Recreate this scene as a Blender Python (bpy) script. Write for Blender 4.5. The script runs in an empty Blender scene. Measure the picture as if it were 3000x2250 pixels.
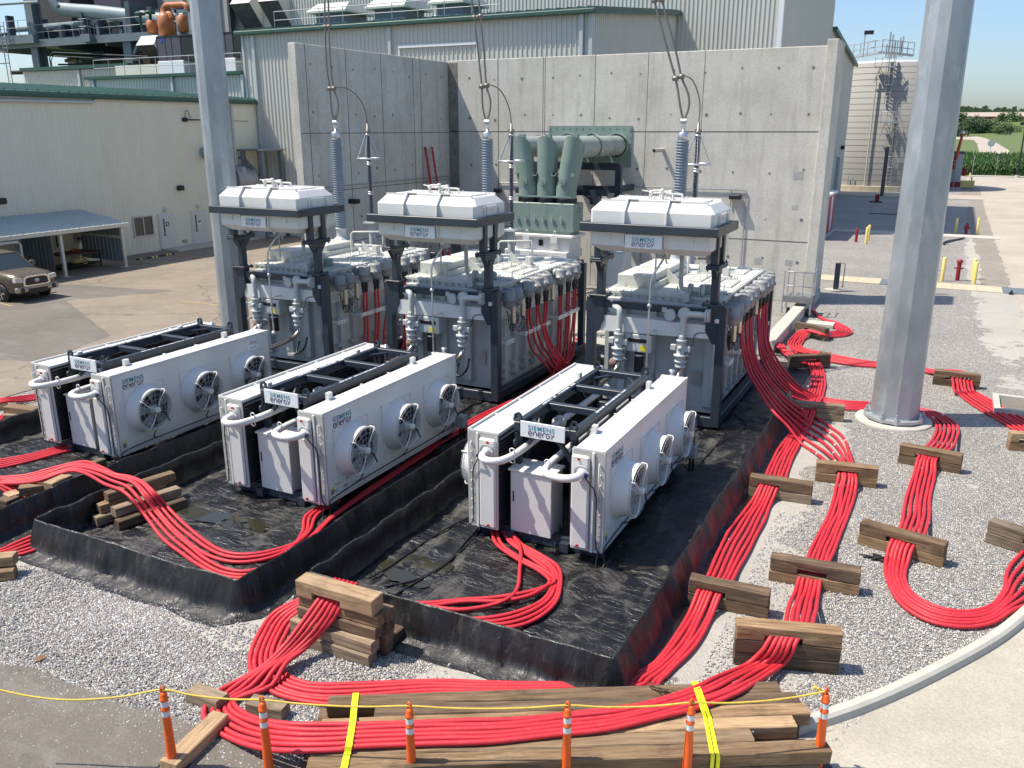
import bpy, bmesh, math, random
from mathutils import Vector, Matrix, noise
R = math.radians
rnd = random.Random(7)
scn = bpy.context.scene
col = scn.collection
# ---------------------------------------------------------------- camera, sky, sun, exposure
CAMZ = 7.1
YAW, PIT, ROL, FPX = 0.468405, 0.291618, -0.000809, 2492.56
def _basis():
    cy, sy, cp, sp = math.cos(YAW), math.sin(YAW), math.cos(PIT), math.sin(PIT)
    F = Vector((-sy*cp, cy*cp, -sp)); r = Vector((cy, sy, 0)); u = r.cross(F)
    c, s = math.cos(ROL), math.sin(ROL)
    return F, c*r+s*u, -s*r+c*u
CF, CR, CU = _basis()
cam = bpy.data.cameras.new('camera'); camo = bpy.data.objects.new('camera', cam); col.objects.link(camo)
camo.matrix_world = Matrix(((CR.x, CU.x, -CF.x, 0), (CR.y, CU.y, -CF.y, 0), (CR.z, CU.z, -CF.z, CAMZ), (0, 0, 0, 1)))
cam.sensor_width = 36; cam.lens = FPX/3000*36; cam.clip_start = .05; cam.clip_end = 6000
scn.camera = camo
SUNV = Vector((-.51, -.25, 1)).normalized()
sd = bpy.data.lights.new('sun', 'SUN'); sd.energy = 4.5; sd.angle = R(.55); sd.color = (1, .92, .80)
so = bpy.data.objects.new('sun', sd); col.objects.link(so)
so.rotation_euler = SUNV.to_track_quat('Z', 'Y').to_euler(); so.location = (0, 0, 60)
w = bpy.data.worlds.new('World'); scn.world = w; w.use_nodes = True
nt = w.node_tree; bg = nt.nodes['Background']; sk = nt.nodes.new('ShaderNodeTexSky')
sk.sky_type = 'NISHITA'; sk.sun_disc = False; sk.sun_elevation = math.asin(SUNV.z); sk.sun_rotation = math.atan2(SUNV.x, SUNV.y)
sk.air_density = 1.0; sk.dust_density = 1.6; sk.ozone_density = 5.5; sk.altitude = 150
nt.links.new(sk.outputs[0], bg.inputs[0]); bg.inputs[1].default_value = .125
scn.view_settings.view_transform = 'Standard'; scn.view_settings.look = 'None'
scn.view_settings.exposure = .6; scn.view_settings.gamma = 1; scn.view_settings.use_curve_mapping = False

# a point of the place from the survey photo: (px,py) of the 3000x2250 picture met with a level plane or an upright plane
def ray(x, y): return CF + CR*((x-1500)/FPX) - CU*((y-1125)/FPX)
def at(x, y, z=0.0):
    d = ray(x, y); t = (z-CAMZ)/d.z
    return Vector((d.x*t, d.y*t, z))
def aty(x, y, Y):
    d = ray(x, y); t = Y/d.y
    return Vector((d.x*t, Y, CAMZ+d.z*t))
def atx(x, y, X):
    d = ray(x, y); t = X/d.x
    return Vector((X, d.y*t, CAMZ+d.z*t))
def ZM(x0, y0, s=.36166): return lambda x, y: (x0+x*s, y0+y*s)
zJ, zD, zE, zF, zL, zI, zM, zG = ZM(0, 0), ZM(700, 0), ZM(1400, 0), ZM(2200, 0), ZM(0, 550), ZM(550, 500), ZM(1050, 500), ZM(1650, 500)
zV, zB, zC, zA, zP, zQ = ZM(2200, 500), ZM(0, 950), ZM(600, 950), ZM(1300, 950), ZM(2000, 950), ZM(2200, 1150)
zS0, zS1, zS2, zS3, zK = ZM(0, 1500, .45208), ZM(800, 1500, .45208), ZM(1600, 1500, .45208), ZM(2000, 1500, .45208), ZM(2680, 250, .205)

# ---------------------------------------------------------------- materials
MATS = {}
def N(t, typ, **kw):
    n = t.nodes.new(typ)
    for k, v in kw.items(): setattr(n, k, v)
    return n
def newmat(name):
    m = bpy.data.materials.new(name); m.use_nodes = True
    t = m.node_tree; b = t.nodes['Principled BSDF']; MATS[name] = m
    return m, t, b
def coords(t, scale=(1, 1, 1), kind='Object', rand=False):
    tc = N(t, 'ShaderNodeTexCoord'); mp = N(t, 'ShaderNodeMapping')
    mp.inputs['Scale'].default_value = scale
    t.links.new(tc.outputs[kind], mp.inputs[0])
    if rand:
        oi = N(t, 'ShaderNodeObjectInfo'); ml = N(t, 'ShaderNodeMath', operation='MULTIPLY'); ml.inputs[1].default_value = 37
        t.links.new(oi.outputs['Random'], ml.inputs[0]); t.links.new(ml.outputs[0], mp.inputs['Location'])
    return mp.outputs[0]
def nz(t, co, scale, det=4, rough=.55, dist=0):
    n = N(t, 'ShaderNodeTexNoise'); n.inputs['Scale'].default_value = scale; n.inputs['Detail'].default_value = det
    n.inputs['Roughness'].default_value = rough; n.inputs['Distortion'].default_value = dist
    t.links.new(co, n.inputs['Vector']); return n.outputs[0]
def ramp(t, fac, *stops):
    r = N(t, 'ShaderNodeValToRGB'); e = r.color_ramp.elements
    while len(e) < len(stops): e.new(.5)
    for i, (p, c) in enumerate(stops):
        e[i].position = p; e[i].color = (c[0], c[1], c[2], 1) if hasattr(c, '__len__') else (c, c, c, 1)
    t.links.new(fac, r.inputs[0]); return r.outputs[0]
def mix(t, fac, a, b, mode='MIX'):
    m = N(t, 'ShaderNodeMix', data_type='RGBA', blend_type=mode)
    for inp, v in ((m.inputs[0], fac), (m.inputs[6], a), (m.inputs[7], b)):
        if hasattr(v, 'is_output'): t.links.new(v, inp)
        elif hasattr(v, '__len__'): inp.default_value = (v[0], v[1], v[2], 1)
        else: inp.default_value = v
    return m.outputs[2]
def bump(t, b, h, strength=.3, dist=.02):
    n = N(t, 'ShaderNodeBump'); n.inputs['Strength'].default_value = strength; n.inputs['Distance'].default_value = dist
    t.links.new(h, n.inputs['Height']); t.links.new(n.outputs[0], b.inputs['Normal'])
def sc(c, k): return tuple(x*k for x in c)
def paint(name, c, rough=.5, metal=0, var=.12, scale=2.5, stretch=(1, 1, 1), dirt=None, dirtamt=.35, bmp=0, bscale=30, rand=False, spec=.5):
    m, t, b = newmat(name); co = coords(t, stretch, rand=rand)
    a = nz(t, co, scale, 6, .6)
    c1 = ramp(t, a, (.3, sc(c, 1-var)), (.7, sc(c, 1+var)))
    if dirt:
        d = nz(t, co, scale*2.7, 8, .7)
        f = ramp(t, d, (.55, 0), (.75, dirtamt))
        c1 = mix(t, f, c1, dirt)
    t.links.new(c1, b.inputs['Base Color'])
    rr = ramp(t, a, (.2, max(rough-.08, .03)), (.8, min(rough+.1, 1)))
    t.links.new(rr, b.inputs['Roughness'])
    b.inputs['Metallic'].default_value = metal; b.inputs['Specular IOR Level'].default_value = spec
    if bmp: bump(t, b, nz(t, co, bscale, 5), bmp, .01)
    return m
WHITE = paint('white_paint', (.66, .655, .625), .42, dirt=(.42, .40, .36), dirtamt=.22, var=.03)
GREY = paint('light_grey_paint', (.47, .495, .485), .42, dirt=(.30, .29, .27), dirtamt=.28, var=.05)
COVERP = paint('pale_cover_paint', (.53, .54, .50), .5, dirt=(.34, .31, .26), dirtamt=.3, var=.06)
GREYD = paint('housing_grey', (.30, .31, .305), .4, dirt=(.2, .2, .19), var=.06)
NAVY = paint('dark_steel_paint', (.026, .036, .05), .42, var=.15, dirt=(.09, .09, .09), dirtamt=.2)
BLACK = paint('black_plastic', (.012, .012, .014), .45)
RUBBER = paint('black_rubber', (.018, .018, .02), .6)
STEEL = paint('stainless_steel', (.52, .47, .40), .28, 1, var=.12, scale=6)
GALV = paint('galvanized_steel', (.42, .45, .47), .5, .55, var=.14, scale=5, dirt=(.30, .32, .33), dirtamt=.5)
GALVR = paint('galvanized_rail', (.36, .38, .39), .5, .4, var=.12)
SAGE = paint('sage_green_paint', (.20, .27, .235), .4, var=.08, dirt=(.16, .19, .17))
SILI = paint('grey_silicone', (.205, .25, .295), .48, var=.05)
SILD = paint('dark_silicone', (.10, .11, .135), .5, var=.05)
ALUM = paint('aluminium', (.6, .61, .62), .35, .8, var=.08)
REDC = paint('red_cable_jacket', (.54, .022, .036), .58, var=.1, scale=5, dirt=(.40, .10, .09), dirtamt=.6)
REDP = paint('red_paint', (.42, .018, .02), .45, var=.08)
DRED = paint('dark_red_paint', (.24, .012, .02), .45, var=.1)
ORNG = paint('orange_plastic', (.80, .115, .012), .45, var=.06, dirt=(.5, .1, .03), dirtamt=.3)
OPIPE = paint('orange_pipe_paint', (.42, .14, .045), .5, var=.15)
YELB = paint('yellow_bollard_paint', (.74, .60, .19), .5, var=.07, dirt=(.5, .42, .2))
YELS = paint('yellow_webbing', (.80, .80, .012), .6, var=.04)
YELR = paint('yellow_rope', (.62, .44, .07), .7, var=.2, scale=25)
YELT = paint('yellow_sticker', (.75, .62, .02), .5, var=.02)
REFL = paint('reflective_band', (.62, .64, .66), .35, var=.06, scale=10)
CREAM = paint('cream_trim', (.55, .535, .47), .5, var=.04)
GREEN = paint('green_trim', (.026, .082, .06), .45, var=.12)
GREENR = paint('green_roof', (.055, .13, .105), .45, var=.12)
BWALL = paint('beige_metal_wall', (.69, .67, .555), .5, var=.04, scale=.7, stretch=(1, 1, .25), dirt=(.30, .28, .22), dirtamt=.22)
CWALL = paint('pale_metal_wall', (.54, .535, .475), .45, var=.04, scale=.6, stretch=(1, 1, .2), dirt=(.36, .34, .28), dirtamt=.22)
DSP = paint('pale_blue_trim', (.45, .50, .49), .45, var=.04)
DOORW = paint('white_door', (.60, .60, .585), .45, var=.02)
BLUED = paint('blue_door', (.09, .15, .22), .45)
CHAR = paint('charcoal_cladding', (.075, .072, .085), .5, var=.05)
CHARD = paint('condenser_coil', (.012, .012, .014), .6)
LOUV = paint('louver_grey', (.10, .10, .095), .6, var=.3, scale=3)
SHELT = paint('shelter_roof_metal', (.46, .51, .50), .42, var=.05)
STEELB = paint('blue_grey_steel', (.135, .165, .185), .5, var=.12)
PIPEB = paint('blue_grey_pipe', (.22, .28, .29), .5, var=.08)
PANEL = paint('concrete_panel', (.36, .345, .31), .8, var=.06)
CONC2 = paint('strip_concrete', (.46, .41, .29), .85, var=.08, dirt=(.36, .33, .25))
CONCP = paint('pale_concrete', (.46, .44, .38), .85, var=.1, dirt=(.33, .31, .27), bmp=.2)
TANKC = paint('block_tank', (.30, .292, .268), .85, var=.05, scale=.3, dirt=(.27, .26, .24))
JOINT = paint('dark_joint', (.13, .125, .115), .9)  # joint lines, stained darker than the concrete
TEAL = paint('teal_ink', (.0, .21, .27), .5, var=.02)
PURP = paint('purple_ink', (.06, .022, .10), .5, var=.02)
SIGNW = paint('sign_white', (.74, .76, .77), .35, var=.02)
INKD = paint('dark_ink', (.05, .05, .055), .6)
COPPER = paint('conductor_metal', (.22, .20, .18), .45, .6)
BOWNT = paint('truck_paint', (.135, .112, .085), .28, .35, var=.05)
CHROME = paint('chrome', (.75, .75, .76), .12, 1, var=.02)
LAMPG = paint('lamp_glass', (.55, .54, .50), .15, var=.1, scale=12)
GRATE = paint('grating', (.20, .21, .215), .6, .3)
def glass(name, c):
    m, t, b = newmat(name); b.inputs['Base Color'].default_value = (*c, 1); b.inputs['Roughness'].default_value = .06
    b.inputs['Specular IOR Level'].default_value = .8; return m
GLASS = glass('dark_glass', (.03, .04, .042))
# concrete of the blast wall: blotches, streaks running down
def m_wall():
    m, t, b = newmat('cast_concrete'); co = coords(t, kind='Object'); cs = coords(t, (1, 1, .12))
    a = nz(t, co, .55, 7, .62); s = nz(t, cs, 2.6, 6, .65); f = nz(t, co, 14, 5, .6); g = nz(t, co, 2.2, 8, .7)
    c = ramp(t, a, (.3, (.46, .44, .385)), (.52, (.57, .55, .49)), (.72, (.64, .62, .565)))
    c = mix(t, ramp(t, s, (.5, 0), (.72, .5)), c, (.30, .285, .25))
    c = mix(t, ramp(t, g, (.56, 0), (.7, .4)), c, (.62, .61, .58))
    c = mix(t, ramp(t, f, (.35, .3), (.55, 0)), c, (.26, .25, .22))
    t.links.new(c, b.inputs['Base Color']); b.inputs['Roughness'].default_value = .88
    bump(t, b, f, .15, .01); return m
CONC = m_wall()
def m_gravel():
    m, t, b = newmat('gravel'); co = coords(t, kind='Object')
    wob = nz(t, co, 14, 3); add = N(t, 'ShaderNodeVectorMath', operation='MULTIPLY_ADD')
    cv = N(t, 'ShaderNodeCombineXYZ'); t.links.new(wob, cv.inputs[0]); t.links.new(wob, cv.inputs[1])
    t.links.new(cv.outputs[0], add.inputs[0]); add.inputs[1].default_value = (.03, -.03, 0); t.links.new(co, add.inputs[2])
    v = N(t, 'ShaderNodeTexVoronoi', feature='F1'); v.inputs['Scale'].default_value = 30; v.inputs['Randomness'].default_value = 1
    v2 = N(t, 'ShaderNodeTexVoronoi', feature='DISTANCE_TO_EDGE'); v2.inputs['Scale'].default_value = 30
    for q in (v, v2): t.links.new(add.outputs[0], q.inputs['Vector'])
    sep = N(t, 'ShaderNodeSeparateColor'); t.links.new(v.outputs['Color'], sep.inputs[0])
    stone = ramp(t, sep.outputs[0], (0, (.31, .29, .265)), (.25, (.50, .475, .435)), (.7, (.64, .61, .56)), (1, (.76, .73, .675)))
    tint = ramp(t, sep.outputs[1], (.6, (1, 1, 1)), (1, (1.0, .93, .84)))
    stone = mix(t, 1, stone, tint, 'MULTIPLY')
    gap = ramp(t, v2.outputs['Distance'], (0, .16), (.11, 1))  # shade between the stones, put into the colour
    stone = mix(t, 1, stone, gap, 'MULTIPLY')
    fn = nz(t, co, 70, 4, .7); fines = ramp(t, fn, (.3, (.30, .282, .245)), (.7, (.47, .445, .39)))
    big = nz(t, co, .42, 5, .6); mid = nz(t, co, 3, 4)
    at_ = N(t, 'ShaderNodeAttribute', attribute_name='fines'); sm = N(t, 'ShaderNodeMath', operation='MULTIPLY_ADD')
    mm = N(t, 'ShaderNodeMath', operation='MULTIPLY_ADD'); t.links.new(mid, mm.inputs[0]); mm.inputs[1].default_value = .55; t.links.new(big, mm.inputs[2])
    t.links.new(at_.outputs['Fac'], sm.inputs[0]); sm.inputs[1].default_value = .8; t.links.new(mm.outputs[0], sm.inputs[2])
    f = ramp(t, sm.outputs[0], (.97, 0), (1.14, .8))
    c = mix(t, f, stone, fines); lum = nz(t, co, .25, 3)
    c = mix(t, 1, c, ramp(t, lum, (.3, .88), (.7, 1.08)), 'MULTIPLY')
    t.links.new(c, b.inputs['Base Color']); b.inputs['Roughness'].default_value = .85
    h = mix(t, f, ramp(t, v2.outputs['Distance'], (0, 0), (.22, 1)), ramp(t, fn, (.3, 0), (.7, .2)))
    bump(t, b, h, 1.0, .022); return m
GRAV = m_gravel()
def m_asph(name, c, dirt, sc1=1.0, cracks=True, stain=(.3, .29, .27)):
    m, t, b = newmat(name); co = coords(t, kind='Object')
    a = nz(t, co, .35*sc1, 7, .62); f = nz(t, co, 38, 4, .7); d = nz(t, co, 1.6*sc1, 9, .7); st = nz(t, coords(t, (.4, 1.6, 1)), .8, 6, .6)
    cc = ramp(t, a, (.3, sc(c, .78)), (.7, sc(c, 1.15)))
    cc = mix(t, ramp(t, d, (.5, 0), (.75, .5)), cc, dirt); cc = mix(t, ramp(t, st, (.56, 0), (.74, .45)), cc, stain)
    cc = mix(t, ramp(t, f, (.35, .45), (.55, 0)), cc, sc(c, .45))
    cc = mix(t, ramp(t, f, (.62, 0), (.75, .4)), cc, sc(c, 1.7))
    if cracks:
        v = N(t, 'ShaderNodeTexVoronoi', feature='DISTANCE_TO_EDGE'); v.inputs['Scale'].default_value = .16
        wv = N(t, 'ShaderNodeVectorMath', operation='ADD'); n3 = N(t, 'ShaderNodeTexNoise'); n3.inputs['Scale'].default_value = 1.2; n3.inputs['Detail'].default_value = 6
        t.links.new(co, n3.inputs['Vector']); t.links.new(co, wv.inputs[0]); t.links.new(n3.outputs['Color'], wv.inputs[1]); t.links.new(wv.outputs[0], v.inputs['Vector'])
        cc = mix(t, ramp(t, v.outputs['Distance'], (0, .75), (.006, 0)), cc, sc(c, .3))
    t.links.new(cc, b.inputs['Base Color']); b.inputs['Roughness'].default_value = .88
    bump(t, b, f, .35, .006); return m
ASPH = m_asph('yard_asphalt', (.235, .195, .15), (.34, .30, .245))
ASPH2 = m_asph('dusty_asphalt', (.15, .132, .108), (.26, .235, .195), 2, False)
PATCH = m_asph('asphalt_patch', (.15, .135, .115), (.21, .19, .165), 1, False)
APRON = m_asph('apron_concrete', (.42, .385, .315), (.48, .45, .385), 1.2, False, (.33, .295, .235))
ROAD = m_asph('road_concrete', (.43, .375, .305), (.47, .42, .35), .6, False, (.38, .335, .275))
GRASS = paint('grass', (.10, .135, .035), .9, var=.4, scale=.35, dirt=(.17, .15, .06), dirtamt=.7, bmp=.6, bscale=4)
CORN = paint('corn_leaf', (.045, .105, .020), .6, var=.5, scale=.8)
LEAF1 = paint('leaf_dark', (.040, .078, .022), .6, var=.5, scale=.5)
LEAF2 = paint('leaf_mid', (.070, .125, .032), .6, var=.5, scale=.5)
BARK = paint('bark', (.09, .07, .05), .9)
BRICK = paint('red_cladding', (.26, .085, .06), .7, var=.06, scale=.2)
TANR = paint('tan_roof', (.40, .32, .27), .7, var=.05)
def m_liner():
    m, t, b = newmat('black_liner'); co = coords(t, kind='Object'); cs = coords(t, (1.5, .55, 1))
    d = nz(t, cs, 1.5, 9, .66, .6); a = nz(t, co, 4, 6, .6, 1.2); f = nz(t, co, 30, 4, .7)
    c = ramp(t, a, (.3, (.005, .0053, .0065)), (.7, (.011, .011, .012)))
    c = mix(t, ramp(t, d, (.52, 0), (.72, .8)), c, (.125, .117, .10))
    c = mix(t, ramp(t, f, (.62, 0), (.78, .15)), c, (.14, .13, .11))
    sk_ = nz(t, coords(t, (5, 5, .35)), 1.6, 6, .7, .3); c = mix(t, ramp(t, sk_, (.62, 0), (.78, .4)), c, (.10, .095, .085))
    t.links.new(c, b.inputs['Base Color'])
    t.links.new(ramp(t, d, (.45, .30), (.70, .72)), b.inputs['Roughness']); b.inputs['Specular IOR Level'].default_value = .55
    w1 = nz(t, coords(t, (1.0, 2.2, 1)), 2.2, 6, .6, 1.5)
    bump(t, b, w1, .8, .07); return m
LINER = m_liner()
def m_linerw():
    m, t, b = newmat('black_liner_wall'); co = coords(t, kind='Object'); v1 = coords(t, (4.5, 4.5, .55)); v2 = coords(t, (1.4, 1.4, .5))
    a = nz(t, co, 3, 5); s1 = nz(t, v1, 1.5, 7, .7, .5); s2 = nz(t, v2, 2.2, 7, .68, .8)
    c = ramp(t, a, (.3, (.006, .0062, .0075)), (.7, (.014, .014, .015)))
    c = mix(t, ramp(t, s1, (.58, 0), (.74, .5)), c, (.12, .115, .10)); c = mix(t, ramp(t, s2, (.6, 0), (.76, .45)), c, (.10, .095, .085))
    t.links.new(c, b.inputs['Base Color']); t.links.new(ramp(t, s2, (.4, .34), (.7, .7)), b.inputs['Roughness'])
    bump(t, b, nz(t, v1, 1.1, 5, .6, 1.2), .55, .07); return m
LINERW = m_linerw()

def m_wood(name, c1, c2, c3):
    m, t, b = newmat(name); co = coords(t, (.7, 9, 9), rand=True); co2 = coords(t, (1, 1, 1), rand=True)
    g = nz(t, co, 2.2, 8, .65, .4); k = nz(t, co2, 1.7, 5, .6); f = nz(t, coords(t, (2, 40, 40), rand=True), 2, 4, .7)
    c = ramp(t, g, (.28, c1), (.5, c2), (.72, c3))
    c = mix(t, ramp(t, k, (.55, 0), (.72, .6)), c, sc(c1, .55))
    c = mix(t, ramp(t, f, (.3, .6), (.45, 0)), c, sc(c1, .35))
    v = N(t, 'ShaderNodeTexVoronoi', feature='F1'); v.inputs['Scale'].default_value = 1.6; t.links.new(coords(t, (.8, 2.2, 2.2), rand=True), v.inputs['Vector'])
    c = mix(t, ramp(t, v.outputs['Distance'], (.03, .85), (.075, 0)), c, (.03, .02, .012))
    oi = N(t, 'ShaderNodeObjectInfo'); c = mix(t, 1, c, ramp(t, oi.outputs['Random'], (0, (.58, .57, .56)), (.5, (.95, .93, .9)), (1, (1.22, 1.16, 1.08))), 'MULTIPLY')
    t.links.new(c, b.inputs['Base Color']); b.inputs['Roughness'].default_value = .82
    bump(t, b, g, .5, .012); return m
WOOD = m_wood('weathered_oak', (.10, .060, .030), (.235, .152, .080), (.37, .262, .155))
WOODP = m_wood('pale_oak', (.19, .125, .068), (.36, .25, .145), (.47, .345, .22))
WOODD = m_wood('dark_creosote_oak', (.055, .038, .026), (.14, .092, .055), (.26, .18, .105))
WOODG = m_wood('greyed_oak', (.10, .075, .05), (.225, .172, .115), (.35, .285, .205))
def m_water():
    m, t, b = newmat('puddle_water'); b.inputs['Base Color'].default_value = (.030, .029, .018, 1); b.inputs['Roughness'].default_value = .05
    return m
WATER = m_water()
FINS = paint('radiator_fins', (.020, .022, .026), .5, var=.1)
LINEY = paint('faded_yellow_line', (.36, .28, .12), .85, var=.2, scale=6)
# ---------------------------------------------------------------- mesh building
class MB:
    def __init__(s, o=(0, 0, 0)): s.v = []; s.f = []; s.mi = []; s.sm = []; s.o = Vector(o)
    def add(s, vs, fs, mi=0, smooth=False):
        k = len(s.v); s.v += [Vector(v)-s.o for v in vs]
        for f in fs: s.f.append([i+k for i in f]); s.mi.append(mi); s.sm.append(smooth)
    def box(s, x0, x1, y0, y1, z0, z1, mi=0, b=0, M=None):
        if x0 > x1: x0, x1 = x1, x0
        if y0 > y1: y0, y1 = y1, y0
        if z0 > z1: z0, z1 = z1, z0
        lo, hi = (x0, y0, z0), (x1, y1, z1)
        if b <= 0:
            vs = [Vector((hi[0] if i & 1 else lo[0], hi[1] if i & 2 else lo[1], hi[2] if i & 4 else lo[2])) for i in range(8)]
            fs = [(0, 2, 3, 1), (4, 5, 7, 6), (0, 1, 5, 4), (2, 6, 7, 3), (0, 4, 6, 2), (1, 3, 7, 5)]
        else:
            b = min(b, (x1-x0)*.45, (y1-y0)*.45, (z1-z0)*.45); vs = []; fs = []
            def P(i, a):
                return i*3+a
            for i in range(8):
                for a in range(3):
                    p = [0, 0, 0]
                    for c in range(3):
                        h = (i >> c) & 1; p[c] = (hi[c] if h else lo[c])
                        if c != a: p[c] += -b if h else b
                    vs.append(Vector(p))
            for a in range(3):
                u, w_ = 1 << ((a+1) % 3), 1 << ((a+2) % 3)
                for sgn in (0, 1):
                    k = sgn << a; q = [k, k+u, k+u+w_, k+w_]
                    if not sgn: q.reverse()
                    fs.append([P(i, a) for i in q])
            for c in range(3):
                a, d = (c+1) % 3, (c+2) % 3; e = 1 << c
                for ia in (0, 1):
                    for id_ in (0, 1):
                        i = (ia << a) | (id_ << d); j = i | e
                        q = [P(i, a), P(j, a), P(j, d), P(i, d)]
                        if ia ^ id_: q.reverse()
                        fs.append(q)
            for i in range(8):
                q = [P(i, 0), P(i, 1), P(i, 2)]
                if bin(i).count('1') % 2 == 0: q.reverse()
                fs.append(q)
        if M: vs = [M @ v for v in vs]
        s.add(vs, fs, mi); return s
    def beam(s, p, q, w_, h, mi=0, b=0, up=(0, 0, 1)):
        p, q = Vector(p), Vector(q); d = q-p; L_ = d.length; x = d/L_; u = Vector(up)
        if abs(x.dot(u)) > .98: u = Vector((0, 1, 0))
        y = u.cross(x).normalized(); z = x.cross(y)
        M = Matrix(((x.x, y.x, z.x, p.x), (x.y, y.y, z.y, p.y), (x.z, y.z, z.z, p.z), (0, 0, 0, 1)))
        return s.box(0, L_, -w_/2, w_/2, -h/2, h/2, mi, b, M)
    def tube(s, pts, r, n=8, mi=0, caps=True, closed=False, smooth=True):
        pts = [Vector(p) for p in pts]; m = len(pts); rs = r if hasattr(r, '__len__') else [r]*m
        vs = []; prev = None
        for i in range(m):
            if closed: t = pts[(i+1) % m]-pts[i-1]
            else: t = pts[min(i+1, m-1)]-pts[max(i-1, 0)]
            t = t.normalized() if t.length > 1e-9 else Vector((0, 0, 1))
            if prev is None: a = t.orthogonal().normalized()
            else:
                a = prev-t*prev.dot(t); a = a.normalized() if a.length > 1e-6 else t.orthogonal().normalized()
            prev = a; b = t.cross(a)
            for k in range(n):
                th = 2*math.pi*k/n; vs.append(pts[i]+(a*math.cos(th)+b*math.sin(th))*rs[i])
        fs = []
        for i in range(m if closed else m-1):
            i2 = (i+1) % m
            for k in range(n): k2 = (k+1) % n; fs.append((i*n+k, i*n+k2, i2*n+k2, i2*n+k))
        s.add(vs, fs, mi, smooth)
        if caps and not closed:
            s.add(vs[:n], [list(range(n))[::-1]], mi); s.add(vs[-n:], [list(range(n))], mi)
        return s
    def cyl(s, p, q, r, r2=None, n=14, mi=0, caps=True, smooth=True):
        return s.tube([p, q], [r, r if r2 is None else r2], n, mi, caps, False, smooth)
    def lathe(s, prof, c=(0, 0, 0), ax='Z', n=20, mi=0, smooth=True):
        c = Vector(c); vs = []
        for (r, z) in prof:
            for k in range(n):
                th = 2*math.pi*k/n; a, b = r*math.cos(th), r*math.sin(th)
                vs.append(c+(Vector((a, b, z)) if ax == 'Z' else Vector((z, a, b)) if ax == 'X' else Vector((a, z, b))))
        fs = []
        for i in range(len(prof)-1):
            for k in range(n): k2 = (k+1) % n; fs.append((i*n+k, i*n+k2, (i+1)*n+k2, (i+1)*n+k))
        s.add(vs, fs, mi, smooth); return s
    def prism(s, poly, a, b, ax='Y', mi=0):
        n = len(poly)
        def P(u, v, t): return (u, t, v) if ax == 'Y' else (t, u, v) if ax == 'X' else (u, v, t)
        vs = [P(u, v, a) for u, v in poly]+[P(u, v, b) for u, v in poly]
        s.add(vs, [list(range(n))[::-1], list(range(n, 2*n))]+[(i, (i+1) % n, (i+1) % n+n, i+n) for i in range(n)], mi); return s
    def quad(s, *p, mi=0): s.add(p, [list(range(len(p)))], mi); return s
    def ribbon(s, pts, nrm, w_, th, mi=0):
        """flat stroke of width w_ following pts, laid on the plane with normal nrm"""
        pts = [Vector(p) for p in pts]; nrm = Vector(nrm).normalized(); Ls = []; m = len(pts)
        for i in range(m):
            d0 = (pts[i]-pts[i-1]).normalized() if i else None; d1 = (pts[i+1]-pts[i]).normalized() if i < m-1 else None
            d = (d0+d1).normalized() if d0 and d1 else (d0 or d1)
            k = 1/max(.5, d.dot(d1 or d0)); sd_ = nrm.cross(d)*w_/2*k; Ls.append((pts[i]+sd_, pts[i]-sd_))
        vs = []
        for a, b in Ls: vs += [a, b, a+nrm*th, b+nrm*th]
        fs = []
        for i in range(m-1):
            k = i*4; fs += [(k+2, k+3, k+7, k+6), (k, k+2, k+6, k+4), (k+1, k+5, k+7, k+3), (k, k+4, k+5, k+1)]
        fs += [(0, 1, 3, 2), (m*4-4, m*4-2, m*4-1, m*4-3)]
        s.add(vs, fs, mi); return s
    def build(s, name, mats, parent=None):
        me = bpy.data.meshes.new(name); me.from_pydata([tuple(v) for v in s.v], [], s.f)
        for m in (mats if isinstance(mats, (list, tuple)) else [mats]): me.materials.append(m)
        me.polygons.foreach_set('material_index', s.mi); me.polygons.foreach_set('use_smooth', s.sm); me.update()
        o = bpy.data.objects.new(name, me); col.objects.link(o)
        if parent: o.parent = parent
        return o
def tag(o, label=None, cat=None, group=None, kind=None):
    for k, v in (('label', label), ('category', cat), ('group', group), ('kind', kind)):
        if v: o[k] = v
    return o
def empty(name, loc=(0, 0, 0), rz=0, label=None, cat=None, group=None):
    o = bpy.data.objects.new(name, None); col.objects.link(o); o.location = loc; o.rotation_euler = (0, 0, rz); o.empty_display_size = .2
    return tag(o, label, cat, group)
def solo(name, mb, mats, label, cat, group=None):
    """a thing that is a single mesh: origin moved to its base"""
    if mb.o.length == 0 and mb.v:
        xs = [v.x for v in mb.v]; ys = [v.y for v in mb.v]; zs = [v.z for v in mb.v]
        c = Vector(((min(xs)+max(xs))/2, (min(ys)+max(ys))/2, min(zs))); mb.v = [v-c for v in mb.v]; mb.o = c
    o = mb.build(name, mats); o.location = mb.o
    return tag(o, label, cat, group)
def struct(name, mb, mats): return tag(mb.build(name, mats), kind='structure')
def copy_tree(o, parent=None):
    c = o.copy(); col.objects.link(c); c.parent = parent
    for ch in list(o.children): copy_tree(ch, c)
    return c
def crom(P, step=.12):
    P = [Vector(p) for p in P]
    if len(P) < 3: return P
    Q = [P[0]*2-P[1]]+P+[P[-1]*2-P[-2]]; out = []
    for i in range(1, len(Q)-2):
        a, b, c, d = Q[i-1:i+3]; n = max(2, int((c-b).length/step))
        for k in range(n):
            t = k/n; out.append(.5*((2*b)+(c-a)*t+(2*a-5*b+4*c-d)*t*t+(3*b-a-3*c+d)*t**3))
    out.append(P[-1]); return out
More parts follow.
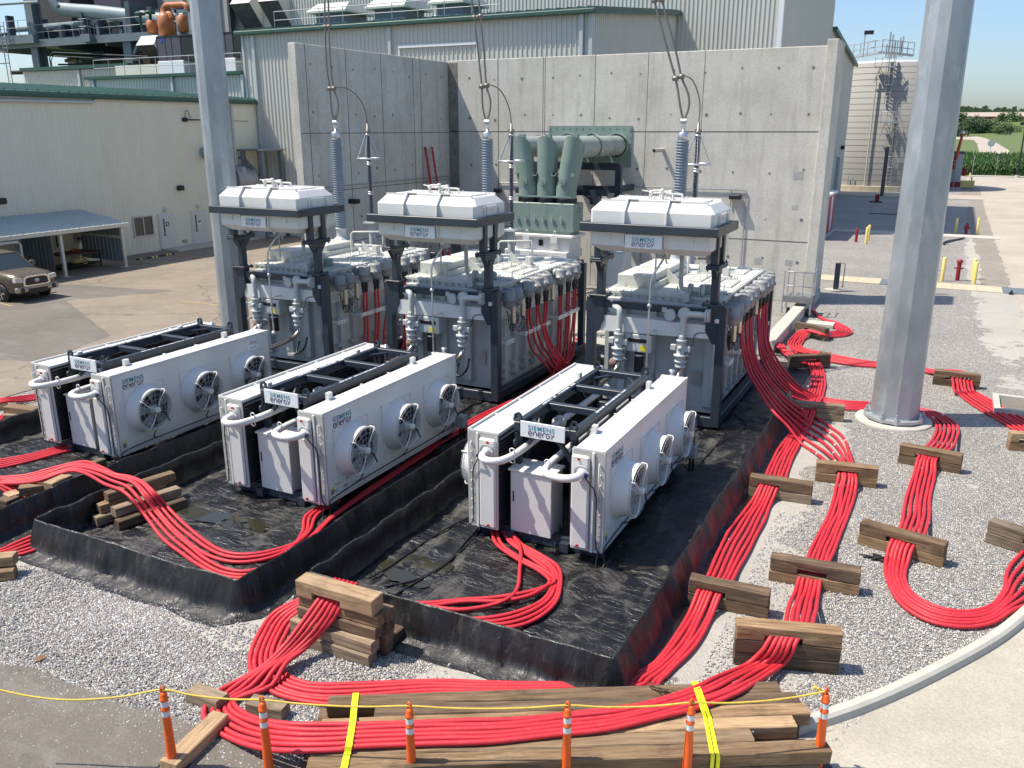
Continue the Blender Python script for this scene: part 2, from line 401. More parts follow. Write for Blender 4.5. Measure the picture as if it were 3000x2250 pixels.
# ---------------------------------------------------------------- lettering
dgf = bpy.data.curves.new('f', 'FONT')
def glyphs(text, size=1, bold=0, align='LEFT', sp=1.0):
    c = bpy.data.curves.new('txt', 'FONT'); c.body = text; c.size = size; c.space_character = sp; c.offset = bold; c.align_x = align
    o = bpy.data.objects.new('txt', c); col.objects.link(o); bpy.context.view_layer.update()
    me = bpy.data.meshes.new_from_object(o.evaluated_get(bpy.context.evaluated_depsgraph_get()))
    vs = [v.co.copy() for v in me.vertices]; fs = [list(p.vertices) for p in me.polygons]
    bpy.data.objects.remove(o); bpy.data.meshes.remove(me); bpy.data.curves.remove(c); return vs, fs
bpy.data.curves.remove(dgf)
_sv, _sf = glyphs('SIEMENS', 1, .009, sp=1.14)
_sw = max(v.x for v in _sv)
_en = [[(.1, .5), (.86, .5), (.86, .78), (.68, 1), (.3, 1), (.1, .78), (.1, .22), (.3, 0), (.9, 0)], [(1.2, 0), (1.2, .72), (1.42, 1), (1.75, 1), (1.95, .75), (1.95, 0)],
       [(2.3, .5), (3.06, .5), (3.06, .78), (2.88, 1), (2.5, 1), (2.3, .78), (2.3, .22), (2.5, 0), (3.1, 0)], [(3.4, 0), (3.4, .75), (3.62, 1), (3.95, 1)],
       [(4.95, 1), (4.4, 1), (4.18, .78), (4.18, .22), (4.4, 0), (4.75, 0), (4.95, .2), (4.95, .48), (4.6, .48)], [(5.22, 1.03), (5.6, .4)], [(6.0, 1.03), (5.36, -.03)]]
def mark(mb, o, ux, uy, W, th=.004):
    """the two-line maker's mark of width W on a panel: origin o is its lower left corner, ux along, uy up"""
    o, ux, uy = Vector(o), Vector(ux).normalized(), Vector(uy).normalized(); n = ux.cross(uy); k = W/_sw
    eh = W*.155; ek = W/6.1
    base = o+uy*(eh*1.32)
    mb.add([base+ux*(v.x*k)+uy*(v.y*k)+n*th for v in _sv], _sf, 0)
    for st in _en: mb.ribbon([o+ux*(x*ek)+uy*(y*eh) for x, y in st], n, W*.024, th, 1)
MARKM = [TEAL, PURP]
def words(mb, text, o, ux, uy, size, th=.004, mi=0, bold=0):
    vs, fs = glyphs(text, size, bold); o, ux, uy = Vector(o), Vector(ux).normalized(), Vector(uy).normalized(); n = ux.cross(uy)
    mb.add([o+ux*v.x+uy*v.y+n*th for v in vs], fs, mi)
# ================================================================ THE SETTING
def sheet(name, pts, z, mats):
    mb = MB(); mb.quad(*[(p[0], p[1], z) for p in pts]); return struct(name, mb, mats)
sheet('ground', [(-900, -60), (900, -60), (900, 2500), (-900, 2500)], -.02, GRASS)
# gravel yard with the trodden fines marked per vertex
def gravel():
    nx, ny = 150, 300; x0, x1, y0, y1 = -32, 7, 4.4, 152; vs = []; fn = []
    for j in range(ny+1):
        y = y0+(y1-y0)*(j/ny)**1.8
        for i in range(nx+1):
            x = x0+(x1-x0)*i/nx; vs.append((x, y, 0 if y > 40 else .012*noise.noise((x*.7, y*.7, 0))))
            def blob(cx, cy, rx, ry): return max(0, 1-((x-cx)/rx)**2-((y-cy)/ry)**2)
            f = max(blob(-1.9, 11.6, 1.2, 3.2), blob(-4.4, 8.2, 1.5, .8), blob(-2.6, 15.8, .9, 3.4), blob(-2.2, 20, 1.2, 2.2)*.7, blob(2.5, 62, 1.6, 40)*.8, blob(-8.6, 8.0, 1.2, .5), blob(-14.5, 8, 1.6, .8), blob(-9, 28, 4, 6))
            fn.append(f)
    fs = [(j*(nx+1)+i, j*(nx+1)+i+1, (j+1)*(nx+1)+i+1, (j+1)*(nx+1)+i) for j in range(ny) for i in range(nx)]
    mb = MB(); mb.add(vs, fs, 0, True); o = struct('gravel_ground', mb, GRAV)
    a = o.data.attributes.new('fines', 'FLOAT', 'POINT'); a.data.foreach_set('value', fn)
gravel()
def wob(pts, amp=.12, step=.35, seed=0):
    out = []
    for i in range(len(pts)):
        a, b = Vector(pts[i]+(0,)), Vector(pts[(i+1) % len(pts)]+(0,)); n = max(1, int((b-a).length/step))
        if (b-a).length > 60: n = 1
        for k in range(n):
            p = a.lerp(b, k/n); out.append((p.x+amp*noise.noise((p.x*1.3, p.y*1.3, seed)), p.y+amp*noise.noise((p.x*1.3, p.y*1.3, seed+9)), 0))
    return out
def poly(name, pts, z, mats, amp=.12, seed=0):
    mb = MB(); mb.quad(*[(p[0], p[1], z) for p in wob(pts, amp, seed=seed)]); return struct(name, mb, mats)
poly('asphalt_yard', [(-75, 3.6), (-22.8, 3.6), (-22.6, 14.2), (-22.2, 19), (-22.4, 47), (-75, 47)], .016, ASPH, .05)
poly('asphalt_patch', [(-42, 14.5), (-31.5, 14.5), (-25.0, 16.6), (-26.2, 20.0), (-33.5, 23.6), (-31.0, 27.4), (-42, 25.2)], .020, PATCH, .1, 3)
mb = MB()
for a, b in ((zL(1460, 922), zL(1800, 958)), (zL(1420, 545), zL(1670, 570)), (zL(1150, 595), zL(1440, 632)), (zL(0, 940), zL(100, 962)), (zL(560, 690), zL(700, 708)), (zL(960, 620), zL(1240, 652))):
    a, b = at(*a), at(*b); mb.beam((a.x, a.y, .024), (b.x, b.y, .024), .1, .002)
struct('parking_line', mb, LINEY)
poly('asphalt_lane', [(-13.5, 2.4), (-4, 2.4), (-2.2, 7.3), (-5.2, 6.2), (-7.4, 6.15), (-9.0, 6.0), (-10.9, 5.85), (-13.5, 5.6)], .022, ASPH2, .28, 5)
# concrete apron inside a curved kerb
ARC = [(-2.9, 7.25), (-1.9, 8.25), (-.76, 9.52), (-.08, 10.35), (.58, 11.32), (1.34, 12.58), (1.80, 13.56), (2.25, 14.7), (2.6, 16), (2.95, 19), (3.1, 24), (3.2, 38)]
arc = [p for p in crom([(x, y, 0) for x, y in ARC], .25)]
mb = MB(); mb.quad(*[(p.x+.06, p.y-.04, .012) for p in arc], (40, 38, .012), (40, -8, .012), (-2.9, 2, .012)); struct('concrete_apron', mb, APRON)
mb = MB(); prof = [(-.10, 0), (-.085, .13), (-.05, .15), (.03, .145), (.07, .11), (.09, .0)]; vs = []
for i, p in enumerate(arc):
    t = (arc[min(i+1, len(arc)-1)]-arc[max(i-1, 0)]).normalized(); n = Vector((t.y, -t.x, 0))
    vs += [p+n*a+Vector((0, 0, b)) for a, b in prof]
k = len(prof); mb.add(vs, [(i*k+j, i*k+j+1, (i+1)*k+j+1, (i+1)*k+j) for i in range(len(arc)-1) for j in range(k-1)]); struct('kerb', mb, CONCP)
# access road far right, its kerbs and the cross paths
def P(*q): return tuple(at(*q)[:2])
poly('access_road', [(3.2, 37), (3.15, 44), (2.95, 66), (2.9, 93), (2.95, 108), (3.0, 122), (1.6, 128), (1.5, 148), (5.6, 152), (30, 141), (60, 125), (60, 37)], .012, ROAD, .04)
sheet('service_path', [(-12, 101.5), (3.1, 101.5), (3.1, 108.5), (-12, 108.5)], .016, ROAD)
mb = MB(); mb.box(-8.0, 3.25, 65.3, 67.0, 0, .06); mb.box(-11.2, 3.1, 101.6, 102.2, 0, .08); mb.box(2.0, 60, 151.5, 153.2, 0, .14); struct('pavement', mb, CONCP)
mb = MB()
for i in range(9):
    x = -5.6+i*1.03; mb.box(x, x+1.02, 43.62, 45.22, 0, .035, 1 if i in (3, 8) else 0)
struct('trench_cover', mb, [CONC2, STEELB])
poly('far_road', [P(*zK(920, 950)), P(*zK(1320, 990)), P(*zK(1330, 920)), P(*zK(1180, 830)), P(*zK(1010, 755)), P(*zK(880, 728)), P(*zK(500, 745)), P(*zK(500, 765)), P(*zK(850, 785)), P(*zK(890, 840))], .03, ROAD, 0)
poly('dirt_track', [P(*zK(1180, 960)), P(*zK(1400, 990)), P(*zK(1330, 920))], .05, CONC2, 0)
mb = MB(); mb.add([(-900, 1200, -.03), (1300, 1200, -.03), (1300, 1420, 19), (-900, 1420, 19), (1300, 2600, 24), (-900, 2600, 24)], [(0, 1, 2, 3), (3, 2, 4, 5)]); struct('hills', mb, GRASS)

GRAVD = m_asph('brown_gravel', (.27, .24, .2), (.38, .35, .30), 1.5, False)
poly('gravel_shoulder', [(1.75, 45.4), (3.05, 45.4), (2.92, 65.2), (1.6, 65.2), (1.9, 55)], .008, GRAVD, .25, 4)
poly('gravel_shoulder', [(1.6, 67.1), (2.9, 67.1), (2.88, 101), (1.9, 101), (1.3, 85)], .008, GRAVD, .25, 6)
poly('gravel_shoulder', [(.9, 109), (3.0, 109), (3.0, 122), (1.0, 122)], .008, GRAVD, .25, 8)
# ================================================================ LARGE STRUCTURES
def corr(mb, p, q, z0, zt, out, pitch=.3, dep=.035, mi=0, flat=.62):
    """ribbed metal sheet from p to q (plan), bottom z0, top zt(t) ; ribs stand out along `out`"""
    p, q, out = Vector((*p, 0)), Vector((*q, 0)), Vector((*out, 0)); L_ = (q-p).length; n = int(L_/pitch); pts = []
    for i in range(n+1):
        b = i*pitch
        for f, d in ((0, 0), (flat, 0), (flat+.08, dep), (.92, dep)):
            if b+f*pitch <= L_: pts.append((b+f*pitch, d))
    pts.append((L_, 0)); vs = []
    for a, d in pts:
        t = a/L_; c = p.lerp(q, t)+out*d; z = zt(t) if callable(zt) else zt
        vs += [(c.x, c.y, z0), (c.x, c.y, z)]
    mb.add(vs, [(2*i, 2*i+2, 2*i+3, 2*i+1) for i in range(len(pts)-1)], mi)
# ---- blast wall
WX, WY = -22.31, 37.3
root = empty('concrete_wall', (-13.5, WY, 0), 0, 'tall grey cast concrete blast wall in an L shape with panel joints', 'wall')
mb = MB(root.location); mb.box(WX-.02, -5.06, WY, WY+.4, 0, 10.2, b=.02); mb.box(WX-.36, WX, 26.4, WY+.4, 0, 10.15, b=.02)
rw = mb.build('wall', CONC, root)
mb = MB(root.location); mb.box(-5.06, -4.64, WY-.16, WY+1.9, 0, 10.42, b=.02); mb.build('end_pier', CONC, root)
mb = MB(root.location); yf = WY-.003
for qx, wd in ((165, .05), (526, .03), (541, .03), (941, .03), (1362, .025), (1810, .025)):
    x = aty(*zE(qx, 1000), WY).x; mb.box(x-wd/2, x+wd/2, yf, WY+.001, 0, 10.2, 2 if wd > .04 else 0)
x = aty(*zF(575, 900), WY).x
mb.box(x-.02, x+.02, yf, WY+.001, 0, 10.2)
for z in (6.97, 2.55): mb.box(WX, -5.06, yf-.002, WY+.001, z-.02, z+.02)
xf = WX+.003; ys = []
for qx in (545, 868, 1152, 1408, 1468): ys.append(atx(*zD(qx, 600), WX).y)
for y in ys: mb.box(WX-.001, xf, y-.018, y+.018, 0, 10.15)
for z in (6.93, 4.7, 2.55): mb.box(WX-.001, xf+.002, 26.4, WY, z-.016, z+.016)
mb.box(WX+.002, WX+.55, WY-.005, WY, 0, 10.1, 2)  # darker mottled strip down the inner corner, full height
rr = random.Random(3)
for z in (1.7, 3.5, 5.4, 7.6, 9.4):
    for k in range(12):
        x = WX+1.2+k*1.42+rr.uniform(-.1, .1); zz = z+rr.uniform(-.12, .12); r = rr.uniform(.035, .075)
        mb.lathe([(0, 0), (r, 0)], (x, yf-.003, zz), 'Y', 8, 1, False)
    for k in range(8):
        y = 27.2+k*1.35+rr.uniform(-.1, .1); zz = z+rr.uniform(-.12, .12); r = rr.uniform(.03, .07)
        mb.lathe([(0, 0), (r, 0)], (xf+.003, y, zz), 'X', 8, 1, False)
mb.build('joints', [JOINT, paint('tie_hole', (.17, .165, .15), .9), paint('dark_joint_strip', (.19, .18, .155), .9, var=.35, scale=3)], root)
for a, b in ((zF(345, 1390), zF(420, 1455)), (zV(332, 280), zV(378, 318)), (zV(30, 705), zV(90, 760)), (zV(280, 720), zV(335, 770))):
    p, q = aty(*a, WY), aty(*b, WY); mb = MB(root.location); mb.box(p.x, q.x, WY-.006, WY, q.z, p.z); mb.build('repair_patch', MATS.get('patch_mortar') or paint('patch_mortar', (.36, .37, .37), .9, var=.2, scale=6), root)
mb = MB(root.location); a, b = aty(*zE(175, 1478), WY), aty(*zE(2180, 1515), WY)
c = aty(*zG(1480, 760), WY)
mb.tube([(a.x, WY-.06, a.z), (b.x-.06, WY-.06, a.z), (b.x, WY-.06, a.z-.06), (b.x, WY-.06, 1.2)], .028, 6)
mb.tube([(WX+.06, 27, 4.86), (WX+.06, WY-.1, 4.86)], .02, 5)
mb.tube([(aty(*zE(2058, 1520), WY).x, WY-.06, a.z), (aty(*zE(2058, 1520), WY).x, WY-.06, a.z-.7)], .025, 6); mb.build('conduit', GALVR, root)
for px in ((zD(930, 1625)), (zE(2085, 1590)), (zE(150, 1540))):
    on_left = px[0] < 1200; p = atx(*px, WX+.15) if on_left else aty(*px, WY-.15); mb = MB(root.location)
    mb.box(p.x-.24, p.x+.24, p.y-.18, p.y+.15, p.z-.12, p.z+.07, b=.03); fl = mb.build('floodlight', BLACK, root)
    mb = MB(root.location); mb.box(p.x-.2, p.x+.2, p.y-.16, p.y+.1, p.z-.135, p.z-.12); mb.build('lens', LAMPG, fl)
mb = MB(root.location); a, b = aty(*zE(1410, 1225), WY-1.15), aty(*zE(1500, 1215), WY)
mb.cyl((b.x, WY, b.z), (b.x, WY-1.25, b.z), .085, n=12); mb.cyl((b.x, WY-1.26, b.z), (b.x, WY-1.252, b.z), .07, mi=1); mb.cyl((b.x, WY-1.2, b.z-.06), (b.x, WY-1.2, b.z-.3), .01, n=5)
mb.build('drain_spout', [CONCP, BLACK], root)
# ---- left low building
root = empty('workshop_building', (-50, 26, 0), 0, 'long low beige metal building with green eave, doors and a lean-to', 'building'); O = root.location; BX = -42.5
mb = MB(O); corr(mb, (BX, -6), (BX, 46), 0, 8.72, (1, 0), .3, .016); mb.box(-64, BX-.02, -6, 45.9, 0, 8.6)
LW = mb.build('wall', BWALL, root)
zr = (atx(*zJ(0, 678), -53).z+atx(*zJ(1300, 735), -53).z)/2
mb = MB(O); rz_ = lambda x: 8.95+(zr-8.95)*(BX+.25-x)/(BX+.25+53)
mb.prism([(BX+.25, 8.86), (BX+.25, 8.95), (-53, zr), (-64, 9.0), (-64, 8.7)], -6.5, 46.4, 'Y')
for i in range(88):
    y = -6+i*.6; mb.beam((BX+.27, y, 9.0), (-53, y, zr+.04), .07, .08)
mb.build('roof', GREENR, root)
mb = MB(O); mb.box(BX+.1, BX+.32, -6.5, 46.4, 8.66, 8.86, b=.03); mb.build('gutter', GREEN, root)
mb = MB(O); mb.box(BX+.03, BX+.10, -6, 46, 8.55, 8.66); mb.build('eave_trim', CREAM, root)
mb = MB(O); a, b = atx(*zJ(-40, 852), BX+.1), atx(*zJ(770, 828), BX+.1)
mb.tube([(BX+.15, -5, a.z), (BX+.15, b.y-.2, b.z), (BX+.15, b.y, b.z+.12), (BX+.15, b.y, 8.65)], .1, 8); mb.tube([(BX+.1, 46-.1, 8.6), (BX+.1, 45.9, 0)], .06, 6)
y = atx(*zJ(1875, 1000), BX).y; mb.tube([(BX+.1, y, 8.6), (BX+.1, y, 0)], .08, 6); mb.build('downspout', DSP, root)
def wdoor(parent, y0, y1, z1, mat=DOORW, slit=.22):
    mb = MB(O); mb.box(BX+.02, BX+.055, y0-.09, y1+.09, .02, z1+.09); fr = mb.build('door', mat, parent)
    mb = MB(O); mb.box(BX+.055, BX+.085, y0, y1, .04, z1, b=.006); mb.build('door_leaf', mat, fr)
    mb = MB(O); mb.box(BX+.085, BX+.092, y0+slit, y0+slit+.12, z1-1.25, z1-.2); mb.build('pane', GLASS, fr)
    mb = MB(O); mb.tube([(BX+.09, y0+.1, 1.0), (BX+.15, y0+.1, 1.0), (BX+.15, y0+.28, 1.0)], .018, 6); mb.build('handle', STEEL, fr)
    return fr
b1, b2 = atx(*zL(1320, 505), BX), atx(*zL(1412, 488), BX)
d1 = wdoor(root, b1.y-.05, b2.y+.05, 2.1); mb = MB(O)
p, q = atx(*zL(1332, 280), BX), atx(*zL(1362, 308), BX); mb.box(BX+.09, BX+.1, p.y, q.y, q.z, p.z, 1); mb.box(BX+.1, BX+.104, p.y+.06, q.y-.06, q.z+.06, p.z-.06); mb.build('notice', [SIGNW, BLACK], d1)
b1, b2 = atx(*zL(1578, 468), BX), atx(*zL(1672, 452), BX)
d2 = wdoor(root, b1.y-.05, b2.y+.05, 2.1); mb = MB(O)
p, q = atx(*zL(1592, 265), BX), atx(*zL(1625, 292), BX); mb.box(BX+.09, BX+.1, p.y, q.y, q.z, p.z); mb.box(BX+.1, BX+.104, p.y+.03, q.y-.03, (p.z+q.z)/2, p.z-.02, 1); mb.build('notice', [SIGNW, DRED], d2)
wdoor(root, atx(*zL(150, 560), BX).y, atx(*zL(235, 540), BX).y, 2.1)
def wwin(y0, y1, z0, z1, frame=CREAM):
    mb = MB(O)
    for a in ((y0-.07, y1+.07, z1, z1+.08), (y0-.07, y1+.07, z0-.1, z0), (y0-.07, y0, z0, z1), (y1, y1+.07, z0, z1), ((y0+y1)/2-.03, (y0+y1)/2+.03, z0, z1)): mb.box(BX+.02, BX+.09, *a)
    f = mb.build('window', frame, root); mb = MB(O); mb.box(BX+.02, BX+.04, y0, y1, z0, z1); mb.build('pane', GLASS, f)
p, q = atx(*zL(1075, 245), BX), atx(*zL(1240, 375), BX); wwin(p.y, q.y, q.z, p.z)
p, q = atx(*zL(437, 390), BX), atx(*zL(492, 478), BX); wwin(p.y, q.y, q.z, p.z)
for c in (zL(1333, 177), zL(1596, 150), zL(785, 412)):
    p = atx(*c, BX); mb = MB(O); mb.cyl((BX, p.y, p.z), (BX+.16, p.y, p.z-.02), .14, .1, 12); mb.build('wall_light', LAMPG, root)
for c in (zJ(1450, 1522), zJ(0, 1628)):
    p = atx(*c, BX); mb = MB(O); mb.box(BX, BX+.3, p.y-.2, p.y+.2, p.z-.15, p.z+.15, b=.05); mb.build('wall_pack_light', BLACK, root)
p, q = atx(*zL(590, 372), BX), atx(*zL(697, 440), BX); mb = MB(O); mb.box(BX+.02, BX+.05, p.y, q.y, q.z, p.z); mb.box(BX+.05, BX+.052, p.y+.2, q.y-.3, q.z+.15, p.z-.2, 1); mb.build('notice_board', [paint('board_print', (.33, .32, .29), .6, var=.6, scale=5), INKD], root)
p = atx(*zJ(1490, 970), BX); mb = MB(O); mb.box(BX, BX+.15, p.y-.15, p.y+.15, p.z-.12, p.z+.12); mb.tube([(BX+.1, p.y, p.z), (BX+.3, p.y, p.z), (BX+.3, p.y+1.0, p.z)], .04, 6)
mb.tube([(BX+.1, p.y, p.z+.1), (BX+.12, p.y+.05, p.z+.5), (BX+.1, p.y+.3, p.z+.55), (BX+.1, p.y+.4, p.z+.1)], .02, 6); mb.tube([(BX+.05, p.y, p.z), (BX+.05, 45, p.z-.05)], .015, 5); mb.build('antenna_bracket', BLACK, root)
p = atx(*zJ(1650, 1240), BX); mb = MB(O); mb.lathe([(.36, 0), (.38, .1), (.38, .45), (.44, .5), (.44, .8), (.36, .8), (.3, .5), (0, .5)], (BX, p.y, p.z), 'X', 20, 0); mb.build('exhaust_duct', GALV, root)
p = atx(*zL(1495, 430), BX); mb = MB(O); mb.box(BX, BX+.12, p.y-.15, p.y+.15, p.z-.08, p.z+.08); mb.build('outlet_box', GALVR, root)
mb = MB(O); y0 = atx(*zL(1310, 530), BX).y; mb.box(BX+.03, BX+1.5, y0, 46, 0, .12, b=.02); mb.build('doorstep', CONCP, root)
# ---- rear process building
root = empty('process_building', (-31, 54, 0), 0, 'pale ribbed metal building with green eave and white downspouts behind the concrete wall', 'building'); O = root.location; RX0, RX1, RY, HY = -43.3, -18.45, 46.0, 61.5
mb = MB(O); corr(mb, (RX0, RY), (RX1, RY), 0, 13.15, (0, -1), .3, .045); corr(mb, (RX1, RY), (RX1, HY), 0, lambda t: 13.1+1.5*t, (1, 0), .3, .045); corr(mb, (RX0, RY), (RX0, HY), 0, lambda t: 13.1+1.5*t, (-1, 0), .3, .045)
mb.build('wall', CWALL, root)
mb = MB(O); mb.prism([(RY-.35, 13.2), (RY-.35, 13.3), (HY, 14.85), (HY, 14.7)], RX0-.3, RX1+.3, 'X')
for i in range(42): x = RX0-.25+i*.61; mb.beam((x, RY-.36, 13.32), (x, HY, 14.87), .06, .09)
mb.build('roof', GREENR, root)
mb = MB(O); mb.box(RX0-.35, RX1+.35, RY-.42, RY-.15, 13.0, 13.24, b=.04); mb.beam((RX1+.33, RY-.4, 13.12), (RX1+.33, HY, 14.66), .12, .3); mb.build('gutter', GREEN, root)
for qx in (122, 1230): 
    x = aty(*zD(qx, 300), RY).x; mb = MB(O); mb.box(x-.11, x+.11, RY-.2, RY-.04, 0, 13.0, b=.02); mb.build('downspout', DSP, root)
for qx in (846,):
    x = aty(*zE(qx, 300), RY).x; mb = MB(O); mb.box(x-.11, x+.11, RY-.2, RY-.04, 0, 13.0, b=.02); mb.build('downspout', DSP, root)
mb = MB(O); mb.box(RX1-.12, RX1+.07, RY-.1, RY+.08, 0, 13.1); mb.build('corner_trim', DSP, root); mb = MB(O); mb.box(RX0-.02, RX0+.16, RY-.1, RY+.08, 0, 13.1); mb.build('corner_trim', DSP, root)
mb = MB(O); a, b, c = aty(*zD(1295, 378), RY), aty(*zD(1955, 342), RY), aty(*zE(5, 340), RY)
mb.box(a.x, c.x, RY-.12, RY-.05, a.z-.1, a.z+.06); mb.box(a.x, a.x+.1, RY-.1, RY-.05, 4, a.z-.1); mb.box(c.x-.1, c.x, RY-.1, RY-.05, 4, a.z-.1); mb.build('door_trim', SIGNW, root)
for k, (a, b, hz) in enumerate(((zD(556, 100), zD(870, 110), 1.0), (zD(1030, 70), zD(1355, 70), 1.15), (zD(1545, 60), zD(1830, 60), 1.05))):
    p, q = aty(*a, 49.5), aty(*b, 49.5); W = q.x-p.x; zb = 13.75
    if k == 0: W *= 1.02
    rt = empty('roof_fan', (p.x+W/2, 50.8, zb), 0, ('smallest pale hooded roof fan, beside the wall hoods', 'largest pale hooded roof fan, middle one on the roof', 'pale hooded roof fan at the downspout end of the row')[k], 'roof fan', 'roof fans on the rear building')
    mb = MB(); h = W/2; zt_ = 1.0+.5*hz; mb.add([(-h, -1.5, .80), (h, -1.5, .80), (h, 1.9, .80), (-h, 1.9, .80), (-h, -1.5, .92), (h, -1.5, .92), (h, 1.9, .92), (-h, 1.9, .92), (-h+.35, -.55, zt_), (h-.35, -.55, zt_), (h-.35, 1.2, zt_), (-h+.35, 1.2, zt_)], [(3, 2, 1, 0), (0, 1, 5, 4), (1, 2, 6, 5), (2, 3, 7, 6), (3, 0, 4, 7), (4, 5, 9, 8), (5, 6, 10, 9), (6, 7, 11, 10), (7, 4, 8, 11), (8, 9, 10, 11)]); mb.build('hood', paint('hood_%d' % k, (.52, .53, .47), .45, var=.05) if k == 0 else MATS['hood_0'], rt)
    mb = MB(); mb.box(-h*.72, h*.72, -1.0, 1.5, .2, .85); mb.build('fan_housing', STEELB, rt)
    mb = MB(); mb.box(-h*.85, h*.85, -1.15, 1.7, -.1, .2, b=.03); mb.build('curb', GALV, rt)
def railing(name, pts, h, label, spacing=1.9, mat=GALVR, r=.024, mid=1, toe=False, group=None):
    mb = MB(Vector(pts[0])); pts = [Vector(p) for p in pts]
    for k in range(mid+1): mb.tube([p+Vector((0, 0, h*(1-k/(mid+1)))) for p in pts], r, 6)
    for a, b in zip(pts, pts[1:]):
        n = max(1, round((b-a).length/spacing))
        for i in range(n+1): p = a.lerp(b, i/n); mb.cyl(p, p+Vector((0, 0, h)), r, n=6)
    if toe:
        for a, b in zip(pts, pts[1:]): mb.beam(a+Vector((0, 0, .07)), b+Vector((0, 0, .07)), .01, .12)
    return solo(name, mb, mat, label, 'railing', group)
railing('roof_railing', [(aty(*zD(290, 200), 46.6).x, 46.6, 13.35), (aty(*zE(180, 120), 46.6).x, 46.6, 13.35)], 1.05, 'thin grey pipe railing along the green eave in front of roof fans')
# ---- tall hall
root = empty('turbine_hall', (-43, 74, 0), 0, 'tallest pale ribbed metal hall running out of the top of the photo', 'building'); O = root.location
mb = MB(O); corr(mb, (-74, HY), (-11.35, HY), 0, 25, (0, -1), .3, .05); corr(mb, (-11.35, HY), (-11.35, 85.5), 0, 25, (1, 0), .3, .03); mb.box(-74, -11.5, HY+.1, 85.4, 0, 24.9); mb.build('wall', CWALL, root)
mb = MB(O); mb.box(-11.6, -11.28, HY-.1, HY+.1, 0, 25); mb.build('corner_trim', SIGNW, root)
mb = MB(O); mb.box(-76, -11, HY-.4, 86, 25, 25.5); mb.build('roof', GREENR, root)
for k, (cx_, top, wd) in enumerate(((zJ(1845, 40), zJ(2060, 215), 0), (zD(135, 20), zD(355, 205), 0))):
    p, q = aty(*cx_, HY-1.6), aty(*top, HY-1.2); mb = MB(O); x0, x1 = p.x+.25, q.x; zt, zb = p.z+.6, q.z
    W = x1-x0
    mb.add([(x0, HY, zt), (x1, HY, zt), (x1, HY-1.1, zt), (x0, HY-1.1, zt), (x0, HY-1.6, zt-.55), (x1, HY-1.6, zt-.55), (x0, HY, zb), (x1, HY, zb)], [(0, 1, 2, 3), (3, 2, 5, 4), (0, 3, 4, 6), (1, 7, 5, 2)])
    h = mb.build('intake_hood', COVERP, root); mb = MB(O); mb.quad((x0+.02, HY-1.55, zt-.57), (x1-.02, HY-1.55, zt-.57), (x1-.02, HY-.05, zb+.05), (x0+.02, HY-.05, zb+.05)); mb.build('louver', LOUV, h)
# ---- annex past the hall
root = empty('annex_building', (-20, 95, 0), 0, 'grey ribbed annex with a sloping green roof edge and blue door', 'building'); O = root.location
mb = MB(O); corr(mb, (-11.4, 85.6), (-11.4, 105.4), 0, lambda t: 15.5-1.85*t, (1, 0), .3, .03); corr(mb, (-11.4, 105.4), (-28, 105.4), 0, 13.6, (0, 1), .3, .03); mb.build('wall', CWALL, root)
mb = MB(O); mb.prism([(85.6, 15.5), (85.6, 15.75), (105.9, 13.85), (105.9, 13.6)], -28, -11.1, 'X'); mb.build('roof', GREENR, root)
mb = MB(O); mb.beam((-11.05, 85.7, 15.6), (-11.05, 105.9, 13.7), .14, .36); mb.build('eave_trim', GREEN, root)
mb = MB(O); mb.box(-11.36, -11.3, 98.6, 101.2, 0, 4.15); mb.build('door', BLUED, root)
mb = MB(O); mb.box(-11.37, -11.33, 98.4, 98.6, 0, 4.3); mb.box(-11.37, -11.33, 98.4, 101.4, 4.15, 4.35); mb.build('door_trim', DSP, root)
p = atx(*zF(735, 1195), -11.3); mb = MB(O); mb.box(-11.35, -11.0, p.y-.25, p.y+.25, p.z-.2, p.z+.2); mb.build('wall_pack_light', BLACK, root)
# ---- low roof block with railing, behind the workshop
root = empty('roof_block_building', (-53, 50, 0), 0, 'flat roofed pale metal block with green coping above the workshop roof', 'building'); O = root.location
mb = MB(O); corr(mb, (-58.8, 46), (RX0-.05, 46), 0, 10.6, (0, -1), .3, .04); corr(mb, (-72, 50), (-58.9, 50), 0, 11.75, (0, -1), .3, .04); mb.box(-58.7, RX0-.3, 46.1, 60, 0, 10.5); mb.box(-72, -58.85, 50.1, 61, 0, 11.6); mb.build('wall', CWALL, root)
mb = MB(O); mb.box(-59, RX0-.1, 45.7, 60, 10.62, 10.82); mb.box(-72, -58.8, 49.7, 61, 11.78, 12.05); mb.build('coping', GREEN, root)
mb = MB(O); mb.box(-58.8, RX0-.1, 48.5, 49.2, 10.83, 11.75); mb.build('roof_upstand', BWALL, root)
for qx in (765, 1405, 1975):
    x = aty(*zJ(qx, 660), 46).x; mb = MB(O); mb.box(x-.1, x+.1, 45.8, 45.94, 5, 10.6); mb.build('downspout', DSP, root)
x = aty(*zJ(650, 600), 50).x; mb = MB(O); mb.box(x-.1, x+.1, 49.8, 49.95, 5, 11.7); mb.build('downspout', DSP, root)
railing('roof_railing', [(-58.4, 46.3, 10.84), (RX0-.5, 46.3, 10.84)], 1.15, 'grey pipe railing on the flat roof in front of condenser units', 1.6)
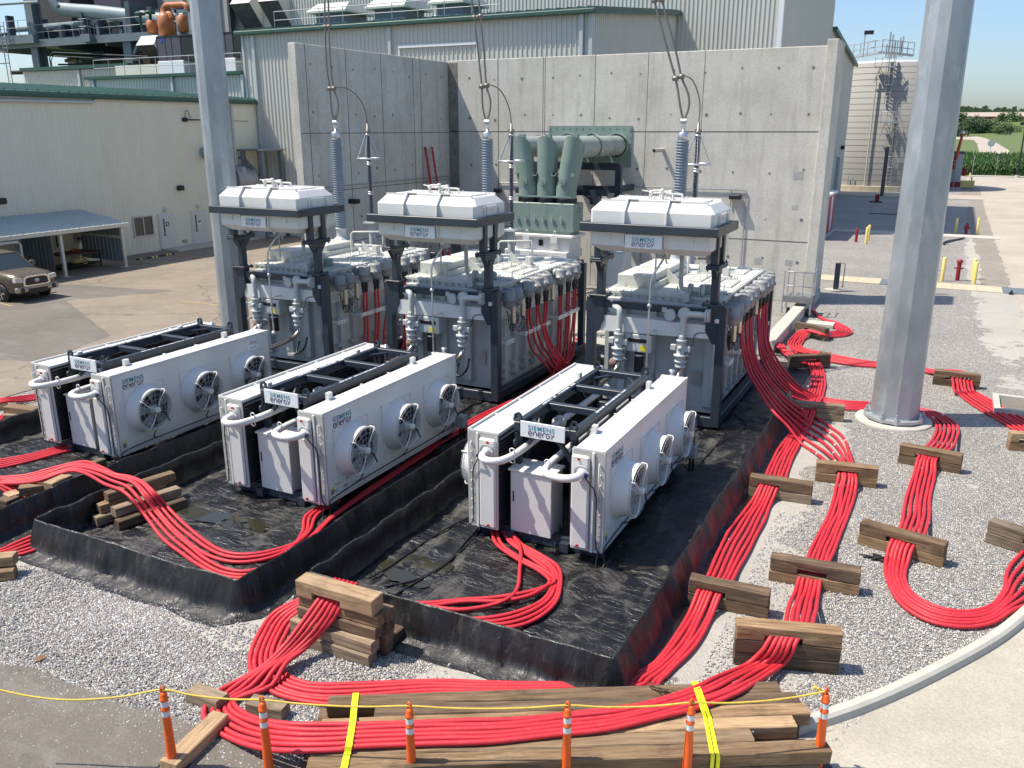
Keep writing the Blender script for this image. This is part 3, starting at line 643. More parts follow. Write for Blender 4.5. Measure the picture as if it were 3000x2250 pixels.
for k, (a, b) in enumerate(((zJ(1262, 300), zJ(1600, 300)), (zJ(1778, 300), zJ(1985, 300)))):
    p, q = aty(*a, 47.2), aty(*b, 47.2); W = q.x-p.x if k == 0 else 3.2; x0 = p.x if k == 0 else q.x-3.0
    rt = empty('condenser_unit', (x0+W/2, 48, 10.84), 0, ('charcoal rooftop condenser unit with a blue badge', 'charcoal rooftop condenser unit against the ribbed building corner')[k], 'condenser', 'rooftop condenser units')
    mb = MB(); mb.box(-W/2, -W/2+W*.58, -.8, .8, .95, 2.55, b=.02); mb.prism([(-W/2+W*.58, .95), (-W/2+W*.58, 2.55), (W/2, 2.55), (W/2-.1, 1.75), (W/2-.55, .95)], -.8, .8, 'Y', 1); mb.build('cabinet', [CHAR, CHARD], rt)
    mb = MB()
    for f in (.0, .21, .36, .58): mb.box(-W/2+W*f-.015, -W/2+W*f+.015, -.82, -.8, .95, 2.55)
    mb.box(-W/2, W/2, -.83, .83, 2.55, 2.62); mb.build('door_seam', BLACK, rt)
    if k == 0:
        mb = MB(); mb.lathe([(0, 0), (.16, 0)], (-W/2+.5, -.815, 2.32), 'Y', 14); mb.build('badge', paint('badge_blue', (.03, .05, .35), .4), rt)
    mb = MB(); mb.box(-W/2-.05, W*.12, -.85, .85, .0, .95, b=.03); mb.build('base_wrap', SIGNW, rt)
p, q = aty(*zJ(1105, 330), 49.6), aty(*zJ(1265, 480), 49.6); mb = MB(); x0, x1 = p.x, q.x; zt = p.z+.35
mb.add([(x0+.1, 51, zt), (x1, 51, zt), (x1, 50, zt), (x0+.1, 50, zt), (x0, 49.5, zt-.7), (x1, 49.5, zt-.7), (x0+.5, 50.8, zt-2), (x1, 50.8, zt-2)], [(0, 1, 2, 3), (3, 2, 5, 4), (0, 3, 4, 6), (1, 7, 5, 2), (0, 6, 7, 1)]); mb.cyl((x1-.7, 50.7, zt-1.6), (x1-1.1, 50.9, 10.85), .12, n=8)
mb.quad((x0+.05, 49.55, zt-.72), (x1, 49.55, zt-.72), (x1, 50.75, zt-1.95), (x0+.5, 50.75, zt-1.95), mi=1)
solo('vent_hood', mb, [COVERP, CHARD], 'small pale slanted vent hood beside the charcoal condenser unit', 'vent hood')
# ---- steel pipe platform at upper left
root = empty('steel_platform', (-66, 55, 0), 0, 'blue grey steel pipe platform on columns above the workshop roof', 'platform'); O = root.location
mb = MB(O); mb.box(-80, -57.4, 51.9, 52.2, 13.9, 14.5); mb.box(-80, -57.4, 52.2, 60, 14.3, 14.5); mb.box(-80, -72.1, 51.5, 51.9, 14.2, 14.9); mb.box(-66, -64.9, 51.4, 52, 14.0, 14.6)
for x in (-78, -70, -64): mb.box(x-.12, x+.12, 52.2, 60, 13.7, 14.3)
mb.build('deck', STEELB, root)
for x, zt in ((-73.2, 22), (-61.6, 14.2)):
    mb = MB(O); z0 = 9; mb.box(x-.45, x+.45, 52.2, 52.35, z0, zt); mb.box(x-.45, x+.45, 52.95, 53.1, z0, zt); mb.box(x-.1, x+.1, 52.35, 52.95, z0, zt); mb.build('column', STEELB, root)
mb = MB(O); mb.beam((-61.3, 52.4, 12.6), (-60.2, 52.4, 14.0), .25, .25); mb.build('brace', STEELB, root); mb = MB(O); mb.beam((-73.4, 52.4, 20.5), (-69.5, 52.4, 17), .3, .3); mb.build('brace', STEELB, root)
mb = MB(O); mb.tube(crom([(-71.3, 53.5, 22), (-71.3, 53.5, 18.2), (-71.0, 53.5, 17.2), (-69.8, 53.6, 16.9), (-66, 53.8, 16.5), (-59.2, 54.2, 15.6)], .4), .55, 14); mb.tube([(-80, 54.8, 15.9), (-57.5, 54.8, 15.9)], .28, 10); mb.tube([(-80, 51.7, 17.6), (-71, 51.7, 17.4)], .12, 8); mb.build('pipe', PIPEB, root)
mb = MB(O); mb.box(-79.6, -57.8, 54, 55, 14.5, 14.9)
for k in range(26):
    x = -79+k*.85+rr.uniform(-.2, .2); s_ = rr.uniform(.25, .6); y = rr.uniform(53, 57); z = 14.5
    mb.box(x-s_*.5, x+s_*.5, y-s_, y+s_, z, z+rr.uniform(.5, 2.6))
    if k % 3 == 0: mb.cyl((x, y, z+.8), (x+1.5, y+.3, z+.9), .14, n=8)
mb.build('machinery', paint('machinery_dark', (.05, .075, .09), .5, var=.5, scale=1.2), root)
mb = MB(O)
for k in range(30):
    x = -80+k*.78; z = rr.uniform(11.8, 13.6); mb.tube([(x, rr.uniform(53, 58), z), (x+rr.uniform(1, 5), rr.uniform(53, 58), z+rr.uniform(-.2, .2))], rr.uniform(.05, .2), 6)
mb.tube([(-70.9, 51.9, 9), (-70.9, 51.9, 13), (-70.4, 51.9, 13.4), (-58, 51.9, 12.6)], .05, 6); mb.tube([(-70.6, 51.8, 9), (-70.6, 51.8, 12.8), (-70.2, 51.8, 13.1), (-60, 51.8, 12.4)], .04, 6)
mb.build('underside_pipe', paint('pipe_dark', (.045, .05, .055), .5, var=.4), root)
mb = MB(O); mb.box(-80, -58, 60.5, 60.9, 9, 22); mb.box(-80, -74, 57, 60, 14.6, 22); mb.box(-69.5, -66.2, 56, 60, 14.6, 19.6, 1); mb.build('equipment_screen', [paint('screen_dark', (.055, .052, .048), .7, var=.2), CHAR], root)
railing('platform_railing', [(-80, 51.45, 14.9), (-72.2, 51.45, 14.9), (-72.2, 51.95, 14.5), (-66, 51.95, 14.5), (-66, 51.4, 14.6), (-64.9, 51.4, 14.6), (-64.9, 51.95, 14.5), (-57.5, 51.95, 14.5)], 1.15, 'grey safety railing round the steel pipe platform', 1.7)
mb = MB(); x = -75.6
for dx in (-.25, .25): mb.cyl((x+dx, 51.2, 10.5), (x+dx, 51.2, 16), .04, n=6)
for k in range(18): mb.cyl((x-.25, 51.2, 10.6+k*.3), (x+.25, 51.2, 10.6+k*.3), .02, n=5)
for z in (12.6, 13.6, 14.6, 15.6): mb.tube([(x-.3, 51.2, z), (x-.45, 50.7, z), (x, 50.35, z), (x+.45, 50.7, z), (x+.3, 51.2, z)], .03, 5)
for dx, dy in ((-.45, 50.7), (0, 50.35), (.45, 50.7)): mb.cyl((x+dx, dy, 12.6), (x+dx, dy, 15.7), .025, n=5)
solo('caged_ladder', mb, GALVR, 'caged vertical ladder up to the steel pipe platform', 'ladder')
mb = MB(); mb.box(-66.8, -57.9, 60.0, 60.3, 14.4, 22)
for z in (16, 17.4, 18.8, 20.2): mb.box(-66.8, -63.2, 59.97, 60.0, z, z+.05)
for x in (-63.2, -62.2, -59.5): mb.box(x, x+.9 if x > -60 else x+.35, 59.85, 60.0, 14.4, 22)
solo('panel_enclosure', mb, PANEL, 'beige concrete panel enclosure standing behind the steel platform', 'enclosure')
rt = empty('orange_valve_station', (-51.3, 51.2, 13.3), 0, 'orange painted pipe and valve station above the charcoal condenser', 'pipework')
mb = MB(); a = Vector((-51.3, 51.2, 13.3)); q = lambda x, y: aty(*zJ(x, y), 51.2)-a
mb.tube(crom([q(1330, 130), q(1330, 70), q(1350, 45), q(1420, 42), q(1490, 38), q(1515, 55), q(1520, 80)], .2), .22, 10); mb.tube(crom([q(1340, 120), q(1380, 115), q(1395, 150)], .2), .24, 10); mb.build('pipe', OPIPE, rt)
mb = MB(); p = q(1345, 190); mb.lathe([(.2, -.9), (.6, -.9), (.6, .5), (.45, .6), (.3, .9), (.3, 1.1)], p, 'Z', 14); p = q(1230, 205); mb.lathe([(.2, -.6), (.4, -.6), (.4, .3), (.2, .4)], p, 'Z', 12); p = q(1480, 190); mb.lathe([(.2, -.6), (.4, -.6), (.4, .5), (.2, .6)], p, 'Z', 12); mb.build('valve_body', OPIPE, rt)
mb = MB()
for x, y in ((1135, 125), (1215, 115)): p = q(x, y); mb.lathe([(.1, -.9), (.12, 0), (.4, .02), (.4, .2), (.1, .25)], p, 'Z', 12)
mb.build('handwheel', GREEN, rt)
mb = MB(); p, r_ = q(1430, 240), q(1540, 70); mb.box(p.x, p.x+.2, 0, .2, p.z-1, r_.z); mb.box(r_.x-.2, r_.x, 0, .2, p.z-1, r_.z); mb.box(p.x, r_.x, 0, .2, r_.z-.2, r_.z); mb.box(-1.2, 2.6, -.3, .6, p.z-1.2, p.z-.6); mb.build('support_frame', GALVR, rt)
# ---- block tank at right
rt = empty('storage_tank', (-8.7, 117.6, 0), 0, 'big round pale concrete block tank with a caged ladder', 'tank'); TR = 7.3
mb = MB(); mb.lathe([(TR, .6), (TR, 14.2), (TR-.3, 14.25)], n=64, smooth=True)
mb.build('shell', TANKC, rt)
mb = MB()
for k in range(20):
    z = 1.2+k*.66; mb.lathe([(TR+.012, z), (TR+.012, z+.035)], n=64, smooth=True)
mb.build('course_joint', JOINT, rt)
mb = MB(); mb.lathe([(TR-.1, 14.2), (TR-.1, 14.4), (0, 15.0)], n=48); mb.build('roof', SIGNW, rt)
mb = MB(); mb.lathe([(TR+.7, 0), (TR+.7, .6), (TR-.1, .62)], n=48, smooth=False); mb.build('base_slab', CONC2, rt)
def onT(px, py, r=TR+.25):
    d = ray(px, py); c = Vector((-8.7, 117.6)); dd = Vector((d.x, d.y)); a = dd.dot(dd); b = -2*dd.dot(c); cc = c.dot(c)-r*r
    t = (-b-math.sqrt(max(b*b-4*a*cc, 0)))/(2*a); return Vector((d.x*t, d.y*t, CAMZ+d.z*t))-rt.location
mb = MB()
def lad(a, b, w_=.5, cage=True):
    a, b = onT(*zF(*a), TR+.14), onT(*zF(*b), TR+.14); b = Vector((a.x, a.y, b.z))
    for s_ in (-w_/2, w_/2): mb.cyl(a+Vector((s_, 0, 0)), b+Vector((s_, 0, 0)), .05, n=5)
    n = int((b.z-a.z)/.4)
    for i in range(n): z = a.z+i*.4; mb.cyl((a.x-w_/2, a.y, z), (a.x+w_/2, a.y, z), .03, n=4)
    if cage:
        for s_ in (-.45, 0, .45): mb.cyl(a+Vector((s_, -.55+abs(s_)*.3, 2)), b+Vector((s_, -.55+abs(s_)*.3, 1)), .03, n=4)
        for i in range(int((b.z-a.z-1)/1.2)): z = a.z+2+i*1.2; mb.tube([(a.x-.45, a.y, z), (a.x-.45, a.y-.45, z), (a.x, a.y-.58, z), (a.x+.45, a.y-.45, z), (a.x+.45, a.y, z)], .03, 4)
lad((1105, 1500), (1170, 900)); lad((1100, 840), (1165, 430)); mb.build('caged_ladder', GALVR, rt)
for (x0, x1, yb, yt) in ((1050, 1200, 995, 905), (1005, 1170, 550, 470)):
    mb = MB(); a, b = onT(*zF(x0, yb)), onT(*zF(x1, yb)); t = onT(*zF(x0, yt)).z; mb.box(a.x, b.x, a.y-.5, a.y, a.z-.03, a.z+.12)
    for z in (t, (t+a.z)/2): mb.tube([(a.x, a.y, z), (a.x, a.y-.5, z), (b.x, a.y-.5, z), (b.x, a.y, z)], .04, 5)
    for i in range(4): x = a.x+(b.x-a.x)*i/3; mb.cyl((x, a.y-.5, a.z), (x, a.y-.5, t), .04, n=5)
    mb.beam((a.x, a.y, a.z-1.6), (a.x+.6, a.y-.4, a.z), .07, .07); mb.beam((b.x-.9, a.y, a.z-1.6), (b.x, a.y-.4, a.z), .07, .07); mb.build('landing', GALVR, rt)
mb = MB(); 
for (x0, y0, x1, y1) in ((770, 470, 1060, 425), (1060, 425, 1315, 450)):
    a, b = onT(*zF(x0, y0), 4.8), onT(*zF(x1, y1), 4.8); mb.beam(a, b, .9, .22)
    for dz in (.6, 1.2): mb.tube([a+Vector((0, 0, dz*1.15)), b+Vector((0, 0, dz*1.15))], .05, 5)
    for i in range(6): p = a.lerp(b, i/5); mb.cyl(p, p+Vector((0, 0, 1.4)), .05, n=5)
p = onT(*zF(1165, 440), 4.8)
for i in range(7): mb.box(p.x-1+i*.28, p.x-.9+i*.28, p.y-.4, p.y+.4, p.z-.3, p.z+rr.uniform(.8, 2.6))
mb.build('walkway', GALVR, rt)
mb = MB(); p, q_ = onT(*zF(905, 470), 4.8), onT(*zF(920, 262), 4.8); mb.cyl(p, Vector((p.x, p.y, q_.z)), .07, n=6); mb.box(p.x-.1, p.x+.9, p.y-.3, p.y+.3, q_.z-.25, q_.z+.15, 1); mb.build('mast_light', [GALVR, BLACK], rt)
mb = MB(); p, q_ = onT(*zF(1020, 620)), onT(*zF(925, 1480)); mb.cyl(Vector((p.x, p.y, p.z)), Vector((p.x, p.y, .6)), .09, n=8); mb.build('conduit', CONCP, rt)
mb = MB()
for x in (785, 820): p = onT(*zF(x, 1470)); mb.cyl((p.x, p.y, .6), (p.x, p.y, 1.7), .08, n=6)
mb.build('vent_stub', ALUM, rt)
# ================================================================ YARD FURNITURE
# ---- lean-to shelter by the workshop
P0, P1 = at(*zL(460, 715)), at(*zL(1095, 650)); SX = (P0.x+P1.x)/2; y0, y1 = P0.y-3.6, P1.y
rt = empty('shelter', (SX, y1, 0), 0, 'open lean-to shelter with pale blue roof against the beige building', 'shelter'); O = rt.location
mb = MB(O); HB, HF = 2.88, 2.33
mb.add([(BX+.1, y0-.3, HB), (SX+.25, y0-.3, HF), (SX+.25, y1+.35, HF), (BX+.1, y1+.35, HB)], [(0, 1, 2, 3)])
for i in range(int((y1-y0+.6)/.3)+1): y = y0-.28+i*.3; mb.beam((BX+.1, y, HB+.02), (SX+.26, y, HF+.01), .04, .018)
mb.build('roof', SHELT, rt)
mb = MB(O); mb.box(SX+.12, SX+.27, y0-.3, y1+.35, HF-.18, HF-.01); mb.beam((BX+.1, y1+.36, HB-.07), (SX+.25, y1+.36, HF-.07), .03, .12); mb.build('fascia', CREAM, rt)
for y in (y0, P0.y, y1):
    mb = MB(O); mb.box(SX-.07, SX+.07, y-.07, y+.07, 0, HF-.1); mb.box(SX-.2, SX+.2, y-.2, y+.2, 0, .03, 1); mb.build('post', [CREAM, CONCP], rt)
mb = MB(O); corr(mb, (BX+.1, y1+.05), (SX-.1, y1+.05), .3, lambda t: HB-.1-(HB-HF)*t, (0, -1), .3, .03); mb.box(BX+.1, SX, y1-.08, y1, 1.55, 1.68, 1); mb.build('side_panel', [paint('side_sheet', (.21, .235, .245), .5, var=.05), CREAM], rt)
mb = MB(O); ym = at(*zL(400, 690)).y-.25; corr(mb, (BX+.1, ym), (SX-1.0, ym), .2, 2.4, (0, -1), .3, .03); mb.build('partition', MATS['side_sheet'], rt)
mb = MB(O); corr(mb, (SX, y0-.2), (BX+.1, y0-.2), .0, 2.3, (0, -1), .3, .03); mb.build('end_panel', CWALL, rt)
mb = MB(O); mb.tube([(SX+.3, y0-.3, HF-.3), (SX+.3, P0.y-2.4, HF-.3), (SX+.15, P0.y-2.2, HF-.45), (SX+.1, P0.y-2.2, 0)], .07, 8); mb.build('downspout', DSP, rt)
mb = MB(O); p = atx(*zL(785, 412), BX); mb.cyl((BX+.15, y1-.5, 1.95), (BX+.35, y1-.5, 1.9), .1, n=10); mb.build('lamp', LAMPG, rt)
a, b, c = at(*zL(600, 690)), at(*zL(835, 635)), at(*zL(515, 650)); tb = empty('work_table', ((a.x+BX)/2, (a.y+b.y)/2, 0), 0, 'dark steel work table under the lean-to shelter', 'table')
hx, hy = .75, (b.y-a.y)/2; 
mb = MB(); mb.box(-hx, hx, -hy, hy, .78, .84); mb.build('table_top', paint('table_top_dark', (.09, .06, .045), .6), tb)
for sx in (-1, 1):
    for sy in (-1, 1): mb = MB(); mb.box(sx*(hx-.06)-.03, sx*(hx-.06)+.03, sy*(hy-.06)-.03, sy*(hy-.06)+.03, 0, .78); mb.build('leg', BLACK, tb)
mb = MB(); mb.box(-hx+.05, hx-.05, -hy+.05, hy-.05, .2, .23); mb.build('shelf', BLACK, tb)
mb = MB()
for k in range(5): mb.box(tb.location.x-.1+rr.uniform(-.2, .2), tb.location.x+rr.uniform(.05, .2), tb.location.y-.1+k*.06, tb.location.y+.02+k*.06, .845, .845+rr.uniform(.05, .2), b=.02)
mb.tube([(tb.location.x, tb.location.y-.15, .95), (tb.location.x, tb.location.y, 1.05), (tb.location.x, tb.location.y+.25, .95)], .02, 6); solo('tool_bag', mb, REDP, 'small red tool bag on top of the work table', 'bag')
mb = MB(); mb.tube(crom([(tb.location.x+.3+.25*math.cos(t), tb.location.y+.1+.4*math.sin(t), .25+.02*t) for t in [i*.8 for i in range(20)]], .1), .03, 6); solo('hose_coil', mb, YELB, 'yellow hose coiled on the shelf of the work table', 'hose')
for k, (a, b) in enumerate(((zL(1115, 590), zL(1180, 583)), (zL(1195, 578), zL(1300, 560)), (zL(1320, 556), zL(1405, 542)))):
    p, q = at(*a), at(*b); mb = MB(); n = 7
    for i in range(n): u, v = p.lerp(q, i/n), p.lerp(q, (i+1)/n); mb.prism([(-.09, 0), (-.05, .11), (.05, .11), (.09, 0)], u.y, v.y, 'Y', i in (2, 4)); 
    mb.v = [Vector((v.x+p.x, v.y, v.z)) for v in mb.v]
    solo('wheel_stop', mb, [BLACK, YELB], ('black wheel stop with yellow blocks beside the shelter', 'middle of three black and yellow wheel stops by the beige wall', 'black and yellow wheel stop beside the white doors')[k], 'wheel stop', 'wheel stops by the beige building')
# ---- pickup truck, heading +X
def truck():
    fx, yc = -34.62, 23.15
    rt = empty('pickup_truck', (fx, yc, 0), 0, 'brown pickup truck with chrome grille parked beside the shelter', 'truck')
    H = .98
    def sect(x, hw, zb, zt, tum):   # one cross section, belt rounded
        return [(x, -hw*.97, zb), (x, -hw, zb+.25), (x, -hw, zt-.22), (x, -hw*tum, zt-.04), (x, -hw*tum*.6, zt), (x, hw*tum*.6, zt), (x, hw*tum, zt-.04), (x, hw, zt-.22), (x, hw, zb+.25), (x, hw*.97, zb)]
    S = [sect(-.02, .86, .50, 1.06, .9), sect(-.16, .93, .45, 1.16, .93), sect(-.55, .98, .42, 1.22, .93), sect(-1.35, .99, .42, 1.27, .94), sect(-1.9, .99, .42, 1.28, .95), sect(-4.0, .99, .42, 1.30, .96), sect(-4.05, .99, .42, 1.33, .97), sect(-5.6, .98, .5, 1.34, .97)]
    mb = MB(); vs = [p for s_ in S for p in s_]; k = 10
    mb.add(vs, [(i*k+j, i*k+j+1, (i+1)*k+j+1, (i+1)*k+j) for i in range(len(S)-1) for j in range(k-1)], 0, True); mb.add(S[0], [list(range(10))]); mb.add(S[-1], [list(range(10))]); mb.add([p for s_ in S for p in (s_[0], s_[9])], [(2*i, 2*i+1, 2*i+3, 2*i+2) for i in range(7)])
    mb.build('body', BOWNT, rt)
    cs = [(-1.35, .90, 1.26), (-2.15, .72, 1.88), (-3.5, .72, 1.93), (-4.0, .86, 1.30)]
    mb = MB(); r4 = []
    for x, hw, z in cs: r4 += [(x, -hw, z), (x, hw, z)]
    mb.add(r4, [(2, 3, 5, 4)]); b0 = [(-1.35, -.93, 1.24), (-1.35, .93, 1.24), (-4.0, -.95, 1.28), (-4.0, .95, 1.28)]
    mb.add([r4[2], r4[4], (-3.9, -.93, 1.28), (-1.5, -.93, 1.24), r4[3], r4[5], (-3.9, .93, 1.28), (-1.5, .93, 1.24)], [(0, 1, 2, 3), (4, 7, 6, 5), (1, 5, 6, 2)])
    mb.box(-2.2, -2.1, -.74, .74, 1.84, 1.9, b=.02); mb.beam((-1.4, -.9, 1.25), (-2.15, -.73, 1.87), .06, .06); mb.beam((-1.4, .9, 1.25), (-2.15, .73, 1.87), .06, .06); mb.box(-2.85, -2.75, -.9, -.74, 1.28, 1.88); mb.build('cab', BOWNT, rt)
    mb = MB(); mb.add([(-1.38, -.88, 1.275), (-1.38, .88, 1.275), (-2.1, .69, 1.85), (-2.1, -.69, 1.85)], [(0, 1, 2, 3)]); mb.build('windshield', GLASS, rt)
    for s_ in (-1, 1):
        mb = MB(); mb.quad((-1.75, s_*.92, 1.31), (-2.7, s_*.935, 1.32), (-2.7, s_*.755, 1.83), (-2.18, s_*.745, 1.82)); mb.quad((-2.9, s_*.935, 1.32), (-3.65, s_*.93, 1.33), (-3.45, s_*.755, 1.84), (-2.9, s_*.755, 1.83)); mb.build('side_window', GLASS, rt)
        mb = MB(); mb.box(-1.85, -1.65, s_*1.0, s_*1.22, 1.28, 1.5, b=.05); mb.build('mirror', BOWNT, rt)
        mb = MB(); mb.prism([(s_*.6, .86), (s_*.62, 1.06), (s_*.93, 1.08), (s_*.95, .9)], -.02, -.2, 'X'); mb.v = [v+Vector((.05, 0, 0)) for v in mb.v]; mb.build('headlight', LAMPG, rt)
        mb = MB(); mb.cyl((.085, s_*.72, .56), (.11, s_*.72, .56), .1, n=12); mb.build('fog_light', BLACK, rt)
        for x in (-.95, -4.55):
            mb = MB(); mb.lathe([(.0, -.13), (.33, -.13), (.39, -.08), (.39, .08), (.33, .13), (.0, .13)], (x, s_*.9, .39), 'Y', 22); wl = mb.build('wheel', RUBBER, rt)
            mb = MB(); y = s_*1.035; mb.lathe([(.27, 0), (.24, -s_*.03), (.24, -s_*.06)], (x, y, .39), 'Y', 18)
            for q in range(5): t = q*1.2566; mb.beam((x, y, .39), (x+.25*math.cos(t), y, .39+.25*math.sin(t)), .02, .07)
            mb.build('rim', CHROME, wl)
            mb = MB(); mb.lathe([(.43, 0), (.43, -s_*.12)], (x, s_*.985, .42), 'Y', 22); mb.lathe([(.0, 0), (.44, 0)], (x, s_*.991, .42), 'Y', 22); mb.build('wheel_arch', BLACK, rt)
    mb = MB(); g0 = [(-.62, .72), (-.58, 1.04), (-.4, 1.12), (.4, 1.12), (.58, 1.04), (.62, .72), (.5, .68), (-.5, .68)]; mb.prism(g0, -.03, .045, 'X'); gr = mb.build('grille', CHROME, rt)
    mb = MB(); mb.prism([(a*.86, .9+(b-.9)*.74-.01) for a, b in g0], .046, .052, 'X'); mb.build('grille_mesh', BLACK, gr)
    mb = MB()
    for rx, ry, dz in ((.1, .065, 0), (.035, .06, 0), (.075, .03, .025)): mb.tube([(.06, rx*math.cos(t), .9+dz+ry*math.sin(t)) for t in [i*.3927 for i in range(16)]], .012, 5, closed=True)
    mb.build('emblem', CHROME, gr)
    mb = MB(); mb.box(-.1, .1, -.98, -.42, .44, .68, b=.05); mb.box(-.1, .1, .42, .98, .44, .68, b=.05); mb.box(-.1, .09, -.42, .42, .56, .68, b=.03); mb.build('bumper', paint('bumper_tan', (.36, .32, .25), .3, .4), rt)
    mb = MB(); mb.box(-.12, .085, -.45, .45, .36, .56, b=.02); mb.build('air_dam', BLACK, rt)
truck()
# ---- intake duct on its frame beside the concrete wall
rt = empty('duct_frame', (-42.2, 44.8, 0), 0, 'steel frame carrying a round grey duct elbow beside the concrete wall', 'duct'); O = rt.location
mb = MB(O); zt = 5.72; xs = (-43.9, -42.1, -40.5)
for x in xs: 
    for y in (43.9, 45.7): mb.box(x-.12, x+.12, y-.12, y+.12, 0, zt)
mb.box(-44.1, -40.2, 43.7, 45.8, zt, zt+.1); mb.beam((-43.9, 43.9, 4.3), (-42.1, 43.9, 5.5), .1, .1); mb.beam((-42.1, 43.9, 5.4), (-41.4, 43.9, 4.5), .12, .12); mb.build('frame', STEELB, rt)
mb = MB(O); mb.lathe([(.95, -1.4), (.95, .1), (1.05, .12), (1.05, .3), (.75, .3), (.75, -1.3)], (-42.6, 44.3, 3.9), 'Y', 28); mb.tube(crom([(-42.6, 45.0, 3.9), (-42.6, 45.2, 3.0), (-42.6, 45.2, .1)], .3), .9, 18); mb.build('duct', GALV, rt)
mb = MB(O); mb.cyl((-42.6, 43.6, 3.9), (-42.6, 43.62, 3.9), .74, n=24); mb.build('duct_mouth', CHARD, rt)
mb = MB(O); mb.box(-41.75, -41.45, 43.3, 43.34, 4.1, 4.7); mb.build('notice', CREAM, rt)
# ---- red ladder leaning on the shaded wall
tl = atx(*zD(1537, 1190), WX+.08); bs_ = Vector((WX+1.35, tl.y-.55, 0)); rt = empty('extension_ladder', bs_, 0, 'red extension ladder leaning on the shaded concrete wall in the corner', 'ladder')
top = tl-bs_; uu = Vector((.1, 1, 0)).normalized(); rail = top.normalized()
for s_ in (-1, 1):
    mb = MB(); mb.beam(uu*(s_*.25), top+uu*(s_*.25), .05, .10, up=uu); mb.build('rail', REDP, rt)
    mb = MB(); q = Vector((.08, 0, .02)); mb.beam(q+rail*.1+uu*(s_*.2), q+top*.72+uu*(s_*.2), .05, .10, up=uu); mb.build('rail', REDP, rt)
for i in range(22): c = top*((i+.5)/22); mb = MB(); mb.cyl(c-uu*.22, c+uu*.22, .018, n=6); mb.build('rung', ALUM, rt)
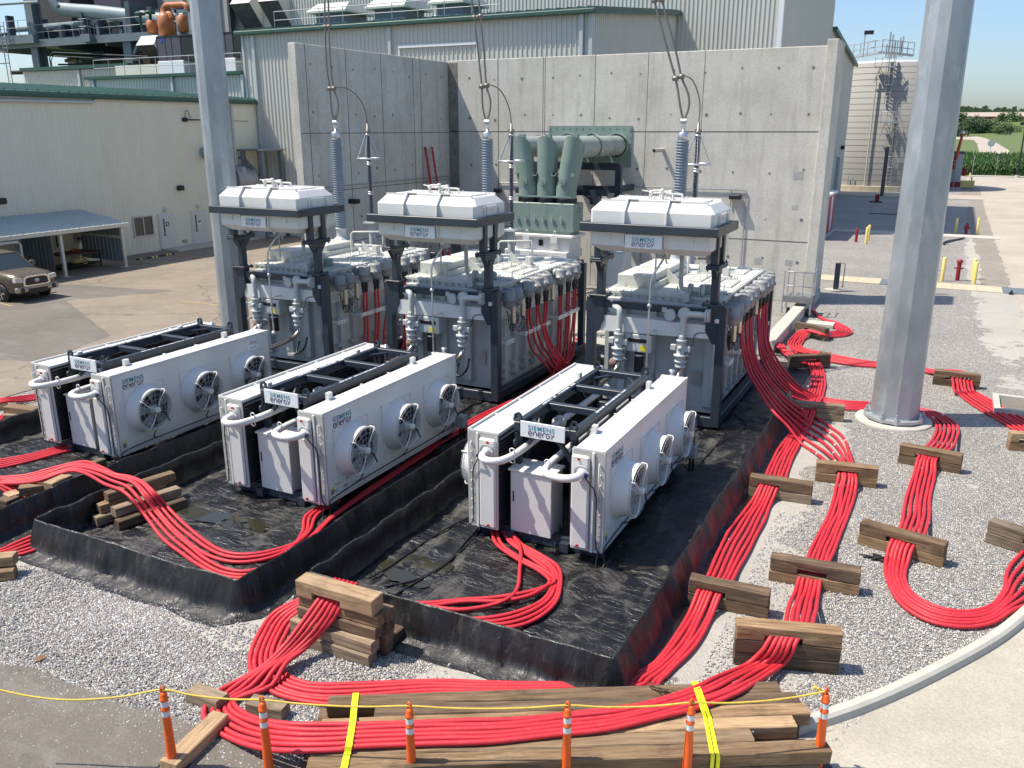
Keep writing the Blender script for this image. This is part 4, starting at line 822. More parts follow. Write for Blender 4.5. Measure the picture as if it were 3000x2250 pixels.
# ---- bus duct with its supports
def bus():
    Y = 32.3; rt = empty('bus_duct', (-14.7, Y, 0), 0, 'sage green three phase bus duct running into the concrete wall', 'bus duct'); O = rt.location
    p, q = aty(*zE(578, 1020), WY), aty(*zE(1240, 1357), WY); mb = MB(O); mb.box(p.x, q.x, WY-.05, WY, q.z, p.z)
    n = 13
    for i in range(n):
        x = p.x+.08+(q.x-p.x-.16)*i/(n-1)
        for z in (p.z-.1, q.z+.1): mb.cyl((x, WY-.07, z), (x, WY-.05, z), .035, n=6)
    for i in range(6):
        for x in (p.x+.08, q.x-.08): z = q.z+.2+(p.z-q.z-.4)*i/5; mb.cyl((x, WY-.07, z), (x, WY-.05, z), .035, n=6)
    mb.build('wall_plate', SAGE, rt)
    for k, (xb, xt) in enumerate(((-15.55, -15.9), (-14.72, -14.72), (-13.88, -13.55))):
        r, zc = .42, 6.38; mb = MB(O); mb.cyl((xt, Y+.0, zc), (xt, WY, zc), r, n=28); mb.lathe([(r+.05, -.1), (r+.05, .1)], (xt, Y+1.9, zc), 'Y', 28); mb.lathe([(r+.08, -.25), (r+.08, -.02)], (xt, WY, zc), 'Y', 28); mb.lathe([(r+.03, 0), (r+.03, .06)], (xt, Y+3.5, zc), 'Y', 28); mb.build('horizontal_duct', paint('duct_grey_green', (.30, .345, .32), .42, var=.08) if k == 0 else MATS['duct_grey_green'], rt)
        mb = MB(O); vs = []; n = 28; a = Vector((xb, Y, 4.75)); ax = (Vector((xt, Y, zc))-a); 
        for j in range(n):
            th = 2*math.pi*j/n; ox, oy = r*1.0*math.cos(th), r*math.sin(th); vs.append(a+Vector((ox, oy, 0)))
        for j in range(n):
            th = 2*math.pi*j/n; ox, oy = r*math.cos(th), r*math.sin(th); vs.append(Vector((xt+ox, Y+oy, zc-oy*.75+.12)))
        mb.add(vs, [(j, (j+1) % n, n+(j+1) % n, n+j) for j in range(n)], 0, True); mb.add(vs[n:], [list(range(n))])
        mb.cyl((xb, Y, 4.4), (xb, Y, 4.76), r, n=n); mb.box(xt-.12, xt+.12, Y-.05, Y+.15, zc+.38, zc+.5)
        for dx in (-.45, .35): mb.box(xb+dx, xb+dx+.15, Y-.4, Y-.1, 5.1+abs(dx)*.5, 5.4)
        dn = mb.build('drop_duct', SAGE, rt)
        mb = MB(O); mb.lathe([(0, 0), (.13, 0), (.13, .06), (.0, .06)], (xb, Y-r-.05, 5.05), 'Y', 18, 0, False); mb.tube([(xb, Y-r-.07, 5.05), (xb+.06, Y-r-.08, 4.95)], .012, 5, 1); mb.build('gauge', [SAGE, BLACK], dn)
        mb = MB(O); mb.lathe([(r+.02, 4.2), (r+.03, 4.24), (r+.01, 4.28), (r+.03, 4.33), (r+.01, 4.4)], (xb, Y, 0), 'Z', 24); mb.build('bellows', BLACK, dn)
    mb = MB(O); mb.box(-16.12, -13.35, Y-.45, Y+.55, 3.1, 4.22, b=.02); mb.box(-16.0, -13.5, Y-.4, Y+.5, 2.98, 3.1); mb.box(-15.95, -13.5, Y-.43, Y-.3, 4.44, 4.5)
    for x in (-15.33, -14.53): mb.box(x-.01, x+.01, Y-.457, Y-.45, 3.1, 4.22)
    for x in (-16.2, -13.3): mb.tube([(x, Y, 3.9+.1*math.cos(t)+0) if 0 else (x+.1*math.sin(t)*.7, Y, 3.95+.1*math.cos(t)) for t in [i*.785 for i in range(8)]], .02, 5, closed=True)
    bx = mb.build('terminal_box', SAGE, rt)
    for i in range(6):
        x = -15.9+i*.395; mb = MB(O); mb.beam((x, Y-.5, 3.55), (x+.06, Y-.52, 3.72), .05, .05); mb.tube([(x+.03, Y-.52, 3.62), (x+.08, Y-.56, 3.45)], .02, 5); mb.build('latch', ALUM, bx)
    mb = MB(O); mb.box(-16.1, -13.3, Y-.65, Y+.8, 2.86, 2.98, b=.02); mb.box(-15.9, -13.5, Y-.5, Y+.7, 2.3, 2.86)
    for x in (-15.45, -14.2): mb.prism([(Y-.66, 2.9), (Y-.66, 2.65), (Y-.5, 2.35), (Y-.5, 2.9)], x-.07, x+.22, 'X'); mb.tube([(x+.1, Y-.6, 2.98), (x+.04, Y-.6, 3.08), (x+.1, Y-.6, 3.14), (x+.16, Y-.6, 3.08)], .02, 5, closed=True)
    mb.box(-16.3, -13.5, Y-.75, Y+.9, 2.0, 2.32, b=.02); mb.build('adapter_box', WHITE, rt)
    mb = MB(O); mb.box(-14.85, -14.65, Y-.55, Y-.5, 2.5, 2.75, b=.02); mb.build('handle_box', BLACK, rt)
    mb = MB(O); mark(mb, (-16.22, Y-.757, 2.05), (1, 0, 0), (0, 0, 1), .62); mb.build('lettering', MARKM, rt)
    mb = MB(O); words(mb, '1000MZMVA 001 DELTA', (-15.2, Y-.757, 2.13), (1, 0, 0), (0, 0, 1), .085); mb.build('lettering', INKD, rt)
    mb = MB(O); mb.box(-16.0, -13.55, Y-.4, Y+.7, .3, 2.0); mb.build('tank', GREY, rt)
    mb = MB(O)
    for k in range(6):
        z = .5+k*.28; mb.cyl((-13.5, Y-.6, z), (-12.9, Y-.6, z), .11, n=10); mb.box(-13.3, -13.0, Y-.7, Y-.1, z-.1, z+.1); mb.tube([(-13.4, Y-.7, z), (-13.1, Y-.75, z+.1), (-12.8, Y-.6, z)], .025, 5, 1)
    mb.build('pump_set', [paint('pump_brown', (.12, .10, .085), .5, var=.3), BLACK], rt)
    mb = MB(O); b_ = lambda *a, **k: mb.beam(*a, **k)
    for x in (-16.6, -12.75): b_((x, 35.3, 0), (x, 35.3, 5.6), .26, .26)
    b_((-16.7, 35.3, 5.55), (-12.7, 35.3, 5.55), .28, .3); b_((-16.7, 35.2, 4.6), (-12.7, 35.2, 4.6), .22, .28); b_((-14.9, 34.2, 5.3), (-12.9, 35.3, 3.2), .1, .1); b_((-12.8, 35.3, 4.6), (-12.8, 37.2, 4.6), .2, .25)
    b_((-16.4, 33.6, 4.5), (-15.7, 35.2, 3.3), .1, .1); b_((-16.8, 33.6, 4.55), (-12.6, 33.6, 4.55), .18, .22); b_((-13.6, 35.3, 4.4), (-13.2, 35.4, 3.2), .08, .08); mb.box(-13.3, -12.95, 33.4, 33.7, 4.1, 4.45)
    mb.build('support_frame', NAVY, rt)
    mb = MB(O); mb.box(-12.7, -11.6, 33, 34, 0, 2.2, b=.02); mb.build('cabinet', paint('cabinet_pale', (.42, .46, .47), .45, var=.03), rt)
bus()
# ---- galvanized poles
def pole(loc, r0, r1, Hh, label, n=12, skew=0):
    rt = empty('utility_pole', loc, skew, label, 'pole', 'galvanized steel poles')
    mb = MB(); mb.lathe([(r0, .13), (r1, Hh), (0, Hh)], n=n, smooth=False); sh = mb.build('shaft', paint('spangled_zinc', (.335, .365, .385), .42, .35, var=.24, scale=1.3, stretch=(1, 1, .4), dirt=(.50, .52, .53), dirtamt=.85) if 'spangled_zinc' not in MATS else MATS['spangled_zinc'], rt)
    mb = MB(); mb.lathe([(r0*1.28, .1), (r0*1.28, .17), (r0, .175)], n=n, smooth=False); bp = mb.build('base_plate', GALV, rt)
    for k in range(n):
        if k % 3 == 1: continue
        t = 2*math.pi*k/n; x, y = r0*1.15*math.cos(t), r0*1.15*math.sin(t); mb = MB(); mb.cyl((x, y, .02), (x, y, .33), .028, n=8); mb.cyl((x, y, .17), (x, y, .235), .062, n=6, smooth=False); mb.cyl((x, y, .03), (x, y, .1), .062, n=6, smooth=False); mb.build('anchor_bolt', GALV, bp)
    mb = MB(); mb.lathe([(0, .06), (r0*1.55, .06), (r0*1.6, .03), (r0*1.6, -.1)], n=36); mb.build('footing', CONCP, rt)
pole((-.58, 22.62, 0), .57, .36, 24, 'thick galvanized twelve sided steel pole standing in gravel', 12, .13)
pole((-20.15, 20.0, 0), .445, .40, 24, 'slimmer galvanized steel pole behind the shaded cooler and its transformer', 12, .35)
# ---- bollards, hydrants, posts
def bollard(a, b, label, c='bollard', name='bollard', m=YELB, grp='yellow bollards on the gravel'):
    p = at(*a); r = .085; d = Vector((p.x, p.y)).length; h = CAMZ+ray(*b).z*d/math.hypot(ray(*b).x, ray(*b).y)
    mb = MB(p); mb.lathe([(r, 0), (r, h-.05), (r*.8, h-.015), (r*.4, h), (0, h+.005)], p, n=12); solo(name, mb, m, label, c, grp)
bollard(zV(930, 590), zV(942, 455), 'yellow bollard beside the red post near the concrete wall, front one')
bollard(zV(948, 570), zV(957, 438), 'yellow bollard just behind another one near the concrete wall')
bollard(zV(1525, 600), zV(1542, 447), 'yellow bollard at the shadow edge just past the big pole')
bollard(zV(1655, 508), zV(1668, 382), 'yellow bollard between the big pole and the red hydrant in shade')
bollard(zV(1830, 515), zV(1843, 382), 'yellow bollard on the road side of the red hydrant in shade')
bollard(zV(1490, 810), zV(1507, 635), 'yellow bollard half behind the big pole, rear one of that pair')
bollard(zV(1545, 895), zV(1567, 700), 'yellow bollard between the big pole and the red standpipe')
bollard(zV(1795, 880), zV(1815, 711), 'yellow bollard on the road side of the standpipe, rear of the pair')
bollard(zV(1805, 920), zV(1825, 740), 'yellow bollard on the road side of the standpipe, front of the pair')
bollard(zV(1450, 1000), zV(1475, 770), 'tallest looking yellow bollard, against the big pole and the concrete strip')
bollard(zF(1768, 1462), zF(1776, 1400), 'distant yellow bollard by the road behind the white enclosure, rear one')
bollard(zF(1778, 1522), zF(1786, 1433), 'distant yellow bollard by the road beside the white enclosure, front one')
bollard(zV(850, 578), zV(860, 463), 'dark red marker post near the concrete wall', 'post', 'marker_post', DRED, None)
def hydrant(a, b, label):
    p = at(*a); d = math.hypot(p.x, p.y); h = CAMZ+ray(*b).z*d/math.hypot(ray(*b).x, ray(*b).y); s = h/.85
    rt = empty('fire_hydrant', p, 0, label, 'hydrant'); mb = MB(); mb.lathe([(.16*s, 0), (.16*s, .05*s), (.11*s, .06*s), (.11*s, .5*s), (.15*s, .52*s), (.15*s, .57*s), (.12*s, .6*s), (.11*s, .72*s), (.05*s, .78*s), (.04*s, .85*s), (0, .85*s)], n=14); mb.build('barrel', DRED, rt)
    for v in ((.2, 0), (-.2, 0), (0, -.2)): mb = MB(); mb.cyl((0, 0, .45*s), (v[0]*s, v[1]*s, .45*s), .06*s, n=10); mb.build('nozzle', DRED, rt)
hydrant(zV(1740, 515), zV(1748, 420), 'dark red fire hydrant between two yellow bollards in the shade')
p = at(*zV(1670, 890)); rt = empty('standpipe', p, 0, 'dark red standpipe between yellow bollards on sunlit gravel', 'standpipe'); mb = MB(); mb.cyl((0, 0, 0), (0, 0, .88), .1, n=12); mb.lathe([(.13, .86), (.14, .92), (.13, 1.0), (.06, 1.02), (0, 1.02)]); mb.build('barrel', DRED, rt); mb = MB(); mb.cyl((-.2, 0, .6), (.2, 0, .6), .035, n=8); mb.build('nozzle', DRED, rt)
p = at(*zV(685, 975)); rt = empty('valve_stand', p, 0, 'dark steel post with a bent pipe and hook on a concrete foot', 'post'); mb = MB(); mb.box(-.11, .11, -.1, .1, .1, 1.27); mb.build('post', NAVY, rt); mb = MB(); mb.tube([(0, 0, 1.25), (.05, 0, 1.32), (.28, 0, 1.25), (.3, -.05, 1.0), (.27, -.1, .2)], .025, 6); mb.cyl((.25, -.1, .3), (.32, -.1, .3), .06, n=8); mb.build('pipe', COPPER, rt); mb = MB(); mb.cyl((-.1, 0, 0), (-.1, 0, .08), .38, n=16); mb.build('foot', CONCP, rt)
p = at(*zF(1058, 1595)); mb = MB(p); mb.box(p.x-.18, p.x+.18, p.y-.15, p.y+.15, 0, 5.2); solo('steel_post', mb, CHAR, 'dark upright steel post in front of the round tank', 'post')
p = at(*zF(1010, 1640)); mb = MB(p); mb.box(p.x-.6, p.x+.6, p.y-.05, p.y+.05, 0, .12); mb.box(p.x-.1, p.x+.3, p.y-.05, p.y+.05, .12, .8, 1); solo('gate_valve', mb, [BLACK, DRED], 'small red valve marker low on the shaded gravel', 'valve')
p = at(*zV(1075, 352)); mb = MB(p); mb.box(p.x-1.2, p.x+1.2, p.y-.3, p.y+.3, 0, .05); solo('drain_cover', mb, BLACK, 'flat black drain cover in the shaded gravel', 'cover')
p = at(*zV(1640, 575)); mb = MB(p); mb.tube(crom([tuple(at(*zV(a, b))+Vector((0, 0, .05))) for a, b in ((1570, 605), (1560, 590), (1600, 575), (1680, 562), (1725, 550), (1700, 560), (1640, 572), (1580, 590))], .3), .06, 6); solo('loose_hose', mb, BLACK, 'black hose lying loose on the pale gravel', 'hose')
p = at(*zV(2108, 1003)); mb = MB(p); mb.prism([(p.x-.1, 0), (p.x, .22), (p.x+.1, 0)], p.y-.1, p.y+.1, 'Y'); solo('traffic_marker', mb, BLACK, 'small black marker at the end of the concrete strip', 'marker')
# tank step frame
p = at(*zF(1150, 1540)); railing('tank_steps', [(p.x-1.4, p.y, .1), (p.x+1.2, p.y, .1), (p.x+2.2, p.y-.5, .1)], 1.8, 'grey pipe railing and steps at the foot of the round tank', 1.0)
# red shed against the annex
rt = empty('red_shed', (-9.3, 62.4, 0), 0, 'low red and white shed peeking out behind the concrete wall', 'shed'); mb = MB(); mb.box(-2.2, 1.98, -2.8, 2.8, .22, 2.75); mb.build('wall', REDP, rt); mb = MB(); mb.box(-2.3, 2.1, -2.95, 2.95, 2.75, 2.9); mb.build('roof', SIGNW, rt); mb = MB(); mb.box(-2.2, 2.1, -2.9, 2.9, 0, .22); mb.build('base', CONCP, rt)
for y in (-1.4, 1.1): mb = MB(); mb.box(1.985, 2.0, y-.3, y+.5, .3, 2.6); mb.build('door', SIGNW, rt)
# pump enclosure with red stacks
a = at(*zK(635, 1470)); rt = empty('pump_enclosure', (a.x-2.6, a.y+2, 0), 0, 'white pump enclosure with a red base and two red stacks', 'enclosure'); x1 = 2.6
mb = MB(); mb.box(-x1, x1, -2, 2, .75, 4.1); mb.build('wall', paint('enclosure_white', (.36, .42, .45), .45, var=.04), rt); mb = MB(); mb.box(-x1-.05, x1+.05, -2.05, 2.05, .12, .75); mb.build('base', DRED, rt); mb = MB(); mb.box(-x1-.1, x1+.1, -2.1, 2.1, 4.1, 4.35); mb.build('roof', CHAR, rt); mb = MB(); mb.box(-x1-.3, x1+.3, -2.3, 2.3, 0, .12); mb.build('slab', CONCP, rt)
for px in (440, 575):
    x = aty(*zK(px, 1000), a.y-.3).x-rt.location.x; zt = aty(*zK(px+50, 690), a.y-.3).z; mb = MB(); mb.cyl((x, -2.3, 2.2), (x+.5, -2.3, zt), .22, .16, n=10); st = mb.build('stack', paint('stack_red', (.36, .06, .03), .5) if 'stack_red' not in MATS else MATS['stack_red'], rt); mb = MB(); mb.lathe([(.2, 0), (.26, .1), (.2, .3), (0, .4)], (x+.5, -2.3, zt), n=10); mb.build('cap', ALUM, st)
mb = MB()
for z in (2.2, 2.9, 3.3): mb.cyl((-1.2, -2.9, z), (x1-.7, -2.9, z), .05, n=5)
for x in (-.8, .6, x1-.7, x1-1.2): mb.cyl((x, -2.9, 0), (x, -2.9, 3.3), .06, n=5)
mb.beam((-.8, -2.9, .2), (.9, -2.9, 2.0), .08, .08); mb.beam((-.8, -2.9, 2.0), (.9, -2.9, .2), .08, .08); mb.build('stair_frame', GALVR, rt)
mb = MB(); mb.box(x1, x1+1.6, -1.5, -.9, .1, .9); mb.build('step', YELB, rt); mb = MB(); mb.cyl((x1, -.4, 1.8), (x1+.6, -.4, 1.8), .3, n=10); mb.cyl((x1+.3, -.4, 1.4), (x1+.3, -.4, 2.5), .16, n=8); mb.build('pump_head', DRED, rt)
# ---- far distance
def pt(q, z=0): return at(*zK(*q), z)
q0 = pt((700, 1295)); mb = MB(); rr2 = random.Random(5)
for k in range(5200):
    t = rr2.random(); x = -14+t*60; y = 156+rr2.random()**1.5*55; h = rr2.uniform(1.9, 2.7)*(1 if y > 158 else .75); z0 = 0
    for j in range(3):
        a = rr2.uniform(0, 6.28); L_ = rr2.uniform(.4, .8); zb = h*rr2.uniform(.25, .75); w_ = .09; c, s_ = math.cos(a), math.sin(a)
        mb.add([(x-s_*w_, y+c*w_, zb), (x+s_*w_, y-c*w_, zb), (x+c*L_*.6+s_*w_, y+s_*L_*.6-c*w_, zb+.5), (x+c*L_*.6-s_*w_, y+s_*L_*.6+c*w_, zb+.5), (x+c*L_*1.2, y+s_*L_*1.2, zb+.15)], [(0, 1, 2, 3), (3, 2, 4)])
    mb.add([(x-.06, y, 0), (x+.06, y, 0), (x+.05, y, h), (x-.05, y, h)], [(0, 1, 2, 3)])
tag(mb.build('corn', CORN), kind='stuff', label='strip of tall green corn beyond the road', cat='corn')
def tree(px, pyb, pyt, wd, m, label, dens=1, sq=1):
    b = pt((px, pyb)); d = math.hypot(b.x, b.y); r_ = ray(*zK(px, pyt)); h = CAMZ+r_.z*d/math.hypot(r_.x, r_.y); sw = wd*.205/FPX*d*1.3
    rt = empty('tree', b, 0, label, 'tree', 'trees beyond the corn'); mb = MB(); mb.cyl((0, 0, 0), (0, 0, h*.5), h*.035+.1, h*.015, n=7)
    for k in range(5): t = k*1.3; mb.cyl((0, 0, h*.3), (sw*.3*math.cos(t), sw*.3*math.sin(t), h*.62), h*.015, .03, n=5)
    mb.build('trunk', BARK, rt); mb = MB(); rr3 = random.Random(int(px)); cl = []
    for k in range(int(36*dens)):
        t, ph, rad = rr3.uniform(0, 6.28), rr3.uniform(-1, 1), rr3.uniform(.45, 1); cl.append((Vector((sw*.5*rad*math.cos(t)*math.sqrt(max(0, 1-ph*ph*.6)), sw*.5*rad*math.sin(t), h*(.50+.46*ph*rad))), rr3.uniform(.10, .2)*sw))
    for c, r in cl:
        for j in range(70):
            v = Vector((rr3.gauss(0, 1), rr3.gauss(0, 1), rr3.gauss(0, .8))).normalized()*r*rr3.uniform(.55, 1.1); p = c+v; s_ = rr3.uniform(.25, .5)*(h/9)*sq; u = Vector((rr3.gauss(0, 1), rr3.gauss(0, 1), rr3.gauss(0, 1))).normalized(); w_ = u.orthogonal().normalized()
            mb.add([p-u*s_, p+w_*s_*.6, p+u*s_, p-w_*s_*.6], [(0, 1, 2, 3)])
    mb.build('crown', m, rt)
TL = [(560, 730, 395, 190, LEAF1, 'dark tree beside the big pole, first of the tree line'), (640, 735, 470, 190, LEAF1, 'bushy dark tree next but one to the big pole'), (760, 720, 450, 190, LEAF1, 'dark broad tree before the far road bend'), (860, 700, 440, 190, LEAF1, 'dark tree above the road bend beside the white signs'), (960, 700, 480, 180, LEAF1, 'low dark tree behind two white signs'), (1060, 690, 470, 180, LEAF1, 'dark tree just past the two white signs'), (1150, 700, 500, 160, LEAF1, 'small dark tree between the white signs and the tallest tree'), (1310, 690, 365, 260, LEAF2, 'tallest light green tree in front of the red warehouse'), (1240, 710, 520, 170, LEAF2, 'light green shrub at the foot of the tallest tree'), (1440, 690, 520, 150, LEAF1, 'low dark tree between the tallest tree and the edge'), (1540, 680, 440, 170, LEAF1, 'dark tree cut off by the photo edge'), (1400, 700, 560, 160, LEAF2, 'light green bush on the grass side of the tallest tree')]
for a in TL: tree(*a)
for k, (px, py, pt_, w_) in enumerate(((770, 790, 755, 160), (900, 845, 820, 60), (540, 735, 640, 120))): tree(px, py, pt_, w_, LEAF2, ('low scrub inside the far road bend', 'tiny shrub at the roadside', 'pale green bush beside the big pole')[k], .5, .4)
# warehouse far off
y = 1500; a, b = aty(*zK(560, 440), y), aty(*zK(2600, 470), y); rt = empty('warehouse', ((a.x+b.x)/2, y+40, 0), 0, 'long low red warehouse with a tan roof on the horizon', 'building'); O = rt.location
zt, ze = aty(*zK(1000, 385), y+40).z, aty(*zK(1000, 445), y).z; mb = MB(O); mb.box(a.x, b.x, y, y+80, 18, ze); mb.build('wall', BRICK, rt); mb = MB(O); mb.prism([(y-1, ze), (y+40, max(zt, ze+4)), (y+81, ze)], a.x-1, b.x+1, 'X'); mb.build('roof', TANR, rt)
mb = MB(); rr3 = random.Random(2)
for k in range(420):
    x = rr3.uniform(-260, 320); p = Vector((x*3, 2300+rr3.uniform(-20, 20), 22+rr3.uniform(5, 32)*(.6+.4*noise.noise((x*.02, 0, 0)))))
    for j in range(12):
        c = p+Vector((rr3.gauss(0, 16), rr3.gauss(0, 3), rr3.gauss(0, 6))); u = Vector((rr3.gauss(0, 1), 0, rr3.gauss(0, 1))).normalized(); w_ = Vector((-u.z, 0, u.x)); s_ = 6; mb.add([c-u*s_, c+w_*s_, c+u*s_, c-w_*s_], [(0, 1, 2, 3)])
tag(mb.build('wood', LEAF1), kind='stuff', label='far wooded horizon beyond the warehouse', cat='woods')
def lightpole(px, pyb, pyt, label, r=.11, head=True, m=BLACK, name='light_pole', c='pole', yfix=None):
    b = pt((px, pyb)); d = math.hypot(b.x, b.y); r_ = ray(*zK(px, pyt)); h = CAMZ+r_.z*d/math.hypot(r_.x, r_.y); rt = empty(name, b, 0, label, c); mb = MB(); mb.cyl((0, 0, .4), (0, 0, h), r, r*.7, n=8); mb.build('pole', m, rt)
    if head:
        mb = MB(); mb.box(-.7, .5, -.3, .3, h-.1, h+.35); mb.build('lamp_head', m, rt)
    mb = MB(); mb.cyl((0, 0, 0), (0, 0, .4), r*2.5, n=10); mb.build('footing', CONCP, rt)
lightpole(1460, 1322, 560, 'tall black light pole on the verge by the corn', .13)
lightpole(1115, 660, 365, 'distant floodlight pole above the tree line', .25, True, GALVR)
lightpole(1215, 560, 355, 'thin distant pole beside the tallest tree', .2, False, GALVR)
for k, (px, pb, pt2) in enumerate(((1165, 778, 705), (1235, 822, 690), (1312, 850, 655), (1395, 880, 610), (1145, 760, 720))): lightpole(px, pb, pt2, ('second thin fence post up from the road bend', 'middle thin fence post on the grass bank', 'fourth thin fence post up the grass bank', 'tallest fence post on the grass bank', 'smallest fence post at the road bend')[k], .07, False, GALVR, 'fence_post', 'post')
for k, px in enumerate((815, 1150)): 
    b = pt((px, 1292)); mb = MB(b); mb.cyl(b, b+Vector((0, 0, 3.1)), .045, n=6); solo('fence_post', mb, GALVR, ('thin grey fence post in front of the corn, beside the white enclosure', 'thin grey fence post in front of the corn, below the round sign')[k], 'post')
b = pt((1070, 985)); mb = MB(b); mb.cyl(b, b+Vector((0, 0, 2.2)), .07, n=6); mb.cyl(b+Vector((0, -.1, 3)), b+Vector((0, -.05, 3)), .95, n=18); solo('road_sign', mb, GALV, 'grey back of a round road sign beside the far road', 'sign')
for k, (px, pb) in enumerate(((940, 700), (992, 700))): b = pt((px, pb)); mb = MB(b); hw_ = (3.5, 5)[k]; mb.box(b.x-hw_, b.x+hw_, b.y-.1, b.y, 4.0, 8.5); mb.box(b.x-1.1, b.x-.9, b.y, b.y+.1, 0, 5); mb.box(b.x+.9, b.x+1.1, b.y, b.y+.1, 0, 5); solo('billboard', mb, SIGNW, ('smaller of two small white signs in front of the dark trees', 'bigger of two small white signs in front of the dark trees')[k], 'sign')
